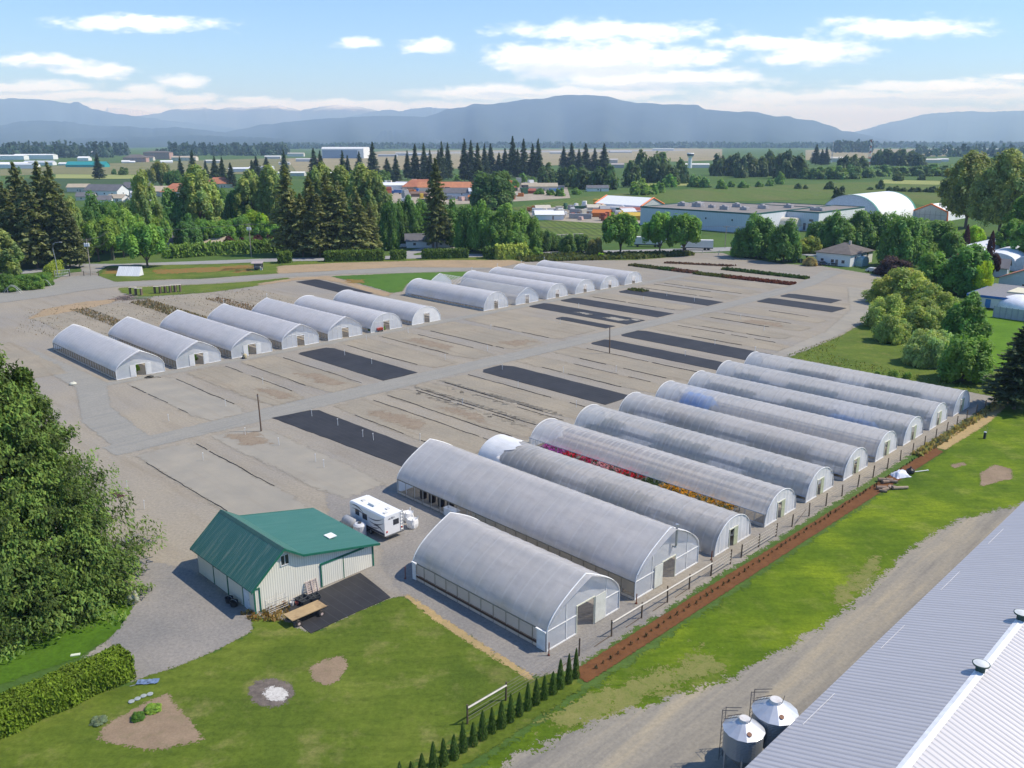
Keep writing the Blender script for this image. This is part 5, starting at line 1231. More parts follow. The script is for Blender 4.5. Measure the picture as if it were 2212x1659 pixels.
# rough grass line along the boundary fence and weeds: one mass
def tufts(name, poly, n, h, color, seed, spread=.05):
    rng = np.random.default_rng(seed); poly = np.array([p[:2] for p in poly]); lo, hi = poly.min(0), poly.max(0); P = rng.uniform(lo, hi, (n * 5, 2)); P = P[sdist(P, poly) > 0][:n]; k = len(P)
    hh = h * rng.uniform(.4, 1.3, k); Q = np.column_stack([P, hh * .4]); a = rng.uniform(0, 6.28, k); Nn = np.stack([np.cos(a), np.sin(a), np.full(k, .3)], 1)
    V = quads(Q, Nn, hh * .5, 1.1, rng, np.tile([0., 0, 1], (k, 1)), .3); b = rng.uniform(.6, 1.35, k); w = rng.uniform(-.2, .2, k)
    o = link(name, leafy(name, V, np.stack([b * (1 + w), b, b * (1 - w)], 1), LEAF)); o.color = (*color, 1); o['kind'] = 'stuff'; return o
tufts('tall_grass', [W(-37.9, 113), W(-36.6, 113), W(-36.2, 146), W(-37.6, 146)], 1600, .5, (.30, .24, .11), 5)
tufts('weeds', [W(-76.5, 152), W(-75, 151), W(-39, 150.3), W(-38, 153), W(-70, 158), W(-77, 178)], 1500, .24, (.19, .22, .06), 6)
tufts('weeds', [at(1140, 566), at(1380, 560), at(1500, 552), at(1490, 546), at(1200, 552), at(1110, 559)], 5200, 1.1, (.12, .14, .045), 7)
tufts('brush_rows', [W(-232, 62), W(-228, 118), W(-190, 118), W(-188, 60), W(-205, 52)], 2200, .22, (.24, .19, .14), 8)
tufts('brush_rows', [W(-224, 70), W(-224, 73.6), W(-188, 73.6), W(-188, 70)], 1500, .34, (.24, .18, .11), 9)
tufts('brush_rows', [W(-224, 84.4), W(-224, 89.4), W(-186, 89.4), W(-186, 84.4)], 1800, .45, (.24, .19, .115), 10)
tufts('brush_rows', [W(-215, 100.5), W(-215, 104.5), W(-186, 104.5), W(-186, 100.5)], 900, .34, (.26, .18, .12), 12)
tufts('bedding_plants', [W(-175, 229.6), W(-163, 229.6), W(-163, 233.4), W(-175, 233.4)], 1100, .6, (.10, .10, .035), 13)
tufts('bedding_plants', [W(-163, 229.8), W(-158, 229.8), W(-158, 233.6), W(-163, 233.6)], 700, .7, (.06, .11, .03), 14)
tufts('bedding_plants', [W(-158, 229.8), W(-150, 229.8), W(-150, 233.6), W(-158, 233.6)], 900, .6, (.16, .075, .055), 15)
tufts('bedding_plants', [W(-149, 229), W(-137, 229.4), W(-137, 233), W(-149, 232.4)], 1300, .6, (.11, .12, .035), 16)
tufts('bedding_plants', [W(-139, 229.4), W(-117, 230.6), W(-117, 234.6), W(-139, 233)], 2800, .6, (.17, .055, .04), 17)
tufts('bedding_plants', [W(-148, 243.6), W(-119, 244), W(-119, 247), W(-148, 246.8)], 2600, .7, (.06, .10, .03), 18)
tufts('bedding_plants', [W(-170, 243), W(-150, 252), W(-149, 255), W(-170, 246)], 1200, .5, (.15, .08, .06), 19)
tufts('weeds', [W(-145, 190.6), W(-140, 191), W(-139.6, 193.6), W(-145, 193.8)], 500, .5, (.12, .13, .04), 20)
tufts('weeds', [W(-64.2, 30.4), W(-62.4, 30.4), W(-60.2, 32.6), W(-62.6, 34.4)], 300, .3, (.33, .22, .08), 21)
for x, y, h_, lab, c in ((298, 1553, .55, 'small round cabbage-green bush in the vegetable plot', (.05, .10, .02)), (330, 1535, .5, 'scraggly green plant by the stakes of the vegetable plot', (.10, .15, .03)), (215, 1560, .45, 'low grey-green lavender clump at the vegetable plot edge', (.09, .11, .08))):
    plant('shrub', at(x, y), h_ * (1 if h_ > .5 else 1.4), h_, c, 'garden_plant', lab, 'plant', 'plants in the vegetable plot')

# flowers under the rolled-up side of the fourth house, blue sheet in another
for i, (a0, a1, c, lab) in enumerate([(-73.5, -69.5, (.42, .08, .36), 'magenta'), (-69.5, -67.8, (.55, .02, .06), 'deep red'), (-66.8, -64.8, (.50, .03, .12), 'crimson'), (-64.4, -60.8, (.75, .25, .30), 'light pink'), (-60.6, -57.2, (.50, .03, .05), 'bright red'), (-56.8, -54.6, (.06, .09, .03), 'leafy green'), (-54.4, -49.0, (.62, .30, .03), 'orange'), (-48.6, -44.5, (.50, .27, .03), 'yellow-orange')]):
    b0 = 78.0; rng = np.random.default_rng(30 + i); n = int((a1 - a0) * 130)
    A_, B_ = rng.uniform(a0, a1, n), rng.uniform(78.75, 81.0, n); Z = .80 + rng.normal(0, .09, n); c0 = W((a0 + a1) / 2, 79.9)
    P = np.stack([(A_ + B_) * R2 - c0[0], (B_ - A_) * R2 - c0[1], Z], 1)
    g_ = rng.random(n) < .3; T = rng.uniform(.7, 1.3, (n, 1)) * np.where(g_[:, None], np.array([.08, .13, .04]), np.minimum(.95, np.array(c) * 1.7))
    r = thing('flower_tray', f'{lab} flowers massed on the bench at the open side of a polytunnel', 'flowers', (c0[0], c0[1], 0), 0, 'flower trays in the open-sided polytunnel')
    o = link('blossoms', leafy('blossoms', quads(P, np.tile([0., 0, 1], (n, 1)), np.full(n, .14), 1.1, rng), T, LEAF), r); o.color = (1, 1, 1, 1)
    m = MB(); m.box(-(a1 - a0) / 2, -1.05, .56, (a1 - a0) / 2, 1.05, .64)
    for x in (-(a1 - a0) / 2 + .1, (a1 - a0) / 2 - .2): m.box(x, -1, 0, x + .1, -.9, .42); m.box(x, .9, 0, x + .1, 1, .42)
    m.build('bench', M_galv, r, rz=GRID)
def inner(name, lab, cat, a0, a1, b0, b1, h, c, bump=.12):
    m = MB(); n = 10; ix = {}
    for i in range(n + 1):
        for j in range(4):
            ix[i, j] = m.pts([(-(a1 - a0) / 2 + (a1 - a0) * i / n, -(b1 - b0) / 2 + (b1 - b0) * j / 3, h * (.2 if j in (0, 3) else 1) * (1 - .5 * (i in (0, n))) + rnd.uniform(0, bump))])[0]
    for i in range(n):
        for j in range(3): m.f.append([ix[i, j], ix[i + 1, j], ix[i + 1, j + 1], ix[i, j + 1]]); m.m.append(0)
    return tag(m.build(name, pm(c, .5), loc=W((a0 + a1) / 2, (b0 + b1) / 2, .03), rz=GRID), lab, cat)
for i, (b, fm) in enumerate([(69.2, 0), (88.1, 1), (97.6, 2), (115.6, 3), (124.9, 4), (134.2, 5)]):
    rng = np.random.default_rng(60 + i)
    for sd_, lo in ((0, .7), (1, 4.2)):
        r = thing('plant_bench', 'dim bench of ' + ('green plants', 'grey pots', 'mixed pots', 'seed trays', 'bluish pots', 'leafy plants')[fm] + (' along the near side' if sd_ == 0 else ' along the far side') + ' inside a clear polytunnel, ' + ORD[i] + ' such house', 'bench', W(-58, b + lo + 1), 0, 'benches inside the clear polytunnels')
        n = 1500; A_ = rng.uniform(-16.5, 16.5, n); keep = np.sin(A_ * .45 + i * 2 + sd_) > -.35; A_ = A_[keep]; n = len(A_); B_ = rng.uniform(-.95, .95, n); P = np.stack([(A_ + B_) * R2, (B_ - A_) * R2, .85 + rng.normal(0, .12, n)], 1)
        hue = np.sin(A_ * .3 + i)[:, None] * .5 + .5; T = rng.uniform(.6, 1.3, (n, 1)) * (hue * np.array([.07, .11, .05]) + (1 - hue) * np.array([[.12, .13, .14], [.10, .16, .19], [.17, .12, .08]][i % 3]))
        o = link('plants', leafy('plants', quads(P, np.tile([0., 0, 1], (n, 1)), np.full(n, .22), 1.1, rng), T, LEAF), r); o.color = (1, 1, 1, 1)
        m = MB(); m.box(-16.8, -1, .6, 16.8, 1, .68); [m.box(x, y, 0, x + .08, y + .08, .6) for x in (-16, -8, 0, 8, 16) for y in (-.9, .8)]; m.build('bench_top', M_galv, r, rz=GRID)
inner('blue_tarp', 'bright blue tarp heap showing through the film of a polytunnel', 'tarp', -71.5, -66.2, 107.3, 111.6, 2.35, (.0, .20, .62), .2)
inner('blue_tarp', 'grey-blue tarp low inside the front half of a polytunnel', 'tarp', -52, -44.5, 116.2, 119, 1.5, (.04, .16, .42), .2)
inner('pot_pallet', 'dim bluish stacks of pots behind film near a polytunnel end', 'pots', -72.5, -66, 125.6, 128, 1.3, (.10, .13, .17), .3)
rng = np.random.default_rng(77)
for i, (b, a) in enumerate([(52.8, -151.6), (63.6, -151.6), (74.4, -151.6)]):
    for k in range(3):
        plant('shrub', W(a - .9 - k * 2.2, b + 4.0 + (.9 if k % 2 else -.5)), 1.1, 1.75, (.085, .14, .015), 'potted_shrub', f'leafy shrub, {ordw(k)} behind the doorway of the {ORD[i]} greenhouse from the cedar', 'shrub', 'shrubs inside the open greenhouses')
for i in range(6): px('shrub', 800 + i * 14, 706 - i * 1.6, 717 - i * 2.4, 6, (.06, .11, .02), 'potted_shrub', f'dark potted shrub, {ordw(i)} from the left at the sixth greenhouse side', 'shrub', 'shrubs beside the white greenhouses') if i < 3 else None

# trees round the yard, right hand side
px('oldfir', 2190, 698, 884, 64, (.032, .040, .022), 'pine_tree', 'dark dense pine at the right edge beyond the paddock')
px('arching', 1951, 572, 655, 78, (.14, .155, .046), 'arching_shrub', 'big feathery olive shrub at the yard edge below the purple bush', 'shrub')
px('shrub', 1912, 630, 706, 46, SHR, 'flowering_shrub', 'pale olive rounded bush leaning over the gravel edge', 'shrub')
px('shrub', 1990, 642, 715, 48, (.13, .155, .055), 'flowering_shrub', 'pale olive bush with bare white stems showing below', 'shrub', pale=True)
px('shrub', 1922, 676, 738, 42, (.13, .158, .05), 'flowering_shrub', 'lowest pale olive bush at the corner of the grass', 'shrub')
px('shrub', 2004, 706, 786, 58, (.125, .155, .065), 'flowering_shrub', 'grey-green bush in front of the bright garden lawn', 'shrub')
px('dense', 2080, 728, 822, 60, (.065, .115, .024), 'bushy_tree', 'green bushy tree beside the bright garden lawn, nearest the polytunnels', 'shrub')
px('dense', 2078, 640, 742, 52, (.05, .098, .022), 'bushy_tree', 'mid green bushy tree left of the grey panel fence', 'tree')
px('arching', 2010, 612, 672, 60, (.085, .11, .03), 'arching_shrub', 'loose olive shrub behind the pale bushes', 'shrub')
px('dense', 2084, 530, 634, 60, (.045, .095, .024), 'chestnut_tree', 'big dark green chestnut in front of the red-roofed house', 'tree')
px('shrub', 2114, 556, 641, 27, (.17, .21, .015), 'chestnut_highlight', 'yellow-green bush added as the sunlit right side of the big chestnut', 'shrub')  # added bush, the chestnut's highlight put into its yellow-green colour
px('round', 2099, 490, 545, 20, LIME, 'golden_tree', 'bright yellow-green tree between two dark purple columns')
px('column', 2083, 486, 548, 11, PURP, 'purple_tree', 'dark purple column tree left of the yellow-green one'); px('column', 2131, 500, 596, 15, PURP, 'purple_tree', 'dark purple column tree right of the yellow-green one'); px('round', 2142, 548, 602, 15, PURP, 'purple_tree', 'small purple tree at the left end of the white greenhouse roofs')
px('shrub', 1928, 552, 594, 44, (.028, .017, .022), 'smoke_bush', 'dark purple smoke bush right of the white house', 'shrub')
px('airy', 2085, 338, 492, 58, (.105, .115, .045), 'cottonwood_tree', 'left one of two tall airy cottonwoods at the right'); px('airy', 2156, 336, 515, 62, (.105, .115, .048), 'cottonwood_tree', 'right one of two tall airy cottonwoods at the right')
row('poplar', [(2205, 425, 545, 42), (2228, 470, 575, 40), (2180, 480, 560, 36)], MID, 'garden_tree', 'leafy green tree', 'behind the cottonwoods at the right edge')
row('dense', [(1634, 465, 556, 46), (1692, 480, 566, 38), (1602, 494, 555, 28)], (.055, .10, .03), 'boundary_tree', 'dark green tree', 'right of the yard gate')
px('round', 1742, 513, 562, 30, (.11, .125, .03), 'olive_tree', 'yellowish olive tree between the gate trees and the white house')
row('dense', [(1774, 472, 532, 34), (1802, 462, 540, 38), (1851, 460, 538, 40), (1888, 458, 536, 36), (1828, 474, 530, 30)], (.06, .105, .034), 'warehouse_tree', 'dense green tree', 'in front of the warehouse end and arched hall')
row('dense', [(1938, 463, 575, 48), (1972, 480, 566, 42), (2016, 476, 560, 56), (2052, 500, 575, 38), (2010, 545, 620, 44, MID), (2150, 600, 560, 10)][:5], (.064, .112, .032), 'tall_tree', 'tall green tree', 'between the white house and the chestnut')
row('round', [(1340, 464, 550, 40), (1425, 463, 548, 35), (1476, 466, 551, 42)], (.058, .11, .022), 'round_tree', 'round green tree', 'in the line before the grey warehouse wall')
row('dense', [(1175, 497, 543, 20), (1198, 505, 541, 21), (1226, 508, 546, 22), (1256, 506, 544, 20)], (.05, .085, .03), 'roadside_shrub', 'dark green shrub', 'behind the road right of the big dark trees', 'shrub')
px('shrub', 1284, 510, 553, 21, (.085, .085, .035), 'roadside_shrub', 'brownish shrub left of the first round tree', 'shrub')
row('shrub', [(1298, 545, 556, 9, LIME), (1160, 533, 552, 15, BRT), (1142, 537, 556, 12, (.07, .10, .02))], BRT, 'small_bush', 'small bright bush', 'along the road behind the far greenhouses', 'shrub')
row('shrub', [(1930, 798, 818, 14), (1960, 802, 817, 10), (1895, 800, 812, 8)], BRT, 'grass_bush', 'small green bush', 'in the paddock grass behind the last polytunnel', 'shrub')
px('round', 1750, 545, 573, 0.1, (.4, .33, .18), 'pampas_grass', 'x') if False else px('shrub', 1749, 553, 574, 17, (.15, .12, .065), 'pampas_grass', 'straw-coloured pampas clump beside the carport of the white house', 'plant')

# the wood along the road behind the yard
row('oldfir', [(110, 352, 572, 44), (133, 354, 575, 42), (60, 354, 568, 46), (8, 370, 568, 50), (31, 396, 578, 40), (82, 392, 580, 46), (152, 425, 578, 32), (-40, 380, 575, 50), (172, 470, 578, 24)], FIRC, 'fir_tree', 'tall ragged dark fir', 'in the clump by the street lamp')
px('poplar', 165, 434, 562, 26, POP, 'cottonwood_tree', 'pale green cottonwood on the right flank of the lamp-side fir clump')
row('poplar', [(14, 503, 606, 40), (-30, 520, 612, 36)], POP, 'cottonwood_tree', 'pale green tree', 'at the left edge in front of the firs')
row('shrub', [(22, 588, 628, 34), (68, 588, 624, 30), (97, 586, 617, 22), (-20, 592, 632, 30)], (.055, .095, .022), 'boundary_shrub', 'green shrub', 'along the entrance at the left edge', 'shrub')
px('round', 319, 486, 577, 44, (.068, .125, .030), 'maple_tree', 'full round maple standing alone on the near side of the road')
row('dense', [(222, 426, 545, 36), (250, 436, 540, 34), (196, 450, 550, 28)], (.045, .09, .028), 'wood_tree', 'dark green tree', 'right beside the lamp-side fir clump')
row('dense', [(205, 438, 528, 24), (232, 440, 526, 24), (262, 436, 524, 26), (292, 440, 520, 24), (340, 446, 522, 22)], (.042, .080, .028), 'wood_tree', 'dark tree', 'hiding the houses beyond the lone maple')
row('round', [(268, 452, 556, 34), (243, 470, 562, 30), (290, 462, 552, 30), (214, 480, 564, 30), (345, 470, 548, 26)], BRT, 'bright_tree', 'bright green young tree', 'behind the lone round maple')
row('poplar', [(322, 378, 548, 30), (437, 368, 520, 46), (590, 368, 505, 34), (550, 376, 505, 38), (700, 361, 505, 40), (740, 368, 505, 38), (786, 366, 515, 38), (813, 380, 518, 30)], POP, 'cottonwood_tree', 'tall pale green cottonwood', 'in the wood along the road')
row('dense', [(383, 416, 522, 40), (520, 406, 505, 36), (476, 398, 500, 30), (350, 440, 535, 30), (640, 430, 520, 36), (410, 470, 540, 30)], (.040, .082, .028), 'wood_tree', 'dark leafy tree', 'in the middle of the roadside wood')
row('round', [(480, 478, 532, 30), (520, 468, 527, 28), (445, 475, 535, 26), (606, 490, 534, 24), (580, 480, 530, 24)], MID, 'wood_tree', 'mid green tree', 'behind the purple plums')
px('round', 553, 458, 524, 27, (.11, .165, .02), 'lime_tree', 'bright lime-green tree rising above the purple plums')
row('shrub', [(497, 508, 537, 15), (523, 512, 538, 14), (557, 506, 536, 19), (587, 504, 536, 17)], (.042, .015, .018), 'plum_tree', 'dark purple plum', 'behind the long roadside hedge')
row('oldfir', [(627, 360, 551, 44), (674, 382, 548, 38), (712, 376, 551, 44), (738, 394, 552, 40), (692, 420, 555, 36), (776, 418, 552, 36), (655, 420, 555, 34), (800, 440, 548, 28)], (.084, .090, .042), 'fir_tree', 'brownish old fir', 'behind the clipped roadside hedges')
px('oldfir', 944, 345, 538, 34, (.05, .058, .027), 'fir_tree', 'single tall dark fir in front of the white roadside house')
row('dense', [(842, 440, 540, 24), (858, 434, 530, 30), (888, 430, 528, 30), (916, 438, 525, 28), (962, 468, 530, 26), (978, 440, 532, 32), (1012, 446, 540, 34)], (.045, .088, .025), 'maple_tree', 'dark maple', 'either side of the tall fir by the white house')
row('dense', [(1046, 443, 546, 38), (1086, 448, 548, 38), (1122, 454, 546, 36), (1150, 470, 545, 26), (1072, 480, 550, 32), (1112, 490, 552, 30)], (.058, .102, .026), 'maple_tree', 'broad dark maple', 'in the big mass behind the yellow bamboo')
px('dense', 1066, 371, 452, 54, (.040, .070, .024), 'tall_tree', 'tall dark broadleaf tree in front of the salvage yard')
hedge([at(372, 557), at(440, 552), at(520, 547), at(606, 543)], 4.0, 3.6, (.075, .12, .022), 'long loose green hedge behind the road below the purple plums', .42, 9, .35, rounded=.6, flick=.3, seed=5)
hg = 'clipped hedges on the near side of the road'
hedge([at(602, 568), at(629, 567)], 4.0, 3.5, (.055, .085, .014), 'shortest clipped hedge block, standing alone at the road', .3, 16, .14, seed=6, group=hg, flick=.1)
hedge([at(703, 565), at(829, 562.5)], 2.6, 3.3, (.055, .085, .014), 'longest clipped hedge on the near side of the road', .3, 16, .14, seed=7, group=hg, flick=.1)
hedge([at(845, 561), at(876, 560)], 2.6, 2.9, (.055, .085, .014), 'short clipped hedge between the two driveways', .3, 16, .14, seed=8, group=hg, flick=.1)
hedge([at(913, 559), at(1010, 557)], 2.6, 3.0, (.045, .075, .014), 'dark clipped hedge before the white house with the grey roof', .3, 16, .14, seed=9, group=hg, flick=.1)
hedge([at(1072, 560), at(1136, 557)], 3.0, 4.0, (.17, .2, .04), 'yellow-green bamboo screen beside the road', .35, 16, .2, seed=10, flick=.5)
hedge([at(1046, 558), at(1070, 558)], 3.0, 3.2, (.04, .07, .014), 'dark rough hedge left of the bamboo screen', .35, 14, .25, seed=12, flick=.3)
hedge([at(106, 600), at(128, 583)], 2.2, 3.0, (.12, .15, .02), 'yellowish hedge leading to the entrance gate beside the lamp', .3, 14, .15, seed=13)

# middle distance
row('fir', [(215, 333, 387, 16)], FIRB, 'fir_tree', 'lone dark fir', 'standing in the pale fields at the left', 'tree')
px('far_round', 268, 359, 378, 13, (.045, .07, .025), 'field_bush', 'round dark bush in the field right of the lone fir', 'shrub'); px('far_round', 247, 363, 377, 6, DKG, 'field_bush', 'tiny bush between the lone fir and the round bush', 'shrub'); px('far_round', 42, 358, 376, 5, DKG, 'field_bush', 'small bush in the field at the far left', 'shrub')
row('round', [(350, 352, 412, 24, OLIVE), (378, 370, 416, 20, DKG)], OLIVE, 'field_tree', 'olive broadleaf tree', 'left of the middle firs')
row('fir', [(393, 338, 395, 12), (420, 325, 395, 16), (447, 346, 392, 11), (467, 338, 396, 15), (483, 340, 398, 14), (501, 352, 405, 16), (547, 346, 395, 15), (556, 338, 390, 18), (578, 340, 388, 18), (617, 324, 400, 16), (680, 321, 385, 17), (694, 326, 385, 15), (742, 326, 395, 15), (753, 336, 396, 13), (777, 328, 375, 14), (807, 308, 388, 19), (837, 342, 388, 17), (856, 336, 395, 16)], FIRB, 'fir_tree', 'dark fir', 'in the middle-distance row at left of the salvage yard')
row('fir', [(881, 326, 388, 13), (898, 312, 392, 17), (917, 310, 392, 16), (930, 324, 392, 15), (948, 324, 392, 15), (955, 306, 390, 14), (968, 309, 388, 16)], FIRB, 'fir_tree', 'dark fir', 'in the group behind the orange-roofed shed')
row('fir', [(1004, 301, 392, 17), (1018, 304, 392, 17), (1032, 310, 402, 20), (1047, 311, 388, 15), (1060, 311, 380, 17)], FIRB, 'fir_tree', 'dark fir', 'in the centre group behind the salvage yard')
row('fir', [(1078, 330, 378, 14), (1091, 321, 380, 17), (1107, 296, 382, 19), (1131, 301, 382, 18), (1150, 311, 384, 16), (1162, 301, 386, 16), (1118, 322, 384, 15)], FIRB, 'fir_tree', 'dark fir', 'in the tallest group right of centre')
row('fir', [(1217, 316, 372, 15), (1234, 309, 372, 17), (1264, 311, 372, 18), (1284, 321, 372, 17), (1304, 311, 376, 19), (1250, 322, 374, 15)], FIRB, 'fir_tree', 'dark fir', 'in the group beyond the tented yard')
row('far_round', [(1181, 347, 404, 24), (1205, 356, 403, 20), (1232, 352, 404, 24), (1257, 358, 408, 26), (1287, 354, 409, 28), (1312, 352, 409, 28), (1364, 341, 404, 22)], (.038, .062, .028), 'field_tree', 'dark rounded tree', 'in the belt behind the orange-trimmed tent', 'tree')
row('far_round', [(1381, 318, 388, 22), (1417, 322, 394, 34), (1400, 334, 394, 26), (1449, 352, 400, 22), (1470, 340, 396, 22)], (.040, .060, .028), 'field_tree', 'dark broadleaf tree', 'in the clump before the control tower')
row('far_round', [(1554, 325, 380, 22), (1584, 328, 380, 22), (1619, 326, 382, 24), (1661, 322, 380, 24), (1692, 322, 385, 26), (1725, 325, 385, 26), (1640, 334, 382, 20), (1600, 336, 384, 18)], (.042, .058, .030), 'field_tree', 'grey-green tall tree', 'in the long tree row beyond the berry fields', 'tree')
row('fir', [(1761, 312, 356, 14), (1774, 322, 357, 11), (1783, 318, 357, 12)], FIRB, 'fir_tree', 'dark fir', 'beside the thin red mast')
row('far_round', [(1820, 334, 380, 18), (1841, 330, 378, 20), (1862, 334, 376, 18), (1897, 322, 356, 20), (1918, 318, 357, 22), (1940, 318, 358, 22), (1965, 323, 358, 22), (1984, 330, 360, 18)], (.038, .056, .030), 'field_tree', 'dusky tree', 'around the lattice mast')
row('far_round', [(1740, 360, 386, 18), (1768, 357, 387, 22), (1790, 356, 387, 20), (1810, 355, 387, 22), (1841, 355, 386, 22), (1870, 358, 384, 20), (1904, 354, 381, 24), (1926, 358, 380, 20), (1948, 356, 380, 22), (1978, 356, 380, 22), (2008, 351, 380, 26), (2036, 354, 380, 22), (2060, 356, 382, 20)], (.058, .092, .038), 'field_shrub', 'soft green willow', 'in the low belt below the lattice mast', 'tree')
row('far_round', [(1382, 383, 421, 26, BRT), (1410, 396, 420, 14), (1424, 392, 416, 16), (1447, 374, 404, 18), (1114, 385, 405, 9), (1092, 366, 396, 12), (1130, 370, 398, 12), (990, 377, 390, 11, BRT), (831, 364, 400, 17, (.06, .10, .03)), (1150, 380, 392, 8), (1165, 405, 420, 12), (1190, 407, 422, 12), (1210, 402, 424, 12), (1245, 404, 420, 12)], MID, 'field_bush', 'green bush', 'scattered round the salvage and tented yards', 'shrub')
row('far_round', [(1500, 372, 404, 16), (1522, 380, 405, 14), (1558, 384, 408, 13), (1580, 390, 404, 10), (1606, 388, 406, 12), (1684, 368, 398, 12), (1640, 388, 404, 9), (1662, 384, 402, 10)], (.065, .11, .035), 'field_bush', 'light green bush', 'on the near edge of the berry fields', 'shrub')
row('far_round', [(1724, 395, 408, 9), (1740, 398, 408, 6), (1791, 389, 409, 11), (1813, 397, 428, 16), (1901, 386, 409, 10), (1879, 403, 410, 8), (1922, 402, 413, 9), (1936, 400, 413, 10), (1950, 404, 414, 9), (1970, 403, 415, 9), (1984, 402, 415, 9), (2000, 404, 415, 8), (2014, 401, 416, 10), (2028, 404, 416, 9), (2041, 402, 417, 9), (1941, 370, 391, 15), (1990, 374, 389, 10)], (.042, .062, .028), 'field_bush', 'dark bush', 'dotted between the far berry fields', 'shrub')

# far woods: one mass each
def wood(name, x0, x1, y0, y1, n, hts, w, color, seed, gaps=()):
    rng = np.random.default_rng(seed); V = []; T = []
    for i in range(n):
        x = rng.uniform(x0, x1)
        if any(a < x < b for a, b in gaps): continue
        p = at(x, rng.uniform(y0, y1)); h = rng.uniform(*hts); r = w * rng.uniform(.7, 1.3); m = 26; fir = rng.random() < .6
        z = rng.uniform(.02, 1, m); R = r * ((1 - z) ** .8 if fir else 1.5 * np.sqrt(np.clip(1 - (2 * z - .9) ** 2, .05, 1))); a = rng.uniform(0, 6.28, m); hh = h * (1 if fir else .72)
        P = np.stack([p[0] + R * np.cos(a), p[1] + R * np.sin(a), z * hh], 1); Nn = np.stack([np.cos(a), np.sin(a), np.full(m, .5)], 1)
        V.append(quads(P, Nn, np.full(m, r * .62), 1.25, rng)); b = rng.uniform(.6, 1.3) * rng.uniform(.8, 1.2, m); T.append(np.stack([b, b * (1 if fir else 1.12), b], 1))
    o = link(name, leafy(name, np.concatenate(V), np.concatenate(T), NEEDLE)); o.color = (*mulc(color, KF), 1); o['kind'] = 'stuff'; return o
WC = (.022, .036, .026)
wood('far_wood', -120, 240, 334, 341, 330, (24, 42), 6, WC, 41)
wood('far_wood', 225, 620, 328, 337, 420, (22, 38), 6.5, WC, 42, ((275, 366),))
wood('far_wood', 340, 420, 336, 339, 40, (12, 20), 6, WC, 49)
wood('far_wood', 560, 1010, 318, 322, 560, (18, 34), 9, WC, 43)
wood('far_wood', 990, 1480, 317.5, 320, 560, (20, 38), 11, WC, 44)
wood('far_wood', 1440, 1820, 317, 320, 460, (20, 38), 11, WC, 45)
wood('far_wood', 1800, 1880, 322, 330, 120, (28, 46), 9, WC, 48)
wood('far_wood', 1840, 2330, 315.5, 320, 500, (22, 40), 12, WC, 46)
wood('far_wood', 1980, 2220, 330, 340, 70, (20, 34), 7, WC, 47)
wood('far_wood', -200, 2400, 311.5, 314.5, 900, (14, 26), 22, WC, 50)
wood('far_wood', 2060, 2300, 366, 400, 60, (10, 22), 6, (.05, .08, .03), 51)
HAZE = 8e-5
# ---------------------------------------------------------------- far fields
flat('field', spx([(1100, 450), (1215, 432), (1300, 421), (1500, 408), (1800, 396), (2330, 380), (2330, 452), (2060, 455), (1950, 436), (1860, 428), (1500, 438), (1380, 441), (1290, 452), (1170, 466)]), M_berry, .10)
flat('field', spx([(1163, 479), (1312, 476), (1320, 512), (1180, 520)]), M_berry, .10)
flat('field', spx([(1375, 398), (1480, 394), (1500, 400), (1380, 406)]), M_lime, .12)
flat('field', spx([(1910, 388), (2050, 392), (2048, 400), (1900, 396)]), M_lime, .12)
flat('field', spx([(120, 376.5), (250, 377.5), (330, 377.8), (345, 386), (230, 386.5), (120, 385)]), M_lime, .12)
flat('field', spx([(40, 386), (345, 386.6), (350, 415), (120, 418), (20, 410)]), M_hop, .10)
flat('field', spx([(0, 366), (130, 358), (250, 352), (620, 341), (640, 375), (345, 377.5), (120, 376), (0, 380)]), M_tanf, .10)
flat('airfield', spx([(640, 372), (620, 342), (700, 341), (830, 326), (1480, 320.5), (1560, 322), (1560, 346), (1350, 352), (1000, 364)]), M_khaki, .10)
flat('airfield', spx([(1740, 324), (1830, 322), (2400, 320.5), (2400, 332), (2000, 338), (1740, 346)]), M_khaki, .10)
flat('yard_gravel', spx([(826, 398), (985, 392), (1222, 394), (1232, 428), (1100, 436), (980, 442), (826, 440)]), ground_mat('scrap_ground', c_flat((.30, .26, .20), (.40, .34, .26), .1, (.2, .18, .14), .6), 0, bump=0), .11)
flat('yard_gravel', spx([(1140, 458), (1200, 447), (1385, 440), (1388, 484), (1290, 482), (1150, 474)]), ground_mat('scrap_ground', c_flat((.28, .25, .20), (.38, .33, .26), .1, (.16, .14, .11), .6), 0, bump=0), .11)
flat('runway', spx([(880, 329), (1480, 323), (1480, 325.5), (880, 333)]), M_asph, .16)

# ---------------------------------------------------------------- buildings
def win(root, x0, x1, y, z0, z1, axis='x', name='window'):
    w = MB(); p = MB(); t_ = .08
    if axis == 'x':
        w.box(x0, y - .04, z0, x1, y + .04, z0 + t_); w.box(x0, y - .04, z1 - t_, x1, y + .04, z1); w.box(x0, y - .04, z0 + t_, x0 + t_, y + .04, z1 - t_); w.box(x1 - t_, y - .04, z0 + t_, x1, y + .04, z1 - t_); p.box(x0 + t_, y - .02, z0 + t_, x1 - t_, y + .02, z1 - t_)
    else:
        w.box(y - .04, x0, z0, y + .04, x1, z0 + t_); w.box(y - .04, x0, z1 - t_, y + .04, x1, z1); w.box(y - .04, x0, z0 + t_, y + .04, x0 + t_, z1 - t_); w.box(y - .04, x1 - t_, z0 + t_, y + .04, x1, z1 - t_); p.box(y - .02, x0 + t_, z0 + t_, y + .02, x1 - t_, z1 - t_)
    o = w.build(name, M_whitep, root); p.build('pane', pm((.05, .06, .08), .15, spec=.6), o)

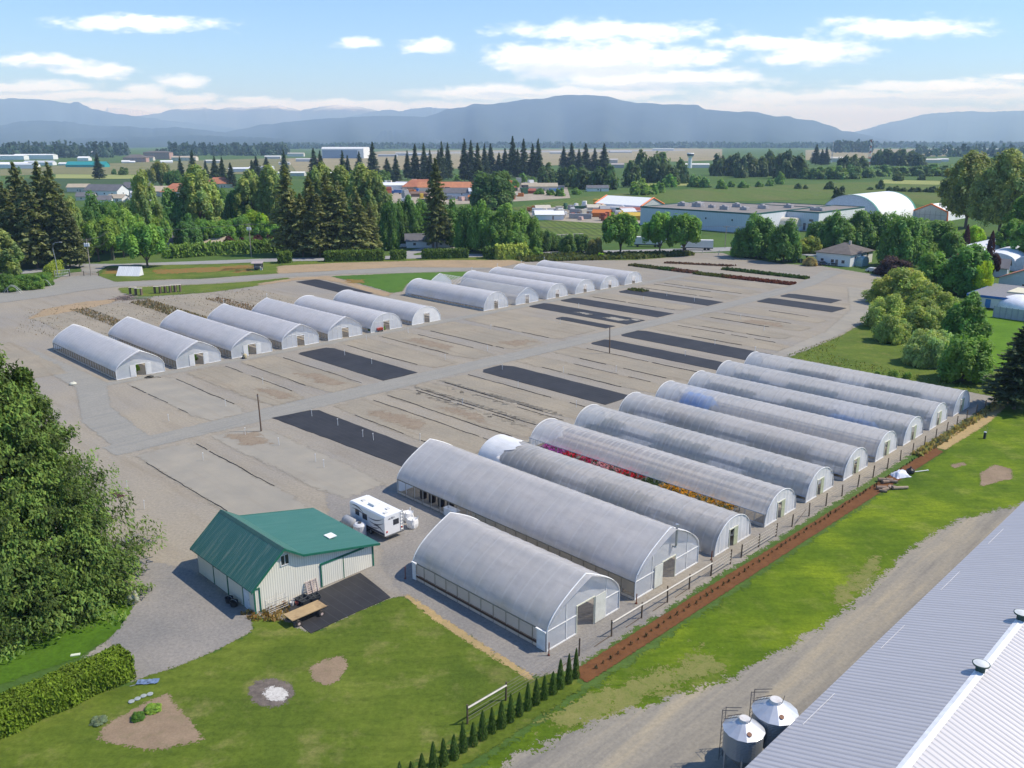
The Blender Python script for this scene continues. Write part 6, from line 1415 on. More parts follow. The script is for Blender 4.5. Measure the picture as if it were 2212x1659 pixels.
def house(pos, rz, L, D, hw, hr, wall, roof, label, cat='house', hip=False, group=None, wins=3, name='house', over=.5, flatr=False, chim=False, door=True):
    """L along local x, D along local y"""
    r = thing(name, label, cat, (pos[0], pos[1], 0), rz, group); m = MB()
    for x, y0, y1 in ((L / 2, -D / 2, D / 2), (-L / 2, D / 2, -D / 2)): m.face([(x, y0, 0), (x, y1, 0), (x, y1, hw)] + ([] if hip or flatr else [(x, 0, hr - .1)]) + [(x, y0, hw)])
    for y, x0, x1 in ((-D / 2, -L / 2, L / 2), (D / 2, L / 2, -L / 2)): m.face([(x0, y, 0), (x1, y, 0), (x1, y, hw), (x0, y, hw)])
    if flatr: m.box(-L / 2 - .02, -D / 2 - .02, hw, L / 2 + .02, D / 2 + .02, hw + .02)
    m.build('wall', wall, r); m = MB(); e = over; zl = hw - e * (hr - hw) / (D / 2)
    if flatr: m.box(-L / 2 - e, -D / 2 - e, hw + .03, L / 2 + e, D / 2 + e, hr)
    else:
        k = min(D / 2, L / 2 - .5) if hip else 0; x0, x1 = -L / 2 - e, L / 2 + e
        A_, B_ = (x0 + k * (1 if hip else 0) + (e if hip else 0), 0, hr), (x1 - k - (e if hip else 0), 0, hr)
        c = [(x0, -D / 2 - e, zl), (x1, -D / 2 - e, zl), (x1, D / 2 + e, zl), (x0, D / 2 + e, zl)]
        if not hip: A_, B_ = (x0, 0, hr), (x1, 0, hr)
        for f in ((c[0], c[1], B_, A_), (c[2], c[3], A_, B_), (c[1], c[2], B_), (c[3], c[0], A_)):
            if hip or len(f) == 4: m.face(f); m.face([(p[0], p[1], p[2] - .16) for p in reversed(f)])
        for p, q in zip(c, c[1:] + c[:1]):
            if hip or p[1] == q[1]: m.face([(p[0], p[1], p[2] - .16), (q[0], q[1], q[2] - .16), q, p])
    ro = m.build('roof', roof, r)
    if chim: m = MB(); m.box(L * .1, -.35, hr - .9, L * .1 + .7, .35, hr + .7); m.build('chimney', pm((.5, .46, .42), .9), ro)
    zs = [(.9, 2.1)] if hw < 4.5 else [(.9, 2.0), (3.2, 4.3)] if hw < 7 else [(.9 + 2.9 * k, 2.3 + 2.9 * k) for k in range(int(hw / 2.9))]
    for z0, z1 in zs:
        for k in range(wins):
            x = -L / 2 + L * (k + .65) / (wins + .3); win(r, x - .6, x + .6, -D / 2 - .03, z0, z1)
    if wins: win(r, -.6, .6, L / 2 + .03, zs[-1][0], zs[-1][1], 'y'); win(r, -.6, .6, -L / 2 - .03, zs[-1][0], zs[-1][1], 'y')
    if door: m = MB(); x = L * .12; m.box(x - .45, -D / 2 - .06, 0, x + .45, -D / 2 - .02, 2.05); m.build('door', pm((.25, .20, .17), .6), r)
    return r
RF_GREY = paint('roof_grey', (.13, .13, .14), .9, var=.15, scale=.4); RF_BRN = paint('roof_brown', (.13, .115, .105), .9, var=.2, scale=.5); RF_RED = paint('roof_red', (.38, .15, .085), .85, var=.15, scale=.4); RF_TAN = paint('roof_tan', (.40, .34, .25), .9, var=.12, scale=.3); RF_FLAT = paint('roof_gravel', (.22, .20, .18), .95, var=.18, scale=.12); RF_ORG = paint('roof_orange', (.48, .20, .10), .85, var=.15, scale=.3)
WH = paint('wall_white', (.74, .74, .73), .7, var=.05, scale=.4); W_CRM = paint('wall_cream', (.60, .55, .46), .8, var=.08); W_PNK = paint('wall_pink', (.42, .27, .23), .85, var=.1); WBLU = paint('wall_paleblue', (.52, .58, .64), .7, var=.05)
WARE_SHADED = ribbed('warehouse_panel_shaded', (.60, .64, .69), .9, 0, .55, depth_=.14, dist=.05, dirt=((.45, .46, .48), .35)); WARE_LIT = ribbed('warehouse_panel_lit', (.76, .77, .78), .9, 1, .55, depth_=.08, dist=.05)  # same wall panel: shade painted into the front colour, sunlight into the ends
TRIMG = pm((.03, .11, .10), .5)

wh = thing('warehouse', 'large flat-roofed pale grey warehouse with dark green roof edge', 'warehouse', W(-229.6, 378), GRID)
def block(a0, a1, b0, b1, h, root):
    x0, x1, y0, y1 = a0 + 229.6, a1 + 229.6, b0 - 378, b1 - 378
    m = MB(); m.face([(x0, y0, 0), (x1, y0, 0), (x1, y0, h), (x0, y0, h)]); m.face([(x1, y1, 0), (x0, y1, 0), (x0, y1, h), (x1, y1, h)])
    m.k = 1; m.face([(x1, y0, 0), (x1, y1, 0), (x1, y1, h), (x1, y0, h)]); m.face([(x0, y1, 0), (x0, y0, 0), (x0, y0, h), (x0, y1, h)]); m.build('wall', [WARE_SHADED, WARE_LIT], root)
    m = MB(); m.box(x0 + .3, y0 + .3, h - .6, x1 - .3, y1 - .3, h - .2); m.build('roof', RF_FLAT, root)
    m = MB()
    for q in ((x0 - .06, y0 - .06, x1 + .06, y0 + .3), (x0 - .06, y1 - .3, x1 + .06, y1 + .06), (x0 - .06, y0 + .3, x0 + .3, y1 - .3), (x1 - .3, y0 + .3, x1 + .06, y1 - .3)): m.box(q[0], q[1], h - .55, q[2], q[3], h + .12)
    m.build('roof_edge', TRIMG, root)
block(-261, -198, 351.5, 408, 9.0, wh); block(-197.9, -182, 381, 430, 8.9, wh); block(-232, -197.95, 408.1, 430, 8.7, wh)
for a, b, s in ((-250, 372, 2.2), (-241, 372, 2.6), (-246, 381, 2), (-233, 372, 1.6), (-222, 366, 2.2), (-226, 384, 2.2), (-214, 370, 1.8), (-212, 384, 2.2), (-206, 398, 2), (-190, 392, 1.6), (-187, 392, 1.6), (-230, 392, 1.2)):
    x, y = a + 229.6, b - 378; m = MB(); m.box(x - s, y - s * .7, 8.85, x + s, y + s * .7, 8.8 + s * .75); m.box(x - s * .5, y - s * .5, 8.8 + s * .75, x + s * .1, y + s * .5, 8.8 + s); u = m.build('roof_unit', paint('unit', (.38, .37, .37), .7, var=.25, scale=.6, dirt=((.3, .12, .09), .4)), wh)
for x in (-188.5, -186.2):
    m = MB(); m.box(x + 229.6 - .7, 2.85, .4, x + 229.6 + .5, 2.95, 3.6); m.build('dock_door', pm((.10, .11, .14), .5), wh)
win(wh, 43.0, 45.2, 2.93, 4.4, 5.6); win(wh, 6, 7, -26.56, 5.0, 6.0); win(wh, 20, 21, -26.56, 5.0, 6.0)

qh = thing('arched_hall', 'big white arched hall with green edge bands behind the warehouse', 'hall', W(-192.3, 460), GRID)
def arch_pts(R_, hh, n=24): return [(R_ * -math.cos(math.pi * k / n), hh * math.sin(math.pi * k / n) ** .9) for k in range(n + 1)]
ap = arch_pts(16, 14)
M_tent = paint('tent_white', (.80, .80, .78), .5, var=.04, scale=.3)
m = MB(); ra = m.pts([(x, -24, z) for x, z in ap]); rb = m.pts([(x, 24, z) for x, z in ap])
for k in range(len(ap) - 1): m.f.append([ra[k], ra[k + 1], rb[k + 1], rb[k]]); m.m.append(0)
m.build('cover', M_tent, qh, smooth=True)
for q in ([(x, -23.9, z) for x, z in ap], [(x, 23.9, z) for x, z in reversed(ap)]): m = MB(); m.face(q); m.build('end_wall', pm((.62, .65, .69), .6), qh)
m = MB(); tg = [(x * 1.008, z * 1.008) for x, z in ap]
for y0, y1 in ((-24.3, -22.6), (22.6, 24.3)):
    a = m.pts([(x, y0, z) for x, z in tg]); b = m.pts([(x, y1, z) for x, z in tg])
    for k in range(len(ap) - 1): m.f.append([a[k], a[k + 1], b[k + 1], b[k]]); m.m.append(0)
m.build('edge_band', pm((.05, .24, .18), .5), qh); m = MB(); m.box(-8, -24.05, 0, 8, -23.92, 7); m.build('door', pm((.55, .58, .62), .6), qh)
def tent(pos, rz, L, D, hw, hr, label):
    r = thing('storage_tent', label, 'tent', pos, rz, 'orange-edged white storage tents'); p = [(-D / 2, 0), (-D / 2 + .3, hw), (0, hr), (D / 2 - .3, hw), (D / 2, 0)]
    m = MB(); a = m.pts([(-L / 2, y, z) for y, z in p]); b = m.pts([(L / 2, y, z) for y, z in p])
    for k in range(4): m.f.append([a[k], b[k], b[k + 1], a[k + 1]]); m.m.append(0)
    m.build('cover', M_tent, r)
    m = MB(); q = [(y * 1.004, z * 1.01) for y, z in p]
    for x0, x1 in ((-L / 2 - .1, -L / 2 + .9), (L / 2 - .9, L / 2 + .1)):
        m = MB(); a = m.pts([(x0, y, z) for y, z in q]); b = m.pts([(x1, y, z) for y, z in q])
        for k in range(4): m.f.append([a[k], b[k], b[k + 1], a[k + 1]]); m.m.append(0)
        m.build('edge_band', pm((.75, .18, .04), .5), r)
    for x in (-L / 2 - .05, L / 2 + .05): m = MB(); m.tube([(x, y * 1.0, z) for y, z in p], .45, 5); m.build('gable_edge', pm((.75, .18, .04), .5), r)
    for q in ([(L / 2 - .05, y, z) for y, z in p], [(-L / 2 + .05, y, z) for y, z in reversed(p)]): m = MB(); m.face(q); m.build('end_wall', pm((.52, .52, .50), .7), r)
    m = MB()
    for k in range(5): y = -D * .3 + k * D * .15; m.box(-L / 2 - .02, y - .08, 0, -L / 2 + .02, y + .08, hw * 1.1)
    m.box(-L / 2 - .02, -D * .42, hw * .6, -L / 2 + .02, D * .42, hw * .6 + .15); m.build('gable_frame', pm((.3, .28, .26), .7), r)
    return r
tent(W(-320.5, 420), GRID, 35, 23, 4.2, 8.4, 'long white storage tent with orange edges left of the warehouse')
tent(W(-168.5, 497), GRID + math.pi / 2, 32, 18, 4.6, 8.4, 'white storage tent with an orange gable right of the arched hall')
sq = thing('small_arch_shed', 'small cream arched shed in front of the warehouse corner', 'shed', W(-194.5, 378), GRID); sp_ = arch_pts(3.6, 4.4, 14); m = MB(); a = m.pts([(-4, x, z + 1.6) for x, z in sp_]); b = m.pts([(4, x, z + 1.6) for x, z in sp_])
for k in range(14): m.f.append([a[k], a[k + 1], b[k + 1], b[k]]); m.m.append(0)
m.face([(3.9, x, z + 1.6) for x, z in sp_]); m.face([(-3.9, x, z + 1.6) for x, z in reversed(sp_)]); m.build('cover', pm((.62, .57, .46), .7), sq); m = MB(); m.box(-4, -3.6, 0, 4, 3.6, 1.6); m.build('base_wall', WH, sq)

h1 = house(W(-127.2, 288.2), GRID, 12, 17.5, 4.2, 6.9, WH, RF_BRN, 'white two-storey house with brown hip roof beside the yard corner', hip=True, wins=3, chim=True)
for y in (-5, 0, 4.5): win(h1, y - .7, y + .7, 6.05, 2.4, 3.6, 'y')
m = MB(); m.box(-16, -10, 2.5, -5.6, -2, 2.68); m.build('carport_roof', pm((.36, .37, .38), .6), h1); m = MB()
for x in (-15.8, -10.8, -5.9):
    for y in (-9.8, -2.2): m.box(x - .08, y - .08, 0, x + .08, y + .08, 2.5)
m.build('carport_post', WH, h1)
m = MB(); ap2 = arch_pts(2.6, 2.2, 10); a = m.pts([(6.1, x - 2.5, z + 1.0) for x, z in ap2]); b = m.pts([(8.6, x - 2.5, z + 1.0) for x, z in ap2])
for k in range(10): m.f.append([a[k], a[k + 1], b[k + 1], b[k]]); m.m.append(0)
m.face([(8.55, x - 2.5, z + 1.0) for x, z in ap2]); m.box(6.1, -5.1, 0, 8.55, .1, 1.0); m.build('porch', pm((.25, .36, .35), .6), h1)
house((-33.5, 341.5), .12, 17, 9, 3.0, 5.2, WH, RF_GREY, 'white roadside house with grey roof partly behind the tall dark fir', wins=3)
house(at(372, 537), .25, 8, 7, 3.4, 6.2, WH, RF_GREY, 'white house with a steep grey gable behind the lone maple', wins=1)
house(at(457, 535), .1, 11, 8, 2.6, 4.4, W_CRM, RF_TAN, 'low house with tan roof peeping over the long loose hedge', wins=2)
house(at(232, 428), -.2, 27, 14, 6, 10, WH, RF_GREY, 'large white house with grey roofs beyond the woods at left', wins=4)
house(at(308, 436), .6, 14, 12, 4, 7.5, WH, paint('roof_pale', (.5, .5, .55), .7), 'small white gabled building right of the large grey-roofed house', wins=1)
house(at(300, 418), .1, 20, 12, 5, 9, W_CRM, RF_GREY, 'dark-roofed house half hidden by pale cottonwood', wins=2)
house(at(173, 414), .1, 17, 10, 4, 6.5, W_CRM, RF_TAN, 'tan-roofed shed beside the lamp-side firs, near the hop field', wins=1)
house(at(400, 423), .3, 34, 18, 4, 9.5, W_CRM, RF_RED, 'red-orange roofed building among the trees left of centre', wins=3, hip=True)
house(at(360, 423), .1, 26, 14, 4, 7.5, W_CRM, RF_TAN, 'pale tan roof beside the red-orange roofed building', wins=2)
house(at(474, 405), .2, 24, 14, 4, 9, W_CRM, RF_RED, 'pinkish roofed house below the middle firs', wins=2, hip=True)
house(at(225, 440), .3, 10, 9, 3, 5.5, WH, RF_GREY, 'white cottage at the near edge of the houses at left', wins=2); house(at(256, 436), -.2, 12, 9, 3, 5.2, WH, RF_TAN, 'pale cottage between the white houses at left', wins=2); house(at(188, 432), .2, 12, 9, 3, 5.5, W_CRM, RF_GREY, 'dark roofed cottage beside the lamp-side firs', wins=2)
house(at(295, 350), .15, 44, 26, 9, 15, W_PNK, RF_BRN, 'brick-pink building left of its taller twin at the edge of far wood', cat='building', hip=True, wins=6)
house(at(343, 344), .05, 60, 28, 16, 19, W_PNK, RF_BRN, 'taller brick-pink building before the far wood', cat='building', hip=True, wins=8)
house(at(320, 347), .1, 26, 16, 6, 10, W_CRM, RF_BRN, 'low link building between the two brick-pink ones', cat='building', wins=3)
house(at(400, 347), .05, 52, 20, 7, 10, W_CRM, RF_TAN, 'long cream building right of the brick-pink pair', cat='building', wins=6)
house(at(24, 345), .05, 70, 24, 9, 11, WH, WH, 'white low shed at the far left before the wood', cat='shed', wins=0, door=False); house(at(78, 344), .03, 92, 24, 10, 12, WH, WH, 'longest white shed before the far wood at left', cat='shed', wins=0, door=False)
house(at(18, 363), .15, 60, 24, 6, 9, WH, WH, 'white roofed poultry shed at the left edge', cat='shed', wins=0, door=False); house(at(54, 364), .1, 40, 16, 6, 8, WH, paint('roof_silver', (.5, .53, .56), .5), 'silver roofed shed beside the left edge shed', cat='shed', wins=0, door=False); house(at(87, 357), .05, 50, 16, 5, 8, WH, paint('roof_silver', (.5, .53, .56), .5), 'grey-white shed standing in the field at left', cat='shed', wins=0, door=False)
house(at(190, 361), -.08, 66, 16, 4, 9, paint('teal_wall', (.03, .30, .30), .5), paint('teal_roof', (.03, .27, .28), .5), 'long teal-roofed shed left of the lone field fir', cat='shed', wins=0, door=False)
house(at(183, 347), 0, 24, 16, 6, 9, WH, WH, 'small white barn above the teal-roofed shed', cat='shed', wins=0, door=False); house(at(213, 338), .1, 30, 18, 12, 16, WH, WH, 'white tower-like barn in front of the wood above the lone fir', cat='barn', wins=0, door=False)
for i, (x, y, l, h) in enumerate([(139, 357, 16, 5), (148, 356, 10, 4), (155, 355, 12, 5), (272, 352, 14, 5), (286, 352, 10, 4), (360, 352, 22, 5)]): house(at(x, y), .1 * i, l, 9, h * .6, h, WH, WH, f'tiny white hut, {ordw(i)} from the left on the far side of the pale field', 'hut', wins=0, group='white huts across the pale field', door=False)
hg_ = thing('hangar', 'huge white aircraft hangar with blue-grey doors beyond the middle firs', 'hangar', (-425, 2235, 0), -.12)
m = MB(); m.prism([(-28, 0), (28, 0), (28, 23), (22, 27), (-22, 27), (-28, 23)], -48, 60); m.build('body', WH, hg_); m = MB(); m.box(-46, -28.6, 0, 44, -28.05, 20); m.build('door', pm((.26, .33, .43), .6), hg_)
for i, (x, y, l, h, c) in enumerate([(838, 338, 70, 8, (.55, .57, .6)), (870, 336, 55, 12, (.7, .7, .7)), (905, 336, 80, 9, (.55, .6, .66)), (640, 338, 60, 14, (.7, .68, .62)), (660, 349, 50, 9, (.7, .7, .7)), (590, 343, 50, 10, (.68, .68, .66)), (520, 371, 40, 8, (.72, .74, .76)), (1320, 352, 34, 11, (.7, .66, .62)), (1202, 332, 60, 9, (.66, .66, .64)), (1340, 330, 110, 9, (.74, .74, .74)), (1432, 325, 130, 12, (.76, .76, .76)), (1100, 366, 24, 9, (.7, .7, .72)), (1334, 363, 26, 10, (.68, .6, .56)), (1500, 362, 60, 9, (.66, .64, .6)), (1800, 350, 46, 14, (.58, .55, .48)), (1770, 333, 60, 8, (.74, .74, .72)), (2010, 352, 46, 11, (.64, .62, .52)), (2035, 349, 30, 9, (.7, .7, .7)), (2075, 327, 80, 8, (.72, .70, .66)), (2140, 324, 90, 8, (.74, .74, .74)), (2190, 325, 60, 7, (.72, .6, .56)), (460, 352, 40, 8, (.7, .68, .62)), (615, 356, 26, 7, (.72, .7, .66)), (566, 368, 44, 8, (.7, .72, .74)), (630, 380, 44, 7, (.72, .72, .66)), (700, 380, 38, 6, (.74, .73, .68))]):
    house(at(x, y), rnd.uniform(-.15, .15), l * .75, l * .3, h * .55, h * .75, pm(mulc(c, rnd.uniform(.6, .95)), .7), pm(mulc(c, rnd.uniform(.55, 1.0)), .6), f'pale low airfield building, {ordw(i)} counted along the far plain', 'building', wins=0, group='pale buildings of the far plain', door=False, name='airfield_building')
tw = thing('control_tower', 'white airport control tower beyond the tall tree belt', 'tower', at(1490, 363), 0); m = MB(); m.cyl(0, 0, 0, 17, 3.2, 2.8, 12); m.build('shaft', WH, tw); m = MB(); m.cyl(0, 0, 17, 18.5, 4, 5.5, 10); m.cyl(0, 0, 21.6, 23, 6, 5, 10); m.build('cabin', WH, tw); m = MB(); m.cyl(0, 0, 18.5, 21.6, 5, 5.6, 10); m.build('window', pm((.06, .09, .12), .2), tw)
def mast(x, y, h, w, label, dishes):
    r = thing('radio_mast', label, 'mast', at(x, y), .4); m = MB(); n = 10; m2 = MB()
    for k in range(n):
        b = m if k % 2 == 0 else m2; z0, z1 = h * k / n, h * (k + 1) / n; f = lambda z: w * (1 - .55 * z / h)
        for a in range(3):
            a0, a1 = 2.094 * a, 2.094 * (a + 1); p = lambda an, z: (f(z) * math.cos(an), f(z) * math.sin(an), z); b.tube([p(a0, z0), p(a0, z1)], .28, 4); b.tube([p(a0, z0), p(a1, z1)], .16, 4); b.tube([p(a1, z0), p(a0, z1)], .16, 4)
    m.build('lattice', pm((.68, .68, .68), .6), r); m2.build('lattice', pm((.45, .13, .10) if dishes else (.55, .45, .45), .6), r)
    if dishes:
        m = MB()
        for k in range(9): z = h * (.5 + .055 * k); a = k * 2.2; m.box(1.6 * math.cos(a) - .5, 1.6 * math.sin(a) - .5, z, 1.6 * math.cos(a) + .5, 1.6 * math.sin(a) + .5, z + 2.2)
        m.build('antenna', pm((.7, .7, .7), .5), r)
mast(1876, 362, 43, 2.6, 'tall lattice radio mast hung with pale antennas', True); mast(1796, 352, 41, 1.3, 'thin reddish mast left of the lattice radio mast', False)
# neighbours on the right edge
bp = thing('portable_building', 'long white portable building with blue roof band and blue door', 'building', W(-60.0, 246), GRID)
m = MB(); m.box(-9.5, -14, .25, 9.5, 8, 3.0); m.build('wall', WH, bp); m = MB(); m.box(-9.8, -14.3, 3.0, 9.8, 8.3, 3.25); m.build('roof', pm((.20, .20, .21), .9), bp); m = MB()
for q in ((-9.86, -14.36, 9.86, -14.3), (9.8, -14.3, 9.86, 8.3), (-9.86, -14.3, -9.8, 8.3)): m.box(q[0], q[1], 2.7, q[2], q[3], 3.3)
m.build('fascia', pm((.03, .14, .42), .5), bp); m = MB(); m.box(-5.4, -14.08, .3, -4.2, -14.01, 2.4); m.build('door', pm((.06, .22, .52), .5), bp); win(bp, -1.4, -.2, -14.05, 1.2, 2.2); win(bp, 3.6, 4.8, -14.05, 1.2, 2.2); win(bp, -9, -7.9, 9.55, 1.2, 2.2, 'y')
m = MB(); m.box(-3, -6, 3.26, 5, 3, 3.6); m.build('roof_cover', pm((.62, .58, .42), .7), bp)
house(W(-66, 274), GRID + math.pi / 2, 15, 13, 3.4, 6.2, WBLU, RF_RED, 'house with terracotta roof and pale blue gable at the right edge', wins=2)
house(W(-84, 294), GRID + .2, 12, 9, 3, 5.2, WBLU, RF_GREY, 'grey roofed shed left of the long white greenhouse roofs', wins=1); house(W(-68, 298), GRID + .2, 12, 10, 3, 5.2, W_CRM, RF_GREY, 'dark roofed shed at the right edge beyond the terracotta roof', wins=1); house(W(-92, 306), GRID + 1.2, 14, 8, 3, 5, WH, RF_RED, 'shed with faded red roof patch before the long white roofs', wins=1)
lg_ = thing('long_greenhouse', 'long low white-roofed greenhouse block at the right edge', 'greenhouse', W(-80, 338), GRID + math.pi / 2)
for k in range(3):
    m = MB(); pr2 = [(-6 + 12 * k - 6, 0), (-6 + 12 * k - 6, 3)] + [(-6 + 12 * k - 6 * math.cos(math.pi * j / 10), 3 + 2.4 * math.sin(math.pi * j / 10)) for j in range(1, 10)] + [(12 * k, 3), (12 * k, 0)]; m.prism(pr2, -30, 40); m.build('bay', pm((.68, .70, .73), .45), lg_)
pf = thing('panel_fence', 'grey board fence round a white domed cover at the right edge', 'fence', at(2145, 685), 0)
p0, p1 = Vector(at(2145, 685)), Vector(at(2290, 706)); d_ = p1 - p0; m = MB()
for k in range(11): q = d_ * k / 11; e = d_ * (k + .96) / 11; m.face([(q.x, q.y, 0), (e.x, e.y, 0), (e.x, e.y, 2.6), (q.x, q.y, 2.6)]); m.face([(e.x - .1, e.y + .12, 0), (q.x - .1, q.y + .12, 0), (q.x - .1, q.y + .12, 2.6), (e.x - .1, e.y + .12, 2.6)]); m.face([(q.x, q.y, 2.6), (e.x, e.y, 2.6), (e.x - .1, e.y + .12, 2.6), (q.x - .1, q.y + .12, 2.6)])
m.build('panel', paint('fence_grey', (.40, .42, .45), .8, var=.1), pf); m = MB()
for k in range(12): q = d_ * k / 11; m.box(q.x - .07, q.y - .12, 0, q.x + .07, q.y - .0, 2.75)
m.build('post', paint('fence_grey', (.36, .38, .42), .8), pf)
dm = thing('domed_cover', 'white domed cover behind the grey board fence', 'cover', at(2205, 672), .5); m = MB(); m.lathe([(5.5, 0), (5.5, 1.2), (5, 2.3), (3.8, 3.2), (2, 3.8), (0, 4)], n=20); m.build('membrane', pm((.78, .78, .80), .5), dm, smooth=True); m = MB(); m.lathe([(5.6, 0), (5.6, .3), (5.55, .35)], n=20); m.build('rim', M_galv, dm)
# trailers seen between the round trees
for x, y, l, lab in ((1400, 533, 11, 'white box trailer between the first and second round trees'), (1505, 540, 12, 'white box trailer right of the round trees'), (1430, 523, 10, 'white box trailer half behind the second round tree')):
    r = thing('box_trailer', lab, 'trailer', at(x, y), -.15); m = MB(); m.box(-l / 2, -1.25, 1.1, l / 2, 1.25, 3.9); m.build('body', WH, r); m = MB(); m.box(-l / 2, -1.1, .7, l / 2, 1.1, 1.09); m.build('chassis', M_dk, r)
    for q in (l * .25, l * .36, -l * .38): m = MB(); m.tube([(q, -1.2, .5), (q, 1.2, .5)], .5, 12); m.build('wheel', M_dk, r)
# salvage yards: containers, sheds, trucks, stacked goods
def container(x, y, l, h, c, rz, lab, grp):
    r = thing('container', lab, 'container', at(x, y), rz, grp); m = MB(); m.box(-l / 2, -1.3, .15, l / 2, 1.3, h); m.build('shell', ribbed('container_steel', c, .6, 0, .6, depth_=.25), r); m = MB(); m.box(l / 2 + .01, -1.2, .3, l / 2 + .08, -.03, h - .15); m.box(l / 2 + .01, .03, .3, l / 2 + .08, 1.2, h - .15); m.build('door', pm(mulc(c, .85), .6), r)
def truck(x, y, l, c, rz, lab, grp):
    r = thing('truck', lab, 'truck', at(x, y), rz, grp); m = MB(); m.box(-l / 2, -1.2, 1, l * .2, 1.2, 3.4); m.build('cargo_box', pm(c, .5), r); m = MB(); m.prism([(-1.15, .6), (1.15, .6), (1.15, 1.8), (1.0, 2.7), (-1.0, 2.7), (-1.15, 1.8)], l * .23, l * .5); m.build('cab', pm(mulc(c, .9), .4), r); m = MB(); m.box(l * .5, -.95, 1.7, l * .5 + .03, .95, 2.5); m.build('window', pm((.04, .05, .06), .2), r)
    for q in (-l * .3, l * .36):
        for s in (-1, 1): m = MB(); m.tube([(q, s * 1.2 - .15, .5), (q, s * 1.2 + .15, .5)], .5, 10); m.build('wheel', M_dk, r)
def stack(x, y, s, c, lab, grp):
    r = thing('goods_stack', lab, 'stack', at(x, y), rnd.uniform(0, 1.5), grp); m = MB(); z = .2
    for k in range(rnd.randint(2, 4)): h_ = rnd.uniform(.5, 1.1) * s; a, b = rnd.uniform(.8, 1.5) * s, rnd.uniform(.6, 1.2) * s; ox = rnd.uniform(-.3, .3); m.box(ox - a, -b, z, ox + a, b, z + h_); z += h_ + .02
    m.build('load', pm(c, .8), r); m = MB(); m.box(-1.3 * s, -1.1 * s, 0, 1.3 * s, 1.1 * s, .17); m.build('pallet', pm((.3, .22, .14), .9), r)
CN = [('white', (.72, .72, .70)), ('rust-red', (.34, .10, .06)), ('orange', (.60, .20, .05)), ('blue', (.08, .18, .40)), ('grey', (.33, .33, .34)), ('brown', (.22, .14, .10)), ('cream', (.58, .52, .42)), ('yellow', (.60, .42, .06)), ('dark green', (.06, .14, .08)), ('pink-beige', (.55, .40, .36)), ('black', (.06, .06, .06))]
cnt = {}
def junk(region, n, seed, place, kinds, wts, szz=1.0):
    r_ = random.Random(seed); poly = np.array(region, float); lo, hi = poly.min(0), poly.max(0); P = []
    while len(P) < n:
        q = (r_.uniform(lo[0], hi[0]), r_.uniform(lo[1], hi[1]))
        if sdist(np.array([q]), poly)[0] > 0 and all(abs(q[0] - p[0]) > 5.5 or abs(q[1] - p[1]) > 1.6 for p in P): P.append(q)
    for x, y in sorted(P):
        k = r_.choices(kinds, wts)[0]; nm, c = r_.choices(CN, [6, 3, 3, 2, 5, 3, 4, 1.5, 1, 3, 1.5])[0]; key = (nm, k, place); cnt[key] = cnt.get(key, 0) + 1
        word = {'c': 'shipping container', 't': 'truck', 's': 'stack of goods', 'h': 'shed'}[k]; lab = f'{nm} {word}, {ordw(cnt[key] - 1)} from the left {place}'; grp = f'{word}s {place}'
        if k == 'c': container(x, y, r_.choice([6, 6, 9, 12]), 2.7, c, r_.uniform(-.4, .4), lab, grp)
        elif k == 't': truck(x, y, r_.uniform(6, 9), c, r_.uniform(-.5, .5) + r_.choice([0, math.pi]), lab, grp)
        elif k == 's': stack(x, y, r_.uniform(.9, 1.9) * szz, c, lab, grp)
        else: house(at(x, y), r_.uniform(-.3, .3), r_.uniform(7, 14), r_.uniform(5, 8), 2.6, 4, pm(c, .7), pm(mulc(c, .9) if nm != 'white' else (.6, .61, .62), .6), lab, 'shed', wins=0, group=grp, name='shed', door=False)
junk([(828, 402), (985, 396), (1060, 402), (1050, 432), (960, 440), (828, 436)], 62, 4, 'in the salvage yard', 'csth', [3, 5, 2, 2], 1.1)
junk([(1092, 400), (1150, 396), (1222, 398), (1226, 412), (1150, 420), (1098, 434)], 30, 5, 'right in the salvage yard', 'csth', [3, 5, 1, 1], 1.2)
junk([(1148, 456), (1210, 449), (1384, 446), (1384, 478), (1290, 478), (1150, 470)], 58, 6, 'before the long tent', 'csth', [2, 6, 1.5, 1.5], .9)
junk([(1376, 446), (1384, 446), (1384, 470), (1370, 478)], 4, 9, 'at the warehouse corner', 'cs', [1, 3], 1.2)
house(at(985, 414), -.05, 62, 12, 4, 8, W_CRM, RF_ORG, 'long orange-roofed shed at the back of the salvage yard', 'shed', wins=0); house(at(908, 412), .1, 30, 16, 4, 9.5, W_CRM, RF_RED, 'red hip-roofed house at the back of the salvage yard', wins=2, hip=True); house(at(858, 412), .02, 36, 8, 5, 7, WH, WH, 'long white shed at the left of the salvage yard', 'shed', wins=0); house(at(980, 430), .1, 26, 8, 5, 8, WBLU, RF_GREY, 'blue-grey shed in the salvage yard', 'shed', wins=2); house(at(1040, 430), .1, 18, 8, 6, 8, WBLU, paint('roof_silver', (.5, .53, .56), .5), 'pale blue shed at the right of the salvage yard', 'shed', wins=2)
house(at(1165, 412), .05, 30, 8, 4, 6.5, W_CRM, RF_TAN, 'long low tan shed right of the salvage yard', 'shed', wins=0); house(at(1290, 413), .1, 18, 8, 3, 5, WH, RF_GREY, 'white hut in the field behind the tented yard', 'hut', wins=1)
house(at(1186, 474), .05, 15, 7, 3, 4.6, WH, WH, 'white round-topped shed at left front of the tented yard', 'shed', wins=0)
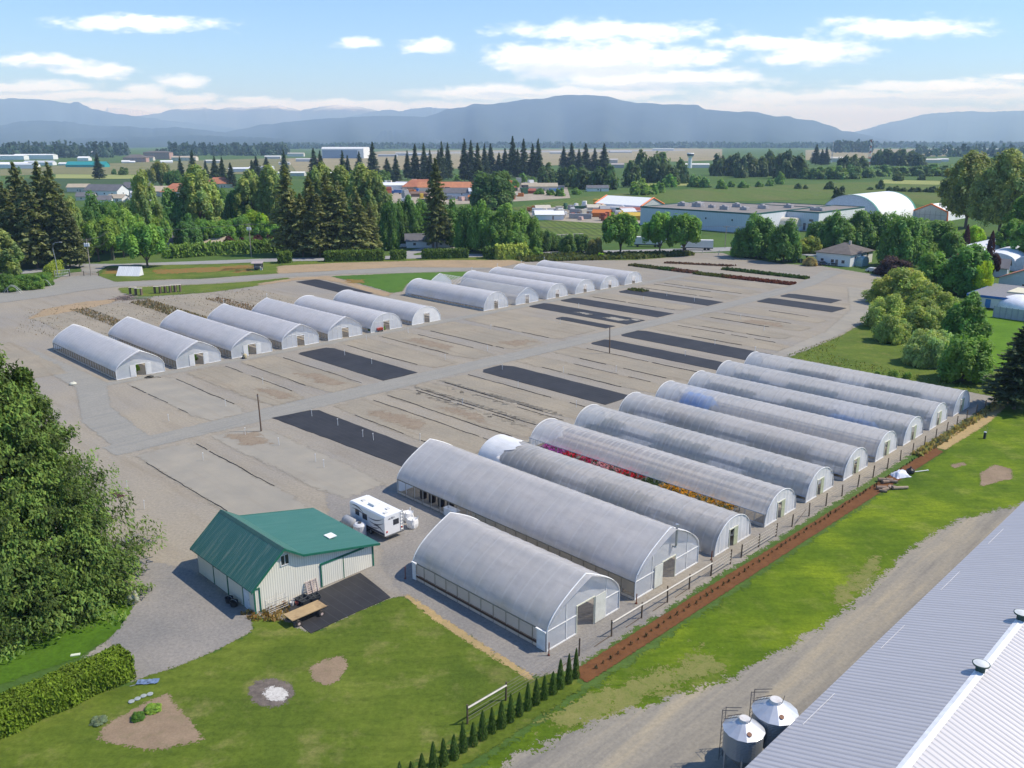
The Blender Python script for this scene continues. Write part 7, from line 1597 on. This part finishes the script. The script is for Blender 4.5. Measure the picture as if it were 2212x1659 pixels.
for i in range(7):
    p = at(1199 + i * 9.4, 521 - i * .5); r = thing('crate_rack', f'wooden crate rack, {ordw(i)} from the left behind the roadside shrubs', 'rack', p, .05, 'crate racks behind the shrubs'); m = MB()
    for x in (-.8, .8):
        for y in (-.6, .6): m.box(x - .07, y - .07, 0, x + .07, y + .07, 2.6)
    m.build('post', pm((.30, .26, .21), .9), r); m = MB()
    for z in (.5, 1.2, 1.9, 2.55): m.box(-.85, -.65, z, .85, .65, z + .1)
    m.build('shelf', pm((.42, .38, .32), .9), r)
# street furniture along the road
M_ut = paint('utility_timber', (.33, .28, .23), .9, var=.15)
def upole(xb, yb, yt, lab, arms=1, tf=False, c=None):
    h = hgt(xb, yb, yt); r = thing('utility_pole', lab, 'utility pole', at(xb, yb), .12, 'utility poles along the road'); m = MB(); m.tube([(0, 0, 0), (0, 0, h * .5), (.05, 0, h)], .17, 8, .12); m.build('pole', c or M_ut, r)
    for k in range(arms): m = MB(); m.box(-1.2, -.06, h - .5 - k * 1.0, 1.2, .06, h - .36 - k * 1.0); [m.cyl(x, 0, h - .36 - k, h - .12 - k, .06, .05, 6) for x in (-1.1, -.4, .4, 1.1)]; m.build('crossarm', pm((.26, .21, .17), .9), r)
    if tf:
        for x in (-.55, .0, .55): m = MB(); m.cyl(x, -.35, h - 2.3, h - 1.3, .26, .26, 10); m.cyl(x, -.35, h - 1.3, h - 1.1, .1, .05, 6); m.build('transformer', pm((.62, .64, .66), .5), r)
    return (at(xb, yb)[0], at(xb, yb)[1], h)
tops = [upole(197, 596, 516, 'utility pole with grey transformers at the yard entrance', 2, True), upole(247, 562, 493, 'bare weathered utility pole among the bright trees', 1), upole(543, 555, 483, 'utility pole with a small lamp beside the purple plums', 1, True), upole(827, 541, 485, 'utility pole behind the longest clipped hedge', 1), upole(1073.5, 534, 487, 'slim pale utility pole by the bamboo screen', 1), upole(1566, 535, 488, 'utility pole right of the white box trailers', 1), upole(1780, 529, 480, 'utility pole left of the white house', 1), upole(1881, 466, 431, 'dark utility pole before the arched hall', 2, c=M_dk)]
wl_ = pm((.10, .10, .105), .5)
names = ['from the entrance pole to the tree-side pole', 'from the tree-side pole to the plum-side pole', 'from the plum-side pole to the hedge pole', 'from the hedge pole to the bamboo-side pole', 'from the bamboo-side pole to the trailer pole', 'from the trailer pole to the white house pole']
for (a, b), nm in zip(zip(tops[:7], tops[1:7]), names):
    c0 = Vector(((a[0] + b[0]) / 2, (a[1] + b[1]) / 2, 0)); m = MB()
    for off, dz, sag in ((-.9, -.1, 1.0), (.9, -.1, 1.1), (0, -2.6, 1.3)):
        m.tube([(a[0] + (b[0] - a[0]) * k / 10 - c0.x, a[1] + (b[1] - a[1]) * k / 10 + off - c0.y, a[2] + (b[2] - a[2]) * k / 10 + dz - sag * math.sin(math.pi * k / 10)) for k in range(11)], .035, 3)
    tag(m.build('power_line', wl_, loc=c0), 'sagging power line span running ' + nm, 'power line', 'power line spans along the road')
sl_ = thing('street_lamp', 'curved-arm street lamp at the yard entrance before the dark firs', 'street lamp', at(126, 598), 0); h = 10.5; m = MB(); m.tube([(0, 0, 0), (-.1, 0, h * .5), (-.45, 0, h * .8), (-.2, 0, h * .95), (.6, 0, h), (1.9, 0, h + .1)], .11, 6, .07); m.build('pole', M_galv, sl_); m = MB(); m.box(1.8, -.15, h, 2.6, .15, h + .18); m.build('lamp_head', pm((.55, .56, .57), .5), sl_)
gt = thing('entrance_gate', 'grey mesh entrance gate beside the street lamp', 'gate', at(134, 597), .9); m = MB()
for z in (.15, 1.0, 1.9): m.tube([(-2, 0, z), (2.4, 0, z)], .05, 4)
for k in range(10): m.tube([(-2 + k * .48, 0, .1), (-2 + k * .48, 0, 1.9)], .025, 3)
m.build('leaf', pm((.5, .52, .52), .6), gt); m = MB(); m.cyl(-2.1, 0, 0, 2.1, .09, .09, 6); m.cyl(2.5, 0, 0, 2.1, .09, .09, 6); m.build('post', M_galv, gt)
bg2 = thing('bar_gate', 'dark bar gate across the track by the entrance utility pole', 'gate', at(180, 596), .1); m = MB()
for z in (.4, .8, 1.2): m.tube([(-4, 0, z), (4.5, 0, z)], .04, 4)
m.build('rails', M_dk, bg2); m = MB()
for x in (-4.1, .2, 4.6): m.cyl(x, 0, 0, 1.6, .12, .1, 7)
m.build('post', M_post, bg2)
for x, y, lab in ((1551, 553, 'leaning white gate post at the back yard gate, right one'), (1517, 547, 'short white gate post at the back yard gate, left one')): m = MB(); m.tube([(0, 0, 0), (.35, 0, 2.0)], .12, 6, .1); m.box(-.2, -.2, 0, .2, .2, .1); tag(m.build('gate_post', pm((.5, .5, .48), .8), loc=at(x, y)), lab, 'post')
sg = thing('white_shelter', 'low white ribbed lean-to panel on the poppy meadow', 'shelter', at(281, 595), -.09); m = MB(); m.prism([(-1.6, 0), (1.4, 0), (.9, 2.6), (.75, 2.7)], -3.7, 3.7); m.build('cover', ribbed('white_ribbed', (.76, .76, .75), .55, 0, .6, depth_=.22), sg); m = MB(); m.box(3.72, -1.5, 0, 3.85, .8, .15); m.box(-3.85, -1.5, 0, -3.72, .8, .15); m.build('end_rail', pm((.3, .3, .3), .8), sg)
ht = thing('stall_hut', 'small open grey-roofed hut on the meadow by the sandy strip', 'hut', at(557, 583), .1); m = MB(); m.prism([(-1.7, 2.2), (1.7, 2.6), (1.7, 2.72), (-1.7, 2.32)], -1.8, 1.8); m.build('roof', pm((.36, .31, .30), .8), ht); m = MB()
for x in (-1.5, 1.4):
    for y in (-1.3, 1.3): m.box(x, y - .06, 0, x + .12, y + .06, 2.3)
m.box(-1.5, 1.2, 0, 1.5, 1.3, 2.2); m.build('frame', pm((.22, .2, .19), .9), ht); m = MB(); m.box(-1.2, -.5, .9, .9, .9, 1.0); m.box(1.0, -1.2, 0, 1.6, -.6, .9); m.build('counter', pm((.6, .58, .54), .8), ht)
for i, (x, y, rz) in enumerate([(288, 636, .1), (300, 638, 0), (341, 634, .1), (352, 633, .1), (363, 632, 0), (374, 631, 0), (384, 630, .1)]):
    r = thing('plant_stand', f'brown timber plant stand, {ordw(i)} from the left beside the meadow track', 'plant stand', at(x, y), rz, 'plant stands beside the meadow track'); m = MB()
    for q in (-.75, .75): m.box(q - .16, -.5, 0, q + .16, .5, 1.9)
    m.build('leg', paint('stand_timber', (.17, .12, .09), .9, var=.2), r); m = MB(); m.box(-.95, -.55, 1.9, .95, .55, 2.0); m.build('top_board', pm((.5, .45, .36), .9), r)
bp_ = thing('brush_pile', 'heap of grey cut branches beside the plant stands', 'brush pile', at(276, 646), 0); m = MB(); rr_ = random.Random(5)
for k in range(120): a = rr_.uniform(0, 6.28); l = rr_.uniform(1, 3); x, y = rr_.gauss(0, 1.6), rr_.gauss(0, 1.0); z = rr_.uniform(.05, 1.1) * math.exp(-(x * x / 6 + y * y / 2)); m.tube([(x - l * .5 * math.cos(a), y - l * .5 * math.sin(a), z), (x, y, z + .15), (x + l * .5 * math.cos(a), y + l * .5 * math.sin(a), z + rr_.uniform(-.1, .3))], .045, 3)
m.build('branches', paint('dead_wood', (.24, .19, .17), .95, var=.3), bp_); m = MB(); rr_.seed(9)
for k in range(60): a = rr_.uniform(-.5, .5); x, y = rr_.uniform(0, 5), rr_.uniform(-1, 2); m.tube([(x, y, .2), (x + 1.5 * math.cos(a), y + 1.5 * math.sin(a), .45)], .05, 3)
m.build('green_cuttings', pm((.20, .25, .14), .95), bp_)
for i, (x0, x1, y) in enumerate([(5, 50, 632), (8, 46, 634), (85, 113, 620)]):
    p0, p1 = Vector(at(x0, y)), Vector(at(x1, y)); c0 = (p0 + p1) / 2; m = MB(); m.tube([(p0 - c0).lerp(p1 - c0, k / 12) + Vector((0, 0, 2.1 * math.sin(math.pi * k / 12))) for k in range(13)], .06, 5)
    for k in (3, 9): m.tube([(p0 - c0).lerp(p1 - c0, k / 12) + Vector((0, 0, 2.1 * math.sin(math.pi * k / 12))), (p0 - c0).lerp(p1 - c0, k / 12)], .04, 4)
    tag(m.build('pipe_hoop', pm((.55, .55, .53), .5), loc=c0), ('bent grey pipe hoop, taller one, left beside the entrance shrubs', 'bent grey pipe hoop, nearer one, left beside the entrance shrubs', 'bent grey pipe hoop lying by the end of the entrance shrubs')[i], 'hoop', 'pipe hoops by the entrance shrubs')
for i, (x, y, s, c, nm) in enumerate([(1772, 573, 1, (.05, .07, .12), 'dark blue car under the carport of the white house'), (1800, 572, 1, (.08, .09, .10), 'black car under the carport of the white house'), (1885, 588, 1, (.6, .6, .6), 'white car beside the purple smoke bush'), (873, 535, .9, (.5, .5, .52), 'silver car on the drive left of the white roadside house')]):
    r = thing('parked_car', nm, 'car', at(x, y), .3 + i, 'parked cars'); m = MB(); m.prism([(-2.1, .35), (2.1, .35), (2.15, .8), (1.2, .95), (.6, 1.45), (-1.1, 1.45), (-1.7, .95), (-2.1, .85)], -.85, .85); o = m.build('body', pm(c, .3, spec=.6), r); o.rotation_euler = (0, 0, math.pi / 2); m = MB(); m.box(-.87, -1.5, .97, .87, .9, 1.34); o = m.build('window', pm((.03, .035, .04), .15), r); o.scale = (.98, .62, 1); o.rotation_euler = (0, 0, 0)
    for qx in (-.8, .8):
        for qy in (-1.3, 1.3): m = MB(); m.tube([(qx - .1, qy, .33), (qx + .1, qy, .33)], .33, 10); m.build('wheel', M_dk, r)

# ---------------------------------------------------------------- mountains and air
def ridge(name, pts, D, mat, foot, seed, back=6000, amp=.06):
    """crest read from the plan, given real distance, height, front spurs and back slope"""
    rng = np.random.default_rng(seed); xs = np.linspace(pts[0][0], pts[-1][0], 220); ys = np.interp(xs, [p[0] for p in pts], [p[1] for p in pts])
    ys = ys + np.interp(xs, np.linspace(xs[0], xs[-1], 120), rng.normal(0, .7, 120))
    k = FL * CP + (CY - ys) * SP; X = (xs - CX) / k * D; Z = H + (-FL * SP + (CY - ys) * CP) / k * D
    ts = np.concatenate([np.linspace(-1, 0, 22), np.linspace(.2, 1, 5)]); V = np.zeros((len(ts), len(xs), 3))
    spur = sum(np.sin(xs[None, :] * f + ph) * a for f, ph, a in ((.021, seed, .6), (.047, seed * 2, .4), (.09, seed * 3, .15)))
    for i, t_ in enumerate(ts):
        if t_ <= 0:
            sl = 1 + t_; zz = Z * (sl ** 1.25) * (1 + amp * 3.2 * spur[0] * (1 - sl) * sl * 2.2); yy = D + t_ * foot * (1 + .25 * spur[0])
        else: zz = Z * (1 - t_) ** 1.2; yy = np.full_like(xs, D + t_ * back)
        V[i, :, 0] = X * (yy / D); V[i, :, 1] = yy; V[i, :, 2] = np.maximum(zz, -2)
    n, m_ = len(ts), len(xs); ix = np.arange(n * m_).reshape(n, m_); Q = np.stack([ix[:-1, :-1], ix[:-1, 1:], ix[1:, 1:], ix[1:, :-1]], -1).reshape(-1, 4)
    me = bpy.data.meshes.new(name); fill(me, V.reshape(-1, 3), Q); me.materials.append(mat); me.polygons.foreach_set('use_smooth', [True] * len(me.polygons)); o = link(name, me); o['kind'] = 'structure'; return o
def forest_mat(name, a, b, snow=None):
    t = NT(name); p = t.pos(); col = t.ramp(t.noise(t.map(p, (1, .6, 1)), .0011, 7, .65), [(.3, a), (.7, b)])
    if snow:
        sp = t.n('SeparateXYZ'); t.set(sp.inputs[0], p); zz = t.math('ADD', sp.outputs[2], t.math('MULTIPLY', t.noise(p, .002, 5, .7), 420)); col = t.mix(t.ramp(t.math('DIVIDE', zz, 2000), [(snow, 0), (snow + .06, 1)]), col, (.72, .66, .58))
    return t.done(t.pbr(col, .95, 0, .05))
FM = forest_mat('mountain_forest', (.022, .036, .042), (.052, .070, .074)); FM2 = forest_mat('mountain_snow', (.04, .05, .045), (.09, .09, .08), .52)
ridge('mountains', [(150, 262), (222, 246), (233, 232), (262, 234), (300, 238), (345, 246), (380, 260)], 30000, forest_mat('mountain_rock', (.66, .58, .48), (.85, .80, .74)), 7000, 1)
ridge('mountains', [(-200, 215), (0, 213), (60, 213), (90, 215), (120, 218), (140, 222), (152, 224.5), (160, 219.5), (170, 220), (185, 229), (200, 235), (240, 243), (300, 252), (360, 260), (470, 272), (620, 290), (760, 300)], 19000, FM, 6000, 2)
ridge('mountains', [(200, 270), (290, 252), (350, 243), (372, 235), (400, 236), (420, 233.5), (443, 231.5), (462, 238), (497, 231.5), (540, 232), (600, 227), (633, 235), (650, 238), (700, 229), (723, 226.5), (747, 227.5), (781, 231.5), (809, 238), (837, 243), (900, 252), (1000, 270)], 24000, FM2, 7000, 3)
ridge('mountains', [(700, 262), (814, 240), (837, 236.5), (867, 240.5), (887, 235), (924, 231.5), (964, 235), (1020, 240), (1100, 262)], 21000, FM, 5000, 4)
ridge('mountains', [(420, 300), (560, 270), (700, 256), (830, 250), (920, 253), (937, 246.6), (970, 235), (1004, 231.6), (1020, 225), (1054, 225.6), (1080, 222.6), (1107, 219.5), (1137, 214), (1184, 211), (1197, 206.6), (1237, 204.6), (1270, 205), (1311, 207.6), (1344, 216.6), (1370, 221.6), (1437, 225.6), (1475, 226), (1508, 227), (1521, 236), (1541, 238), (1591, 241.6), (1608, 240.6), (1635, 243), (1675, 251.6), (1705, 251), (1718, 257), (1758, 260), (1791, 270), (1818, 281.6), (1845, 285.6), (1875, 292), (1908, 300), (1960, 306)], 14000, FM, 5600, 5)
ridge('mountains', [(1780, 306), (1845, 286), (1875, 276.6), (1908, 268), (1958, 256.6), (1991, 248), (2021, 244), (2058, 241.6), (2091, 240.6), (2130, 241.6), (2212, 239), (2330, 236), (2480, 240)], 21000, FM, 7000, 6)
ridge('mountains', [(-200, 270), (0, 272), (40, 263), (80, 260), (150, 263), (190, 270), (230, 272), (280, 273), (330, 278), (380, 274), (440, 281), (520, 289), (620, 299), (700, 305)], 12500, FM, 4200, 7)
ridge('mountains', [(640, 304), (700, 296), (760, 288), (800, 288), (845, 280), (880, 286), (930, 292), (1000, 298), (1080, 303)], 11500, FM, 3600, 8)
ridge('mountains', [(-200, 306), (300, 296), (420, 292), (560, 296), (700, 303)], 9500, FM, 3000, 9)

hz = MB(); hz.box(-45000, -3000, -3, 45000, 42000, 1270)
t = NT('haze_air'); pv = t.n('VolumePrincipled'); pv.inputs['Color'].default_value = (.48, .68, 1.0, 1); pv.inputs['Density'].default_value = HAZE; pv.inputs['Anisotropy'].default_value = 0; pv.inputs['Absorption Color'].default_value = (1, 1, 1, 1)
t.set(t.out.inputs['Volume'], pv.outputs[0])
o = hz.build('haze', t.mat); o['kind'] = 'stuff'
